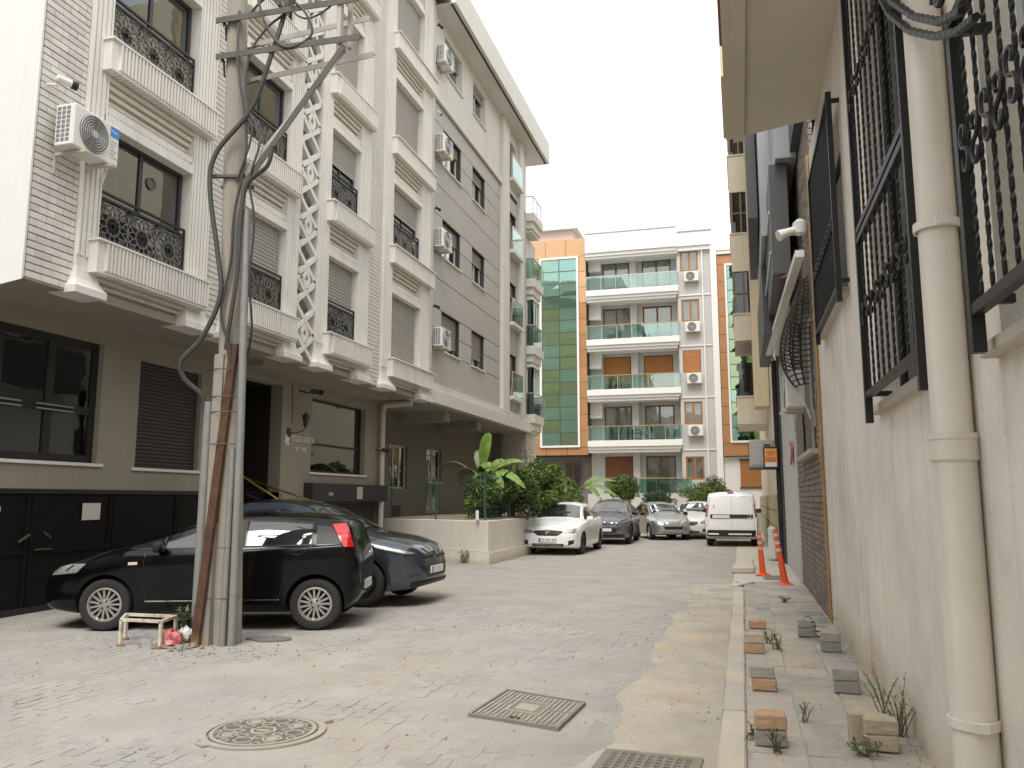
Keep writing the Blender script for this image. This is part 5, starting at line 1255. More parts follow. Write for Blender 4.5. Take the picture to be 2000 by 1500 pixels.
def plate_part(t, car, z, front, text=None, y0=-.26, y1=.26, h=.11):
    x = car.end_x(0, z, front); s = 1 if front else -1; mb = MB(); mb.box(min(x, x + s * .03), max(x, x + s * .03), y0, y1, z - h / 2, z + h / 2); p = mb.build('number_plate', m_plate, t)
    xx = x + s * .031; lft = y1 if not front else y0   # viewer's left
    mb = MB(); a = y0 if front else y1; 
    # facing the front, the viewer's left is -y seen from ahead => y0 side is viewer's right... handled by sign
    lo = (y1 - .05, y1) if not front else (y0, y0 + .05)
    mb.box(min(xx, xx + s * .002), max(xx, xx + s * .002), lo[0], lo[1], z - h / 2, z + h / 2); mb.build('plate_band', m_platebl, p)
    if text:
        rt = (0, 1, 0) if front else (0, -1, 0)
        put_text(text, .115, 'plate_text', m_ink, p, (xx, y0 + .065 if front else y1 - .065, z - .040), rt, (0, 0, 1), .0012, .84)
    return p
# ---- black hatchback, side on behind the utility pole
m_pblack = M('black_car_paint', (.0035, .0035, .004), .12, var=0, spec=.35)
hb = Car(zt=[(2.02, .60), (1.97, .70), (1.8, .79), (1.4, .93), (1.0, 1.03), (.86, 1.07), (.1, 1.39), (-.2, 1.455), (-.55, 1.48), (-1.0, 1.465), (-1.45, 1.415), (-1.62, 1.36), (-1.76, 1.16), (-1.86, .96), (-1.93, .80), (-1.95, .55)],
         zb=[(2.02, .36), (1.93, .24), (1.6, .19), (-1.55, .21), (-1.8, .30), (-1.95, .40)], w=[(2.02, .42), (1.96, .60), (1.8, .73), (1.5, .80), (1.0, .835), (0, .84), (-1.3, .84), (-1.65, .81), (-1.84, .74), (-1.95, .62)],
         belt=[(2.02, .56), (1.8, .72), (1.0, .92), (0, .965), (-1, 1.01), (-1.6, 1.05), (-1.95, .80)], wr=[(2.02, .36), (1.8, .62), (1.2, .70), (.86, .68), (.1, .58), (-.5, .56), (-1.3, .555), (-1.65, .56), (-1.95, .54)], xs=70)
def hatch(label, paint, detail=True):
    t = make_car('hatchback', label, hb, paint, (1.24, -1.27), .312, .80, 'multi', m_rim)
    for sg in (1, -1):
        f = lambda x, z: hb.side(x, z, sg); g = lambda x, z: hb.side(x, z, sg, .0055)
        mb = MB(); patch(mb, [(.98, 1.0), (.62, 1.005), (.60, 1.005)], [(.97, 1.015), (.62, 1.145), (.60, 1.15)], f); mb.build('quarter_glass', m_cglassk, t)
        mb = MB(); patch(mb, [(.55, 1.005), (-.30, 1.03)], [(.55, 1.17), (.22, 1.30), (-.05, 1.365), (-.28, 1.375)], f); mb.build('front_side_glass', m_cglassk, t)
        mb = MB(); patch(mb, [(-.42, 1.035), (-1.20, 1.06)], [(-.40, 1.375), (-.8, 1.37), (-1.18, 1.335)], f); mb.build('rear_side_glass', m_cglassk, t)
        mb = MB(); patch(mb, [(-1.26, 1.06), (-1.58, 1.07)], [(-1.24, 1.325), (-1.42, 1.30)], f); mb.build('black_quarter_panel', m_trim, t)
        mb = MB(); line(mb, [(.99, .99), (-.3, 1.02), (-1.2, 1.048)], g, .016); line(mb, [(-.36, 1.03), (-.34, 1.39)], g, .07); line(mb, [(.98, 1.02), (.55, 1.19), (.2, 1.32), (-.05, 1.385), (-.4, 1.39), (-.85, 1.385), (-1.2, 1.35)], g, .02); line(mb, [(.585, 1.01), (.585, 1.16)], g, .03); mb.build('window_trim', m_trim, t)
        mb = MB(); line(mb, [(.78, .95), (.80, .6), (.72, .34)], g, .008); line(mb, [(-.38, 1.0), (-.38, .36)], g, .008); line(mb, [(-1.22, 1.04), (-1.0, .85), (-.88, .55), (-.82, .34)], g, .008); mb.build('door_gaps', m_trim, t)
        mb = MB(); line(mb, [(.75, .355), (-.85, .37)], lambda x, z: hb.side(x, z, sg, .008), .014); mb.build('sill_strip', m_chrome, t)
        mb = MB(); patch(mb, [(-1.60, 1.02), (-1.775, 1.01)], [(-1.42, 1.335), (-1.575, 1.355)], lambda x, z: hb.side(x, z, sg, .012), 8, 10); tl = mb.build('tail_light', m_tail, t); mb = MB(); patch(mb, [(-1.53, 1.15), (-1.70, 1.14)], [(-1.50, 1.195), (-1.675, 1.19)], lambda x, z: hb.side(x, z, sg, .016), 8, 3); mb.build('lamp_segment', M('bright_red_lamp', (.75, .05, .05), .1, coat=1), tl)
        mb = MB(); patch(mb, [(1.60, .70), (1.88, .66)], [(1.50, .81), (1.70, .80), (1.90, .735)], lambda x, z: hb.side(x, z, sg, .008), 14, 6); hl = mb.build('headlight', m_lampc, t); mb = MB(); line(mb, [(1.72, .72), (1.66, .79)], lambda x, z: hb.side(x, z, sg, .012), .02); mb.build('lamp_divider', m_trim, hl)
        mb = MB(); patch(mb, [(.86, .80), (.97, .795)], [(.86, .835), (.97, .83)], lambda x, z: hb.side(x, z, sg, .01), 5, 3); mb.build('indicator', m_tailw, t)
        mirror_part(t, .60, sg * .80, 1.03, sg, m_trim); handle_part(t, hb, -.98, .915, sg, paint); handle_part(t, hb, -.12, .89, sg, paint)
    mb = MB(); patch(mb, [(.80, -.62), (.80, 0), (.80, .62)], [(.16, -.53), (.16, 0), (.16, .53)], lambda x, y: hb.top(x, y, .012), 22, 20); mb.build('windscreen', m_cglassk, t)
    mb = MB(); patch(mb, [(-.5, -.52), (-1.58, -.50)], [(-.5, .52), (-1.58, .50)], lambda x, y: hb.top(x, y, .003), 10, 8); mb.build('roof_panel', paint, t)
    mb = MB(); f = lambda y, z: hb.end(y, z, False); patch(mb, [(-.55, 1.05), (.55, 1.05)], [(-.48, 1.30), (.48, 1.30)], f, 10, 6); mb.build('rear_glass', m_cglassk, t)
    mb = MB(); f = lambda y, z: hb.end(y, z, True); patch(mb, [(-.35, .42), (.35, .42)], [(-.38, .54), (.38, .54)], f, 10, 4); mb.build('grille', m_trim, t)
    mb = MB(); mb.bar((-1.88, -.5, 1.02), (-1.84, .1, 1.06), .02); mb.build('rear_wiper', m_trim, t); MB().tube([(-1.1, 0, 1.49), (-1.28, 0, 1.63)], .005, 5).build('aerial', m_trim, t)
    if detail: plate_part(t, hb, .50, False, None, -.25, .25)
    return t
hc = hatch('black hatchback with silver multi spoke wheels parked behind the utility pole', m_pblack)

for o in hc.children_recursive:
    if o.name.split('.')[0] in ('wheel', 'rim', 'brake_and_bolts'): continue
    for v in o.data.vertices:
        if v.co.x < -1.63: v.co.x = -1.63 + (v.co.x + 1.63) * .5
        elif v.co.x > 1.62: v.co.x = 1.62 + (v.co.x - 1.62) * 1.27
        if v.co.z > .98: v.co.z = .98 + (v.co.z - .98) * .87
hc.scale = (1.035, 1, 1); hd = math.atan2(-.292, -.956); place(hc, -6.68, 9.84, hd)

# ---- dark blue grey crossover beyond it, nose towards the street
m_pgrey = M('blue_grey_car_paint', (.045, .058, .075), .2, .35, var=0, coat=.9, spec=.5)
sv = Car(zt=[(2.2, .66), (2.17, .78), (2.05, .88), (1.7, .99), (1.25, 1.06), (1.02, 1.10), (.30, 1.46), (-.05, 1.555), (-.4, 1.585), (-.9, 1.56), (-1.4, 1.46), (-1.75, 1.30), (-2.0, 1.08), (-2.12, .85), (-2.15, .55)],
         zb=[(2.2, .36), (2.05, .25), (1.7, .21), (-1.7, .22), (-2.0, .32), (-2.15, .42)], w=[(2.2, .46), (2.14, .62), (2.0, .76), (1.7, .86), (1.3, .905), (0, .88), (-1.3, .905), (-1.8, .84), (-2.05, .74), (-2.15, .62)],
         belt=[(2.2, .62), (2.0, .80), (1.4, .95), (0, 1.02), (-1.2, 1.14), (-1.8, 1.12), (-2.15, .8)], wr=[(2.2, .40), (2.0, .66), (1.5, .75), (1.02, .72), (.3, .61), (-.4, .58), (-1.4, .54), (-2.15, .50)], xs=70)
def suv(label, paint):
    t = make_car('crossover', label, sv, paint, (1.32, -1.32), .345, .86, 'five', m_rimdark, .05)
    for sg in (1, -1):
        f = lambda x, z: sv.side(x, z, sg); g = lambda x, z: sv.side(x, z, sg, .006)
        mb = MB(); patch(mb, [(.95, 1.05), (-.25, 1.07)], [(.93, 1.07), (.5, 1.30), (.2, 1.40), (-.22, 1.455)], f); mb.build('front_side_glass', m_cglassk, t)
        mb = MB(); patch(mb, [(-.33, 1.075), (-1.25, 1.19)], [(-.32, 1.455), (-.8, 1.43), (-1.24, 1.31)], f); mb.build('rear_side_glass', m_cglassk, t)
        mb = MB(); line(mb, [(.85, 1.0), (.84, .6), (.74, .36)], g); line(mb, [(-.29, 1.05), (-.33, .40)], g); mb.build('door_gaps', m_trim, t)
        for ax in (1.32, -1.32):
            mb = MB(); a = [(ax + .40 * math.cos(q), .355 + .40 * math.sin(q)) for q in np.linspace(.0, math.pi, 22)]; b = [(ax + .455 * math.cos(q), .355 + .47 * math.sin(q)) for q in np.linspace(.0, math.pi, 22)]
            mb.grid([[sv.side(p[0], p[1], sg, .012) for p in a], [sv.side(p[0], p[1], sg, .014) for p in b]]); mb.build('arch_cladding', m_trim, t)
        mb = MB(); line(mb, [(.9, .30), (-.9, .30)], lambda x, z: sv.side(x, z, sg, .01), .12); mb.build('sill_cladding', m_trim, t)
        mb = MB(); patch(mb, [(1.55, .865), (1.9, .80), (2.06, .775)], [(1.50, .915), (1.8, .865), (2.08, .80)], lambda x, z: sv.side(x, z, sg, .010), 14, 5); hl = mb.build('headlight', m_lampc, t)
        mb = MB(); patch(mb, [(1.62, .83), (2.06, .745)], [(1.62, .858), (2.06, .772)], lambda x, z: sv.side(x, z, sg, .011), 10, 3); mb.build('lamp_surround', m_trim, hl)
        mirror_part(t, .72, sg * .85, 1.10, sg, m_trim); handle_part(t, sv, -.12, .95, sg, paint)
    mb = MB(); patch(mb, [(.98, -.66), (.98, 0), (.98, .66)], [(.26, -.56), (.26, 0), (.26, .56)], lambda x, y: sv.top(x, y, .012), 22, 20); mb.build('windscreen', m_cglassk, t)
    mb = MB(); patch(mb, [(.15, -.5), (-1.4, -.48)], [(.15, .5), (-1.4, .48)], sv.top, 12, 8); mb.build('black_roof', M('black_roof_paint', (.012, .012, .013), .25, coat=.5), t)
    e = lambda y, z: sv.end(y, z, True)
    mb = MB(); patch(mb, [(-.40, .42), (.40, .42)], [(-.60, .60), (.60, .60)], e, 14, 6); mb.build('lower_grille', m_trim, t)
    mb = MB(); patch(mb, [(-.70, .28), (.70, .28)], [(-.70, .36), (.70, .36)], lambda y, z: sv.end(y, z, True, .03), 14, 4); mb.build('front_lip', m_trim, t)
    mb = MB(); patch(mb, [(-.5, .70), (.5, .70)], [(-.5, .745), (.5, .745)], e, 14, 3); gr = mb.build('upper_grille', m_trim, t); mb = MB(); mb.lathe([(.05, .01), (.06, .016), (.07, .01)], (sv.end_x(0, .735) + .0, 0, .735), 16, 'x'); mb.build('front_badge', m_chrome, gr)
    mb = MB(); mb.bar((1.03, -.05, 1.125), (.70, -.55, 1.24), .016); mb.bar((1.03, .45, 1.12), (.72, .02, 1.27), .016); mb.build('wipers', m_trim, t)
    plate_part(t, sv, .52, True)
    return t
cs = suv('dark blue grey crossover with black wheels and dark roof behind the black hatchback', m_pgrey); place(cs, -6.95, 12.50, R(1))

# ---- sedans
sd_ = Car(zt=[(2.24, .58), (2.19, .71), (2.0, .82), (1.6, .93), (1.25, 1.0), (1.05, 1.04), (.25, 1.42), (-.1, 1.485), (-.5, 1.495), (-1.0, 1.45), (-1.6, 1.16), (-1.75, 1.11), (-2.15, 1.05), (-2.26, .85), (-2.28, .5)],
          zb=[(2.24, .30), (2.1, .20), (1.7, .17), (-1.8, .2), (-2.1, .28), (-2.28, .38)], w=[(2.24, .50), (2.17, .70), (2.02, .80), (1.7, .87), (1.3, .895), (0, .89), (-1.4, .89), (-1.9, .84), (-2.15, .76), (-2.28, .64)],
          belt=[(2.24, .55), (2.0, .74), (1.4, .90), (0, .965), (-1.2, 1.01), (-1.8, 1.0), (-2.28, .8)], wr=[(2.24, .44), (2.0, .68), (1.5, .76), (1.05, .74), (.25, .60), (-.5, .57), (-1.2, .57), (-1.7, .66), (-2.28, .55)], xs=64)
def sedan(label, paint, text=None, grille=True):
    c = sd_; t = make_car('sedan', label, c, paint, (1.35, -1.29), .312, .855, 'plain', m_rimdark if grille else m_rim)
    for sg in (1, -1):
        f = lambda x, z: c.side(x, z, sg); g = lambda x, z: c.side(x, z, sg, .006)
        mb = MB(); patch(mb, [(.88, 1.0), (-.22, 1.015)], [(.86, 1.03), (.45, 1.24), (.1, 1.36), (-.2, 1.39)], f); mb.build('front_side_glass', m_cglassk, t)
        mb = MB(); patch(mb, [(-.30, 1.02), (-1.30, 1.05)], [(-.29, 1.39), (-.8, 1.37), (-1.25, 1.19)], f); mb.build('rear_side_glass', m_cglassk, t)
        mb = MB(); line(mb, [(.85, .96), (.84, .6), (.74, .34)], g); line(mb, [(-.26, 1.0), (-.28, .36)], g); mb.build('door_gaps', m_trim, t)
        mb = MB(); e = lambda y, z: c.end(sg * y, z, True, .006); patch(mb, [(.42, .655), (.62, .645), (.80, .66)], [(.46, .70), (.64, .75), (.795, .775)], e, 14, 5); hl = mb.build('headlight', m_lampc, t)
        mb = MB(); patch(mb, [(.40, .645), (.62, .632), (.80, .645)], [(.42, .656), (.62, .646), (.80, .661)], e, 10, 3); mb.build('lamp_edge', m_trim, hl)
        mb = MB(); patch(mb, [(.60, .29), (.74, .33)], [(.60, .42), (.76, .44)], e, 8, 4); fl = mb.build('fog_lamp', m_trim, t)
        mb = MB(); patch(mb, [(.50, .80), (.80, .80)], [(.50, .95), (.78, .95)], lambda y, z: c.end(sg * y, z, False), 8, 4); mb.build('tail_light', m_tail, t)
        mirror_part(t, .72, sg * .85, 1.02, sg, paint); handle_part(t, c, -.12, .90, sg, paint); handle_part(t, c, -1.1, .92, sg, paint)
    mb = MB(); patch(mb, [(1.02, -.69), (1.02, 0), (1.02, .69)], [(.27, -.56), (.27, 0), (.27, .56)], lambda x, y: c.top(x, y, .012), 22, 20); mb.build('windscreen', m_cglassk, t)
    mb = MB(); patch(mb, [(-1.02, -.55), (-1.02, .55)], [(-1.58, -.62), (-1.58, .62)], lambda x, y: c.top(x, y, .012), 22, 18); mb.build('rear_screen', m_cglassk, t)
    e = lambda y, z: c.end(y, z, True, .006)
    mb = MB(); patch(mb, [(-.42, .635), (-.3, .56), (.3, .56), (.42, .635)], [(-.44, .70), (0, .725), (.44, .70)], e, 18, 6); gr = mb.build('grille', m_trim, t)
    x = c.end_x(0, .66) + .012; mb = MB(); mb.lathe([(.001, .004), (.055, .004), (.066, .012), (.072, .0)], (x, 0, .67), 18, 'x'); mb.build('round_badge', m_chrome, gr)
    mb = MB(); patch(mb, [(-.45, .25), (.45, .25)], [(-.48, .335), (.48, .335)], e, 14, 4); mb.build('lower_intake', m_trim, t)
    mb = MB(); patch(mb, [(-.74, .205), (.74, .205)], [(-.76, .222), (.76, .222)], e, 14, 2); mb.build('front_lip', m_trim, t)
    plate_part(t, c, .44, True, text)
    return t
m_pwhite = M('white_car_paint', (.86, .86, .855), .25, var=.0, coat=.6); m_psilver = M('silver_car_paint', (.42, .43, .44), .28, .6, var=0, coat=.7); m_pblue = M('grey_blue_car_paint', (.13, .145, .165), .25, .4, var=0, coat=.7)
place(sedan('white sedan facing the camera beside the planter wall, plate 23 AET 393', m_pwhite, '23 AET 393'), -5.42, 25.75, R(-91.5))
place(suv('grey crossover parked half hidden behind the white sedan', m_pblue), -4.85, 31.8, R(-89))
place(hatch('silver hatchback in the middle at the far end of the street', m_psilver, False), -3.35, 35.2, R(-70))
place(sedan('white saloon half hidden beside the white van', M('pearl_white_paint', (.70, .70, .69), .25, var=0, coat=.6), None, False), -1.95, 36.6, R(-96))

# ---- white van seen from behind
vn = Car(zt=[(2.15, .75), (2.1, .9), (1.6, 1.06), (1.2, 1.15), (.55, 1.66), (.2, 1.79), (-.3, 1.83), (-1.9, 1.83), (-2.03, 1.80), (-2.10, 1.66), (-2.15, 1.15), (-2.18, .95), (-2.2, .45)],
         zb=[(2.15, .35), (1.9, .22), (-1.9, .24), (-2.2, .34)], w=[(2.15, .6), (2.0, .78), (1.6, .88), (1.2, .91), (-1.7, .91), (-2.0, .895), (-2.12, .87), (-2.2, .84)],
         belt=[(2.15, .7), (1.6, .98), (1.0, 1.08), (-1.9, 1.08), (-2.2, .9)], wr=[(2.15, .5), (1.2, .78), (.5, .74), (-.3, .76), (-1.8, .77), (-2.05, .75), (-2.2, .72)], xs=64)
def van():
    c = vn; t = make_car('panel_van', 'white panel van seen from behind beside the ochre plinth', c, m_pwhite, (1.30, -1.40), .32, .85, 'plain', m_rimdark)
    e = lambda y, z: c.end(y, z, False, .006)
    mb = MB(); patch(mb, [(-.73, .955), (.70, .955)], [(-.73, 1.09), (.70, 1.09)], e, 16, 5); st = mb.build('black_tail_strip', m_trim, t)
    x = c.end_x(0, 1.0, False) - .02; mb = MB(); mb.box(x - .01, x, .05, .62, .965, 1.07); mb.build('number_plate', m_plate, st)
    mb = MB(); mb.lathe([(.05, -.02), (.075, -.028), (.085, -.012)], (c.end_x(-.60, 1.02, False), -.60, 1.022), 18, 'x'); mb.build('lamp_ring', m_chrome, st)
    mb = MB(); patch(mb, [(-.86, .34), (.86, .34)], [(-.86, .56), (.86, .56)], lambda y, z: c.end(y, z, False, .05), 16, 5); bp = mb.build('rear_bumper', m_trim, t)
    mb = MB(); patch(mb, [(-.66, .40), (.10, .40)], [(-.66, .45), (.10, .45)], lambda y, z: c.end(y, z, False, .056), 8, 3); patch(mb, [(.42, .40), (.78, .40)], [(.42, .45), (.78, .45)], lambda y, z: c.end(y, z, False, .056), 8, 3); mb.build('bumper_scuff', m_plate, bp)
    mb = MB(); line(mb, [(-.02, .58), (-.02, .95)], lambda y, z: c.end(y, z, False, .008), .010); line(mb, [(-.02, 1.1), (-.02, 1.70)], lambda y, z: c.end(y, z, False, .008), .010); line(mb, [(-.76, .60), (-.76, 1.0), (-.72, 1.5), (-.66, 1.70), (.66, 1.70), (.72, 1.5), (.78, 1.0), (.78, .6)], lambda y, z: c.end(y, z, False, .008), .010); mb.build('door_gaps', m_steelpale, t)
    for sg in (1, -1):
        mb = MB(); patch(mb, [(.80, 1.0), (.885, 1.0)], [(.755, 1.42), (.82, 1.42)], lambda y, z: c.end(sg * y, z, False, .008), 6, 8); mb.build('tail_light', m_tail, t)
        mb = MB(); patch(mb, [(1.0, 1.14), (.15, 1.15)], [(.98, 1.18), (.5, 1.55), (.18, 1.58)], lambda x, z: c.side(x, z, sg)); mb.build('side_glass', m_cglassk, t)
        mirror_part(t, .95, sg * .88, 1.18, sg, m_trim)
        for z in (.75, 1.3): mb = MB(); mb.box(c.end_x(.80, z, False) - .02, c.end_x(.80, z, False) + .03, min(sg * .80, sg * .84), max(sg * .80, sg * .84), z, z + .07); mb.build('hinge', m_pwhite, t)
    mb = MB(); patch(mb, [(.54, 1.30), (.60, 1.30)], [(.54, 1.42), (.60, 1.42)], lambda y, z: c.end(y, z, False, .008), 4, 3); mb.build('sticker', M('faded_pink_sticker', (.62, .5, .5), .7), t)
    mb = MB(); patch(mb, [(1.12, -.68), (1.12, .68)], [(.6, -.64), (.6, .64)], lambda x, y: c.top(x, y, .012), 20, 14); mb.build('windscreen', m_cglassk, t)
    mb = MB(); mb.box(-2.05, -1.98, -.1, .1, 1.80, 1.85); mb.build('roof_lamp', m_tail, t)
    return t
place(van(), -.40, 31.7, R(90))
# ------------------------------------------------------------------ utility pole, its steelwork and cables
fwd = Vector((-math.sin(R(15.563)), math.cos(R(15.563)), 0)); rgt = Vector((math.cos(R(15.563)), math.sin(R(15.563)), 0))
PB = Vector((-5.72, 8.42, 0))
def pp(a, z, b=0.): return PB + rgt * a + fwd * b + Vector((0, 0, z))     # metres right of / up / behind the pole's base
m_conc = M('weathered_concrete', (.325, .305, .265), .92, var=.12, scale=3, tint=(.34, .27, .19), tscale=3, tamt=.5, bump=.3, streak=.2, fine=.06)
pole = thing('utility_pole', 'weathered concrete utility pole with steel cross arms and conduits in the left foreground', 'utility pole', tuple(PB))
LEAN = -.026
mb = MB(); mb.tube([pp(LEAN * z, z, -.012 * z) for z in (-.1, 2, 4, 6, 8, 9.6)], [.168, .155, .143, .130, .118, .106], 14); mb.build('shaft', m_conc, pole, smooth=True)
mb = MB(); mb.tube([pp(-.19, -.05, -.14), pp(-.17, 3.3, -.16)], .07, 6); mb.build('side_pier', m_conc, pole)
mb = MB(); mb.bar(pp(-.27, -.05, -.24), pp(.0, 3.42, -.20), .10, .05, up=(0, 1, 0)); mb.bar(pp(-.245, -.05, -.20), pp(.025, 3.42, -.17), .012, .10, up=(0, 1, 0)); mb.build('rusty_channel', m_rust, pole)
MB().tube([pp(-.325, -.05, -.10), pp(-.30, 2.75, -.10)], .055, 12).build('left_conduit', m_steel, pole, smooth=True)
MB().tube([pp(.115, -.05, -.18), pp(.115, 2.4, -.20), pp(.075, 5.05, -.22)], .045, 12).build('right_conduit', m_steel, pole, smooth=True)
MB().tube([pp(.02, -.05, -.205), pp(.035, 2.2, -.205)], .036, 10).build('thin_conduit', m_steel, pole, smooth=True)
mb = MB()
for z in (.52, 1.08, 2.25, 2.62, 2.80, 3.12): mb.lathe([(.185, -.006), (.191, 0), (.185, .006)], pp(-.035 - .02 * z, z, -.075), 20)
mb.build('strap', m_steeldark, pole)
def ang(a, b, w, m, name):
    mb = MB(); mb.bar(a, b, w, .012); d = Vector((0, 0, -w / 2 + .006)); mb.bar(Vector(a) + d - fwd * w / 2, Vector(b) + d - fwd * w / 2, .012, w); return mb.build(name, m, pole)

DK, LT = m_steeldark, m_steelpale
for z, a0, a1 in ((7.05, -.40, 1.46), (7.53, -.42, 1.40)):
    ang(pp(a0, z, -.17), pp(a1, z, -.62), .075, DK, 'cross_arm'); ang(pp(a0 + .32, z - .11, .20), pp(a1 + .10, z - .02, -.26), .07, LT, 'cross_arm')
mb = MB(); mb.bar(pp(1.20, 6.98, -.56), pp(1.20, 7.95, -.56), .07, .05); mb.bar(pp(1.30, 6.98, -.46), pp(1.30, 7.95, -.46), .05, .05); mb.build('upright', LT, pole)
ang(pp(1.26, 6.95, -.58), pp(.05, 5.40, -.22), .075, DK, 'brace'); ang(pp(1.24, 6.98, -.44), pp(.0, 5.50, -.16), .065, LT, 'brace')
mb = MB(); mb.box(-5.5, -5.4, 0, .1, 0, .1) if False else None
mb = MB()
for b in (-.2, .14): mb.bar(pp(-.38, 5.48, b), pp(.03, 5.48, b), .05, .035)
mb.build('collar', DK, pole); mb = MB()
for z in (7.05, 7.53):
    for b in (-.17, .16): mb.tube([pp(-.33, z - .07, b), pp(-.33, z + .05, b)], .02, 6)
    mb.tube([pp(-.30, z - .08, -.2), pp(-.34, z - .2, -.05), pp(-.1, z - .22, .1), pp(.1, z - .12, .16)], .015, 6)
mb.build('clamp_bolts', DK, pole)
def curve(pts, n=10):
    P = [Vector(p) for p in pts]; out = []
    for i in range(len(P) - 1):
        p0, p1, p2, p3 = P[max(i - 1, 0)], P[i], P[i + 1], P[min(i + 2, len(P) - 1)]
        for j in range(n):
            t = j / n; out.append(.5 * ((2 * p1) + (p2 - p0) * t + (2 * p0 - 5 * p1 + 4 * p2 - p3) * t * t + (3 * p1 - p0 - 3 * p2 + p3) * t ** 3))
    return out + [P[-1]]
def cable(label, pts, r, m=m_cable):
    c = MB().tube(curve(pts), r, 7).build('cable', m, None, smooth=True); return tag(c, label, 'cable', 'cables on the utility pole')
cable('thick black cable sweeping left off the pole into the left conduit', [pp(.55, 7.9, -.3), pp(.34, 7.0, -.35), pp(.10, 6.3, -.3), pp(-.30, 5.75, -.28), pp(-.36, 5.3, -.27), pp(-.24, 4.55, -.26), pp(-.17, 4.0, -.27), pp(-.36, 3.5, -.25), pp(-.60, 3.22, -.22), pp(-.58, 3.02, -.18), pp(-.38, 2.82, -.12), pp(-.33, 2.6, -.1)], .030)
cable('black cable running down the front of the pole into the rusty channel', [pp(-.12, 7.6, -.25), pp(-.10, 6.9, -.28), pp(.02, 6.2, -.27), pp(.04, 5.7, -.25), pp(-.06, 5.0, -.25), pp(-.08, 4.4, -.24), pp(-.16, 3.8, -.25), pp(-.07, 3.45, -.24), pp(-.02, 3.2, -.22)], .017)
cable('looped black cable from the brace down the right of the pole', [pp(.42, 5.75, -.45), pp(.36, 5.52, -.42), pp(.10, 5.35, -.3), pp(.03, 5.0, -.28), pp(.02, 4.3, -.28), pp(-.03, 3.8, -.27), pp(-.09, 3.35, -.23)], .026)
cable('thin black cable hanging free to the right of the pole towards the entrance', [pp(.06, 6.3, -.28), pp(.22, 5.9, -.3), pp(.12, 5.4, -.3), pp(.18, 4.9, -.25), pp(.14, 4.2, -.2), pp(.16, 3.6, -.1), pp(.06, 3.1, 0.), pp(.03, 2.7, .1)], .014)
cable('black cable looping between the two cross arms above the brace', [pp(.0, 7.5, -.3), pp(.3, 7.75, -.35), pp(.7, 7.5, -.5), pp(.85, 7.15, -.5), pp(.55, 7.0, -.45), pp(.30, 7.25, -.4), pp(.15, 7.7, -.4), pp(.1, 8.3, -.3)], .016)
cable('second thin cable twisting up the pole between collar and lower cross arm', [pp(-.05, 5.4, -.25), pp(.12, 6.0, -.3), pp(.02, 6.5, -.3), pp(.05, 7.0, -.3), pp(.25, 7.35, -.3), pp(.55, 7.55, -.4), pp(.75, 7.9, -.5)], .014)
cable('black drop wire crossing from the pole top towards the upper right', [pp(.9, 8.4, -.6), pp(.6, 7.6, -.5), pp(.75, 7.35, -.5), pp(1.05, 7.45, -.55), pp(1.3, 7.75, -.6)], .012)
t = thing('cable_anchor', 'rusty black cable anchor clamps at the end of the upper cross arm', 'clamp', tuple(pp(1.5, 7.7, -.6))); mb = MB(); mb.bar(pp(1.38, 7.60, -.6), pp(1.66, 7.82, -.6), .05); mb.bar(pp(1.5, 7.58, -.6), pp(1.42, 7.8, -.55), .035); mb.build('clamp_body', DK, t); mb = MB()
for k in range(3): mb.lathe([(.02, -.03), (.045, 0), (.02, .03)], pp(1.44 + .09 * k, 7.62 + .07 * k, -.63), 10)
mb.build('insulator', m_blackmatt, t)

# ------------------------------------------------------------------ white metal stand, litter, weeds at the pole
st = thing('metal_stand', 'low white rusting metal frame stand beside the foot of the utility pole', 'stand', (-6.6, 8.0, 0)); c4 = [(-6.97, 8.27), (-6.72, 7.90), (-6.20, 7.90), (-6.30, 8.28)]; m_standw = M('chipped_white_paint', (.66, .62, .52), .6, var=.1, tint=(.30, .15, .07), tscale=9, tamt=.8)
for x, y in c4: MB().bar((x, y, 0), (x, y, .29), .032).build('leg', m_standw, st)
for (a, b), (c, d) in zip(c4, c4[1:] + c4[:1]): MB().bar((a, b, .29), (c, d, .29), .032).build('top_bar', m_standw, st)
for x, y in c4: MB().lathe([(.045, 0), (.04, .02), (.02, .025)], (x, y, .008), 8).build('rusty_foot', m_rust, st)
def crumple(name, label, cat, c, s, m, n=14, seed=1):
    rng = random.Random(seed); mb = MB(); P = []
    for i in range(7):
        v = i / 6 * math.pi; P.append([(c[0] + s[0] * math.sin(v) * math.cos(u) * rng.uniform(.55, 1.25), c[1] + s[1] * math.sin(v) * math.sin(u) * rng.uniform(.6, 1.2), max(.012, c[2] + s[2] * math.cos(v) * rng.uniform(.7, 1.25))) for u in np.linspace(0, 6.28, n)[:-1]])
        P[-1].append(P[-1][0])
    return tag(mb.grid(P).build(name, m, None), label, cat)
crumple('plastic_wrapper', 'crumpled red plastic wrapper on the ground by the rusty channel', 'litter', (-6.14, 8.0, .09), (.13, .10, .10), M('red_plastic', (.40, .06, .055), .4, var=.2, tint=(.55, .35, .33), tscale=6, tamt=.8), seed=3)
crumple('paper_scrap', 'crumpled white paper scrap behind the red wrapper', 'litter', (-6.05, 8.12, .13), (.09, .06, .09), M('litter_white', (.62, .6, .6), .6), seed=5)
mb = MB()
for k in range(46):
    x, y = random.gauss(-6.05, .16), random.gauss(8.05, .10); s = random.uniform(.015, .05); a = random.uniform(0, 6)
    mb.hexa([(x + s * math.cos(a + i * 1.57) * (1 if z < .02 else .6), y + s * math.sin(a + i * 1.57) * (1 if z < .02 else .6), z + .01) for z in (0, s * .8) for i in range(4)])
tag(mb.build('rubble', M('rubble_grey', (.30, .27, .22), 1, var=.3, scale=9), None), 'loose rubble round the foot of the utility pole', 'rubble', kind='stuff')
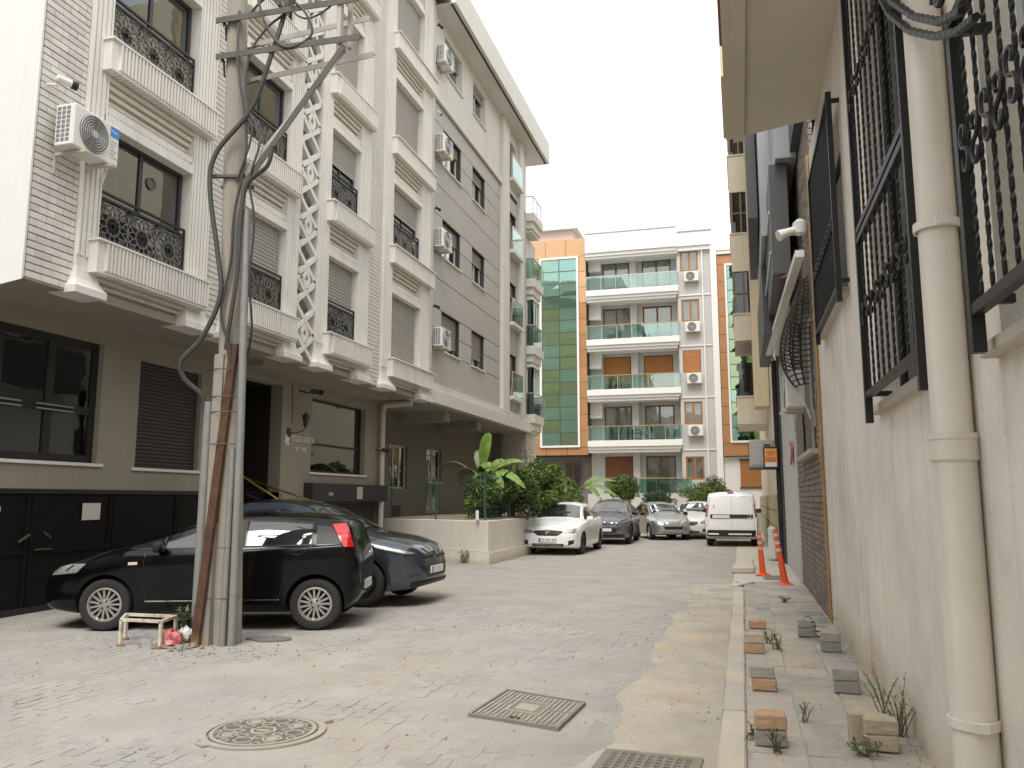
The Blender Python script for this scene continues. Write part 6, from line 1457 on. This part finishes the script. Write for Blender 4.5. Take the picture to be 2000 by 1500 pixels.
def leaf_quads(mb, c, n, size, spread, up=.3, rng=random):
    for k in range(n):
        d = Vector((rng.gauss(0, 1), rng.gauss(0, 1), rng.gauss(0, 1)))
        if d.length < .01: continue
        d.normalize(); p = Vector(c) + Vector((d.x * spread[0], d.y * spread[1], d.z * spread[2])) * rng.uniform(.35, 1) ** .5
        t = Vector((rng.gauss(0, 1), rng.gauss(0, 1), rng.gauss(up, .7))).normalized(); s = size * rng.uniform(.6, 1.3); q = t.cross(Vector((rng.gauss(0, 1), rng.gauss(0, 1), rng.gauss(0, 1)))).normalized(); nn = t.cross(q) * s * .12
        mb.add([p - t * s * .5, p + q * s * .22 + nn, p + t * s * .5, p - q * s * .22 + nn], [(0, 1, 2), (0, 2, 3)])
def weed(name, label, x, y, h, n, mat, z0=.01, spread=.12, leafy=6, ls=.05):
    t = thing(name, label, 'weed', (x, y, z0)); rng = random.Random(hash((round(x, 2), round(y, 2))) % 9999); sm = MB(); lm = MB()
    for k in range(n):
        a = rng.uniform(0, 6.28); tip = Vector((x + math.cos(a) * spread * rng.uniform(.3, 1), y + math.sin(a) * spread * rng.uniform(.3, 1), z0 + h * rng.uniform(.5, 1))); b = Vector((x + rng.gauss(0, .02), y + rng.gauss(0, .02), z0)); mid = b.lerp(tip, .5) + Vector((0, 0, h * .12))
        sm.tube([b, mid, tip], [.004, .003, .0015], 4)
        for j in range(leafy):
            f = rng.uniform(.25, 1); p = b.lerp(mid, f * 2) if f < .5 else mid.lerp(tip, f * 2 - 1); d = Vector((rng.gauss(0, 1), rng.gauss(0, 1), rng.gauss(.4, .5))).normalized(); q = d.cross(Vector((0, 0, 1))).normalized() * ls * .16; s = ls * rng.uniform(.6, 1.2)
            lm.add([p, p + d * s * .5 + q, p + d * s, p + d * s * .5 - q], [(0, 1, 2, 3)])
    sm.build('stems', M('weed_stem', (.13, .13, .06), .8), t); lm.build('leaves', mat, t)
weed('weed_clump', 'green leafy weed growing against the left conduit of the pole', -6.06, 8.22, .42, 12, m_weed, spread=.16, leafy=12, ls=.10)
weed('weed_clump', 'grassy tuft at the foot of the planter wall by the crossover nose', -6.85, 20.1, .40, 9, m_weeddry, spread=.25, leafy=5, ls=.14)

# ------------------------------------------------------------------ planter wall, green mesh fence
m_plw = M('planter_render', (.74, .70, .62), .9, var=.07, scale=1.3, tint=(.62, .56, .46), tscale=1.1, tamt=.4, streak=.10, bump=.2, ground=((.46, .38, .28), .25))
pw = thing('planter_wall', 'beige rendered planter wall with a chamfered corner under the green fence', 'wall', (-6.2, 20, 0)); PA, PBc, PC, PD = (-9.84, 21.75), (-6.18, 19.95), (-6.30, 40.5), (-9.84, 40.5)
mb = MB(); mb.prism([PA, PBc, PC, PD], .30, 1.08, lambda a, b, h: (a, b, h)); mb.build('wall', m_plw, pw, bevel=.012)
mb = MB(); mb.prism([(PA[0], PA[1] - .07), (-6.12, 19.86), (-6.22, 40.5), (PD[0], PD[1])], -.05, .295, lambda a, b, h: (a, b, h)); mb.build('footing', m_plw, pw)
MB().prism([(-9.7, 21.95), (-6.3, 20.2), (-6.42, 40.4), (-9.7, 40.4)], 1.081, 1.12, lambda a, b, h: (a, b, h)).build('soil', m_earth, pw)
m_fgreen = M('green_fence_paint', (.04, .11, .075), .5)
fn = thing('mesh_fence', 'green welded mesh fence standing on the planter wall', 'fence', (-6.3, 20.2, 1.08))
def fence_run(a, b, n, h=1.15, first=0):
    a, b = Vector((*a, 1.08)), Vector((*b, 1.08))
    for i in range(first, n + 1): p = a.lerp(b, i / n); MB().bar(p, p + Vector((0, 0, h)), .03).build('post', m_fgreen, fn)
    L = (b - a).length; mb = MB()
    for i in range(int(L / .1)): p = a.lerp(b, (i + .5) / int(L / .1)); mb.bar(p + Vector((0, 0, .06)), p + Vector((0, 0, h - .02)), .004)
    for z in (.08, .35, .6, .85, h - .03): mb.bar(a + Vector((0, 0, z)), b + Vector((0, 0, z)), .005)
    mb.build('wire_mesh', m_fgreen, fn)
fence_run((-9.6, 21.72), (-6.32, 20.12), 2); fence_run((-6.325, 20.17), (-6.44, 32), 5, first=1)
mb = MB(); mb.box(-6.52, -6.44, 19.98, 20.0, 1.10, 1.34); mb.build('label_plate', m_white2, fn); MB().bar((-6.48, 20.02, 1.08), (-6.48, 20.02, 1.14), .03).build('plate_stem', m_steel, fn)

# ------------------------------------------------------------------ plants
def bush(name, label, c, sz, n, leaf, mats, group=None, clumps=14, stems=True, cat='bush', seed=0):
    rng = random.Random(seed); t = thing(name, label, cat, (c[0], c[1], c[2]), group)
    mbs = [MB() for _ in mats]
    for k in range(clumps):
        d = Vector((rng.gauss(0, 1), rng.gauss(0, 1), rng.gauss(0, 1))).normalized() * rng.uniform(.2, .85)
        cc = (c[0] + d.x * sz[0], c[1] + d.y * sz[1], c[2] + sz[2] * (1 + d.z * .9)); r = rng.uniform(.25, .48)
        leaf_quads(mbs[rng.randrange(len(mats))], cc, n // clumps, leaf, (sz[0] * r, sz[1] * r, sz[2] * r), .3, rng)
    for mb, m in zip(mbs, mats):
        if mb.v: mb.build('foliage', m, t)
    if stems:
        mb = MB()
        for k in range(7): a = rng.uniform(0, 6.28); mb.tube([(c[0], c[1], c[2] - .05), (c[0] + sz[0] * .35 * math.cos(a), c[1] + sz[1] * .35 * math.sin(a), c[2] + sz[2] * .7), (c[0] + sz[0] * .7 * math.cos(a), c[1] + sz[1] * .7 * math.sin(a), c[2] + sz[2] * 1.5)], [.035, .022, .008], 5)
        mb.build('stems', m_bark, t)
    return t
HG = 'hedge shrubs behind the fence'
bush('hedge_shrub', 'dark low shrub at the fence corner under the banana leaves', (-6.72, 21.0, 1.0), (.72, .80, .70), 5600, .11, [m_leaf, m_leafdark], HG, 18, seed=1)
bush('hedge_shrub', 'sunlit yellow green shrub right of the banana plant behind the fence', (-6.5, 23.2, 1.0), (.85, 1.2, .90), 9000, .13, [m_leaf, m_leaf, m_leafdark], HG, 28, seed=2)
bush('hedge_shrub', 'broad leafy shrub above the roof of the white sedan', (-6.4, 25.9, 1.0), (.9, 1.7, 1.02), 10000, .13, [m_leaf, m_leaf, m_leafdark], HG, 30, seed=3)
bush('hedge_shrub', 'far leafy shrub at the right end of the hedge beside the second banana plant', (-6.5, 29.3, 1.0), (.8, 1.8, .95), 6500, .14, [m_leaf, m_leaf, m_leafdark], HG, 28, seed=4)
bush('hedge_shrub', 'shaded shrub behind the first banana plant near the stone pier', (-8.3, 26.5, 1.1), (.8, 1.4, .9), 4000, .12, [m_leafdark], HG, 20, seed=5)
bush('climber', 'thin straggly climber with sparse twigs reaching up to the far balcony block', (-7.8, 31.5, 1.1), (.7, .9, 1.3), 1500, .11, [M('olive_leaf', (.13, .14, .07), .7, var=.3), m_leafpale], None, 16, cat='plant', seed=6)
def banana(label, x, y, z0, leaves, group='banana plants'):
    t = thing('banana_plant', label, 'banana plant', (x, y, z0), group); MB().tube([(x, y, z0 - .02), (x, y, z0 + .6), (x + .02, y, z0 + 1.15)], [.09, .075, .05], 9).build('trunk', M('banana_trunk', (.17, .19, .075), .7, var=.25), t, smooth=True)
    for (az, rise, reach, droop, wd, dull, tilt) in leaves:
        d = Vector((math.cos(az), math.sin(az), 0)); base = Vector((x, y, z0 + 1.02)); q = Vector((-d.y, d.x, 0)); n = 26; P = []; mid = []
        for i in range(n + 1):
            s = i / n; p = base + d * (reach * (.12 + .88 * s) * s ** .25 if s else 0) + Vector((0, 0, rise * math.sin(min(1, s * 1.15) * math.pi * .5) - droop * s ** 2.2)); mid.append(p)
        rng = random.Random(int(az * 100) + int(x * 10))
        for i, p in enumerate(mid):
            s = i / n; w = 0.012 if s < .2 else wd * 1.75 * (1 - (s - .2) / .8) ** .72 * ((s - .2) / .8) ** .42 + .004; w *= rng.uniform(.93, 1.0)
            tg = (mid[min(i + 1, n)] - mid[max(i - 1, 0)]).normalized(); qq = (q + Vector((0, 0, 1)) * tilt).normalized(); nn = tg.cross(qq)
            if nn.z < 0: nn = -nn
            P.append([p - qq * w + nn * (w * .05 - .10 * w * (1 if tilt < .5 else 0)) - Vector((0, 0, .25 * w)) * (1 - tilt if tilt < 1 else 0), p - qq * w * .5 + nn * .06 * w, p, p + qq * w * .5 + nn * .06 * w, p + qq * w - Vector((0, 0, .25 * w)) * (1 - tilt if tilt < 1 else 0)])
        l = MB(); 
        # torn blade: split into strips on both sides of the midrib
        for i in range(n):
            if s and rng.random() < .06 and i > n * .35 and reach > .5: continue
            a, b = P[i], P[i + 1]; l.add(a + b, [(0, 1, 6, 5), (1, 2, 7, 6), (2, 3, 8, 7), (3, 4, 9, 8)])
        lo = l.build('leaf', m_bananagrey if dull else m_banana, t, smooth=60); MB().tube(mid, [.022 - .017 * i / n for i in range(n + 1)], 5).build('midrib', m_leafpale, lo)
# azimuth, rise, reach, droop, half width, dull, tilt of the blade
banana('tall banana plant with one upright leaf behind the fence corner', -7.12, 22.3, 1.1, [(R(60), 1.38, .30, .0, .29, 0, 0.0), (R(110), 1.0, .55, .15, .24, 1, .1), (R(-60), .75, .9, .5, .22, 0, .3), (R(185), .80, 1.45, .55, .24, 1, .3), (R(200), .60, .85, .55, .22, 1, .3), (R(8), .70, 1.25, .15, .26, 0, .35), (R(-14), .58, 1.45, .80, .27, 0, .35), (R(-38), .45, 1.1, .65, .24, 0, .3), (R(150), .6, 1.0, .6, .22, 1, .3), (R(-80), .5, .8, .75, .22, 0, .3), (R(35), .8, .9, .3, .22, 0, .3)])
banana('second banana plant drooping over the gap right of the hedge', -6.42, 33.5, 1.0, [(R(10), .55, 1.6, .25, .19, 0, .3), (R(-15), .40, 1.7, .75, .20, 0, .3), (R(-30), .35, 1.2, .9, .18, 0, .3), (R(40), .6, 1.1, .1, .16, 0, .3), (R(190), .5, .9, .4, .16, 0, .2)])
bush('round_bush', 'dense clipped round bush in front of the far terrace', (-5.85, 42.4, 1.45), (.74, .74, .78), 9000, .12, [m_leaf, m_leaf, m_leafdark], None, 50, seed=11)
bush('oleander_bush', 'tall pale green oleander bush above the white van', (-1.75, 43.0, 1.1), (1.35, 1.0, .72), 9000, .16, [m_leafpale, m_leaf], None, 40, seed=12)
bush('terrace_shrub', 'low dark spreading shrub left of the oleander', (-4.1, 42.2, 1.0), (.95, .7, .58), 3600, .12, [m_leafdark, M('blue_green_leaf', (.05, .10, .06), .6, var=.3)], None, 26, seed=13)
bush('oleander_sprig', 'thin upright sprigs rising out of the oleander beside the waste pipe', (-1.3, 43.4, 1.6), (.55, .4, .75), 700, .13, [m_leafpale], None, 14, cat='plant', seed=14)
# terrace balustrade behind the shrubs
tb = thing('terrace_balustrade', 'green glass terrace balustrade with brass rail behind the shrubs', 'balustrade', (-5, 46, .9)); 
for i in range(5): MB().box(-7.6 + i * 1.0, -6.64 + i * 1.0, 46.9, 46.915, 1.95, 2.75).build('glass_panel', m_cglass, tb)
mb = MB(); mb.bar((-7.65, 46.91, 2.80), (-2.6, 46.91, 2.80), .05); mb.build('top_rail', m_goldrail, tb); mb = MB(); mb.box(-8.5, -2.6, 46.7, 48.3, .9, 1.92); mb.build('terrace_base', m_cgrey, tb)

# ------------------------------------------------------------------ loose paving stones set out on the pavement
m_st = {'o': M('terracotta_block', (.46, .30, .19), .95, var=.14, scale=9, bump=.4, fine=.08), 'b': M('buff_block', (.45, .385, .29), .95, var=.12, scale=9, bump=.4, fine=.08), 'g': M('grey_block', (.36, .345, .31), .95, var=.12, scale=9, bump=.4, fine=.08), 'd': M('dim_grey_block', (.30, .29, .26), .95, var=.12, scale=9, bump=.4, fine=.08)}
def block(label, x, y, z, c, w=.198, rot=0., d=.155, h=.10):
    mb = MB(); n_ = .028; P = [(-w / 2 + n_, -d / 2), (w / 2 - n_, -d / 2), (w / 2, -d / 2 + n_), (w / 2, d * .1), (w / 2 - n_ * .8, d * .25), (w / 2 - n_ * .8, d / 2), (-w / 2 + n_ * .8, d / 2), (-w / 2 + n_ * .8, d * .25), (-w / 2, d * .1), (-w / 2, -d / 2 + n_)]
    P = [(-w / 2, -d / 2), (w / 2, -d / 2), (w / 2, d * .12), (w / 2 - n_, d * .26), (w / 2 - n_, d / 2), (-w / 2 + n_, d / 2), (-w / 2 + n_, d * .26), (-w / 2, d * .12)]
    mb.prism(P, 0, h - .002, lambda a, b, hh: (a, b, hh)); o = mb.build('paving_stone', m_st[c], None, bevel=.010)
    bm = bmesh.new(); bm.from_mesh(o.data); bmesh.ops.triangulate(bm, faces=[f for f in bm.faces if len(f.verts) > 4]); bmesh.ops.subdivide_edges(bm, edges=bm.edges, cuts=2, use_grid_fill=True); q_ = Vector((x * 7, y * 7, z * 31))
    for v in bm.verts: v.co += Vector((noise.noise(v.co * 28 + q_), noise.noise(v.co * 28 + q_ + Vector((9, 0, 0))), noise.noise(v.co * 28 + q_ + Vector((0, 9, 0))) if v.co.z > .02 else 0)) * .006
    bm.to_mesh(o.data); bm.free(); o.location = (x, y, z); o.rotation_euler = (random.gauss(0, .01), random.gauss(0, .01), rot); return tag(o, label, 'paving stone', 'loose paving stones on the pavement')
ZP = SZ + .006
block('single terracotta stone farthest up the kerb side of the pavement', .12, 10.85, ZP, 'o')
block('buff stone on top of a terracotta one, second farthest kerb side stack', .06, 9.12, ZP + .10, 'b'); block('terracotta stone under a buff one, second farthest kerb side stack', .06, 9.12, ZP, 'o')
block('grey stone on top of a terracotta one, middle kerb side stack', .10, 7.42, ZP + .10, 'g', rot=.03); block('terracotta stone under a grey one, middle kerb side stack', .12, 7.42, ZP, 'o', rot=-.08)
block('terracotta stone on top of a grey one, nearest kerb side stack', .12, 5.83, ZP + .10, 'o', rot=.04); block('grey stone under a terracotta one, nearest kerb side stack', .12, 5.83, ZP, 'd', rot=-.02)
block('grey stone half hidden behind a fern, top of the farthest wall side stack', .66, 10.35, ZP + .10, 'g', rot=-.05); block('dim grey stone beneath the fern, bottom of the farthest wall side stack', .66, 10.35, ZP, 'd')
block('pale grey stone on top of the stack just in front of the fern', .83, 9.42, ZP + .10, 'g', rot=-.03); block('dim grey stone at the bottom of the stack just in front of the fern', .83, 9.42, ZP, 'd', rot=-.06)
block('grey stone with notched corners on top of the middle wall side stack', .76, 7.50, ZP + .10, 'g', rot=-.04); block('dim grey stone at the bottom of the middle wall side stack', .77, 7.50, ZP, 'd', rot=-.09)
block('buff grey stone on top of the nearest wall side stack by the tall weeds', .79, 5.90, ZP + .10, 'b', rot=-.02); block('buff stone at the bottom of the nearest wall side stack by the tall weeds', .79, 5.90, ZP, 'b', rot=-.05)
block('buff stone leaning behind the nearest wall side stack', .71, 6.04, ZP, 'b', rot=.1, h=.2)
# fern and weeds on the pavement
t = thing('fern', 'dark green fern growing on the farthest wall side stones', 'fern', (.78, 10.1, .06)); rng = random.Random(4); mb = MB()
for k in range(16):
    a = rng.uniform(0, 6.28); L_ = rng.uniform(.16, .30); b = Vector((.78, 10.02, .10)); d = Vector((math.cos(a), math.sin(a) * .8, 0))
    for j in range(9):
        s = j / 9; p = b + d * L_ * s + Vector((0, 0, .22 * math.sin(s * 2.4))); q = Vector((-d.y, d.x, 0))
        for sg in (1, -1): mb.add([p, p + d * .025 + q * sg * .02, p + q * sg * .055 * (1.1 - s) + d * .03, p - d * .005 + q * sg * .02], [(0, 1, 2, 3)])
mb.build('fronds', M('fern_green', (.045, .10, .03), .6, var=.3, scale=9), t)
weed('pavement_weed', 'tall wispy weed against the render wall beside the nearest stones', .97, 6.25, .40, 12, m_weeddry, SZ, .22, 9, .045)
weed('pavement_weed', 'wispy weed with upright sprigs higher along the render wall', .93, 6.75, .38, 8, m_weeddry, SZ, .20, 8, .04)
weed('pavement_weed', 'low green weed in front of the nearest wall side stones', .66, 5.72, .10, 9, m_weed, SZ, .12, 8, .05)
weed('pavement_weed', 'green weed sprouting in front of the nearest kerb side stones', .15, 5.66, .15, 7, m_weed, SZ, .09, 9, .04)
weed('pavement_weed', 'single upright weed in the middle of the near pavement', .38, 6.45, .18, 5, m_weeddry, SZ, .05, 10, .035)
weed('pavement_weed', 'sprawling weed between the terracotta and buff kerb side stones', .30, 9.35, .20, 10, m_weed, SZ, .18, 9, .05)
weed('pavement_weed', 'small dry tuft beside the second farthest kerb side stack', .22, 9.7, .16, 8, m_weeddry, SZ, .12, 6, .04)
weed('pavement_weed', 'tiny green tuft on the far pavement short of the drain', .56, 13.6, .10, 10, m_weed, SZ, .12, 7, .05)
weed('pavement_weed', 'thin weed in the kerb joint at the bottom of the picture', .0, 5.9, .12, 5, m_weed, SZ, .05, 8, .03)
mb = MB(); rng = random.Random(8)
for k in range(900):
    c = rng.random(); 
    if c < .4: x, y = rng.gauss(-.02, .02), rng.uniform(5, 15)
    elif c < .7: x, y = rng.gauss(1.0, .03), rng.uniform(5, 11)
    else: x, y = .155 + .365 * rng.randrange(0, 3) + rng.gauss(0, .015), rng.uniform(5, 13)
    a = rng.uniform(0, 6.28); s = rng.uniform(.008, .028); d = Vector((math.cos(a) * .7, math.sin(a) * .7, .6)) * s; q = Vector((-math.sin(a), math.cos(a), 0)) * s * .2; p = Vector((x, y, SZ)); mb.add([p, p + d * .5 + q, p + d, p + d * .5 - q], [(0, 1, 2, 3)])
tag(mb.build('joint_weeds', m_weeddry, None), 'tiny dry weeds growing in the pavement joints', 'weeds', kind='stuff')

# ------------------------------------------------------------------ orange bollards
m_org = M('orange_rubber', (.72, .085, .02), .5, var=.06); m_refl = M('reflective_band', (.50, .50, .49), .35, var=.1)
def bollard(label, x, y, lean, h):
    t = thing('bollard', label, 'bollard', (x, y, .02), 'orange bollards on the pavement'); d = Vector((lean[0], lean[1], 0)); b = Vector((x, y, .02))
    def ax(s): return b + Vector((0, 0, h * s)) + d * s
    MB().lathe([(.15, 0), (.15, .02), (.10, .045), (.075, .06)], b, 20).build('base', m_org, t, smooth=True)
    MB().tube([ax(.05), ax(.10), ax(.96), ax(1.0)], [.075, .066, .042, .03], 14).build('post', m_org, t, smooth=True)
    for s in (.60, .73, .87): MB().tube([ax(s), ax(s + .055)], [.0605 - .0245 * s + .010, .0595 - .0245 * s + .010], 14).build('reflective_band', m_refl, t, smooth=True)
bollard('far upright orange bollard beside the kerb block', .36, 18.55, (-.05, .0), .90); bollard('near leaning orange bollard between drain grate and brick wall', .72, 16.55, (-.15, .05), 1.03)
# power bird speck and top wire
cable('thin wire tail with a dark bird shaped clip against the sky at the top', [(.02, 10.4, 9.3), (-.02, 10.4, 9.15), (-.10, 10.4, 9.08)], .012) if False else None
# ------------------------------------------------------------------ unseen houses added behind the camera to cut low sky light, also for reflections
def plain_block(name, label, x0, x1, y0, y1, h, m, face):
    b = thing(name, label, 'building', ((x0 + x1) / 2, (y0 + y1) / 2, 0)); MB().box(x0, x1, y0, y1, -.05, h).build('wall', m, b)
    f = F('X', x1, 1) if face == 'right' else F('X', x0, -1) if face == 'left' else F('Y', y1, 1); a, c = (y0, y1) if face != 'front' else (x0, x1)
    for z in np.arange(1.3, h - 2, 3.0):
        u = a + 1.2
        while u < c - 2: window(b, f, u, u + 1.7, z, z + 1.6, .0, m_frame, m_glassdark, n=2); u += 3.4
plain_block('added_left_house', 'unseen cream house added on the left to block low sky light', -24, -10.2, -26, -3.5, 12, m_cream, 'right')
plain_block('added_right_house', 'unseen rendered house added on the right to block low sky light', 1.2, 12, -26, -3.1, 12.5, m_dwall, 'left')
plain_block('added_end_house', 'unseen pale house added behind the viewer to block low sky light', -24, 12, -40, -28, 14, m_aplaster, 'front')
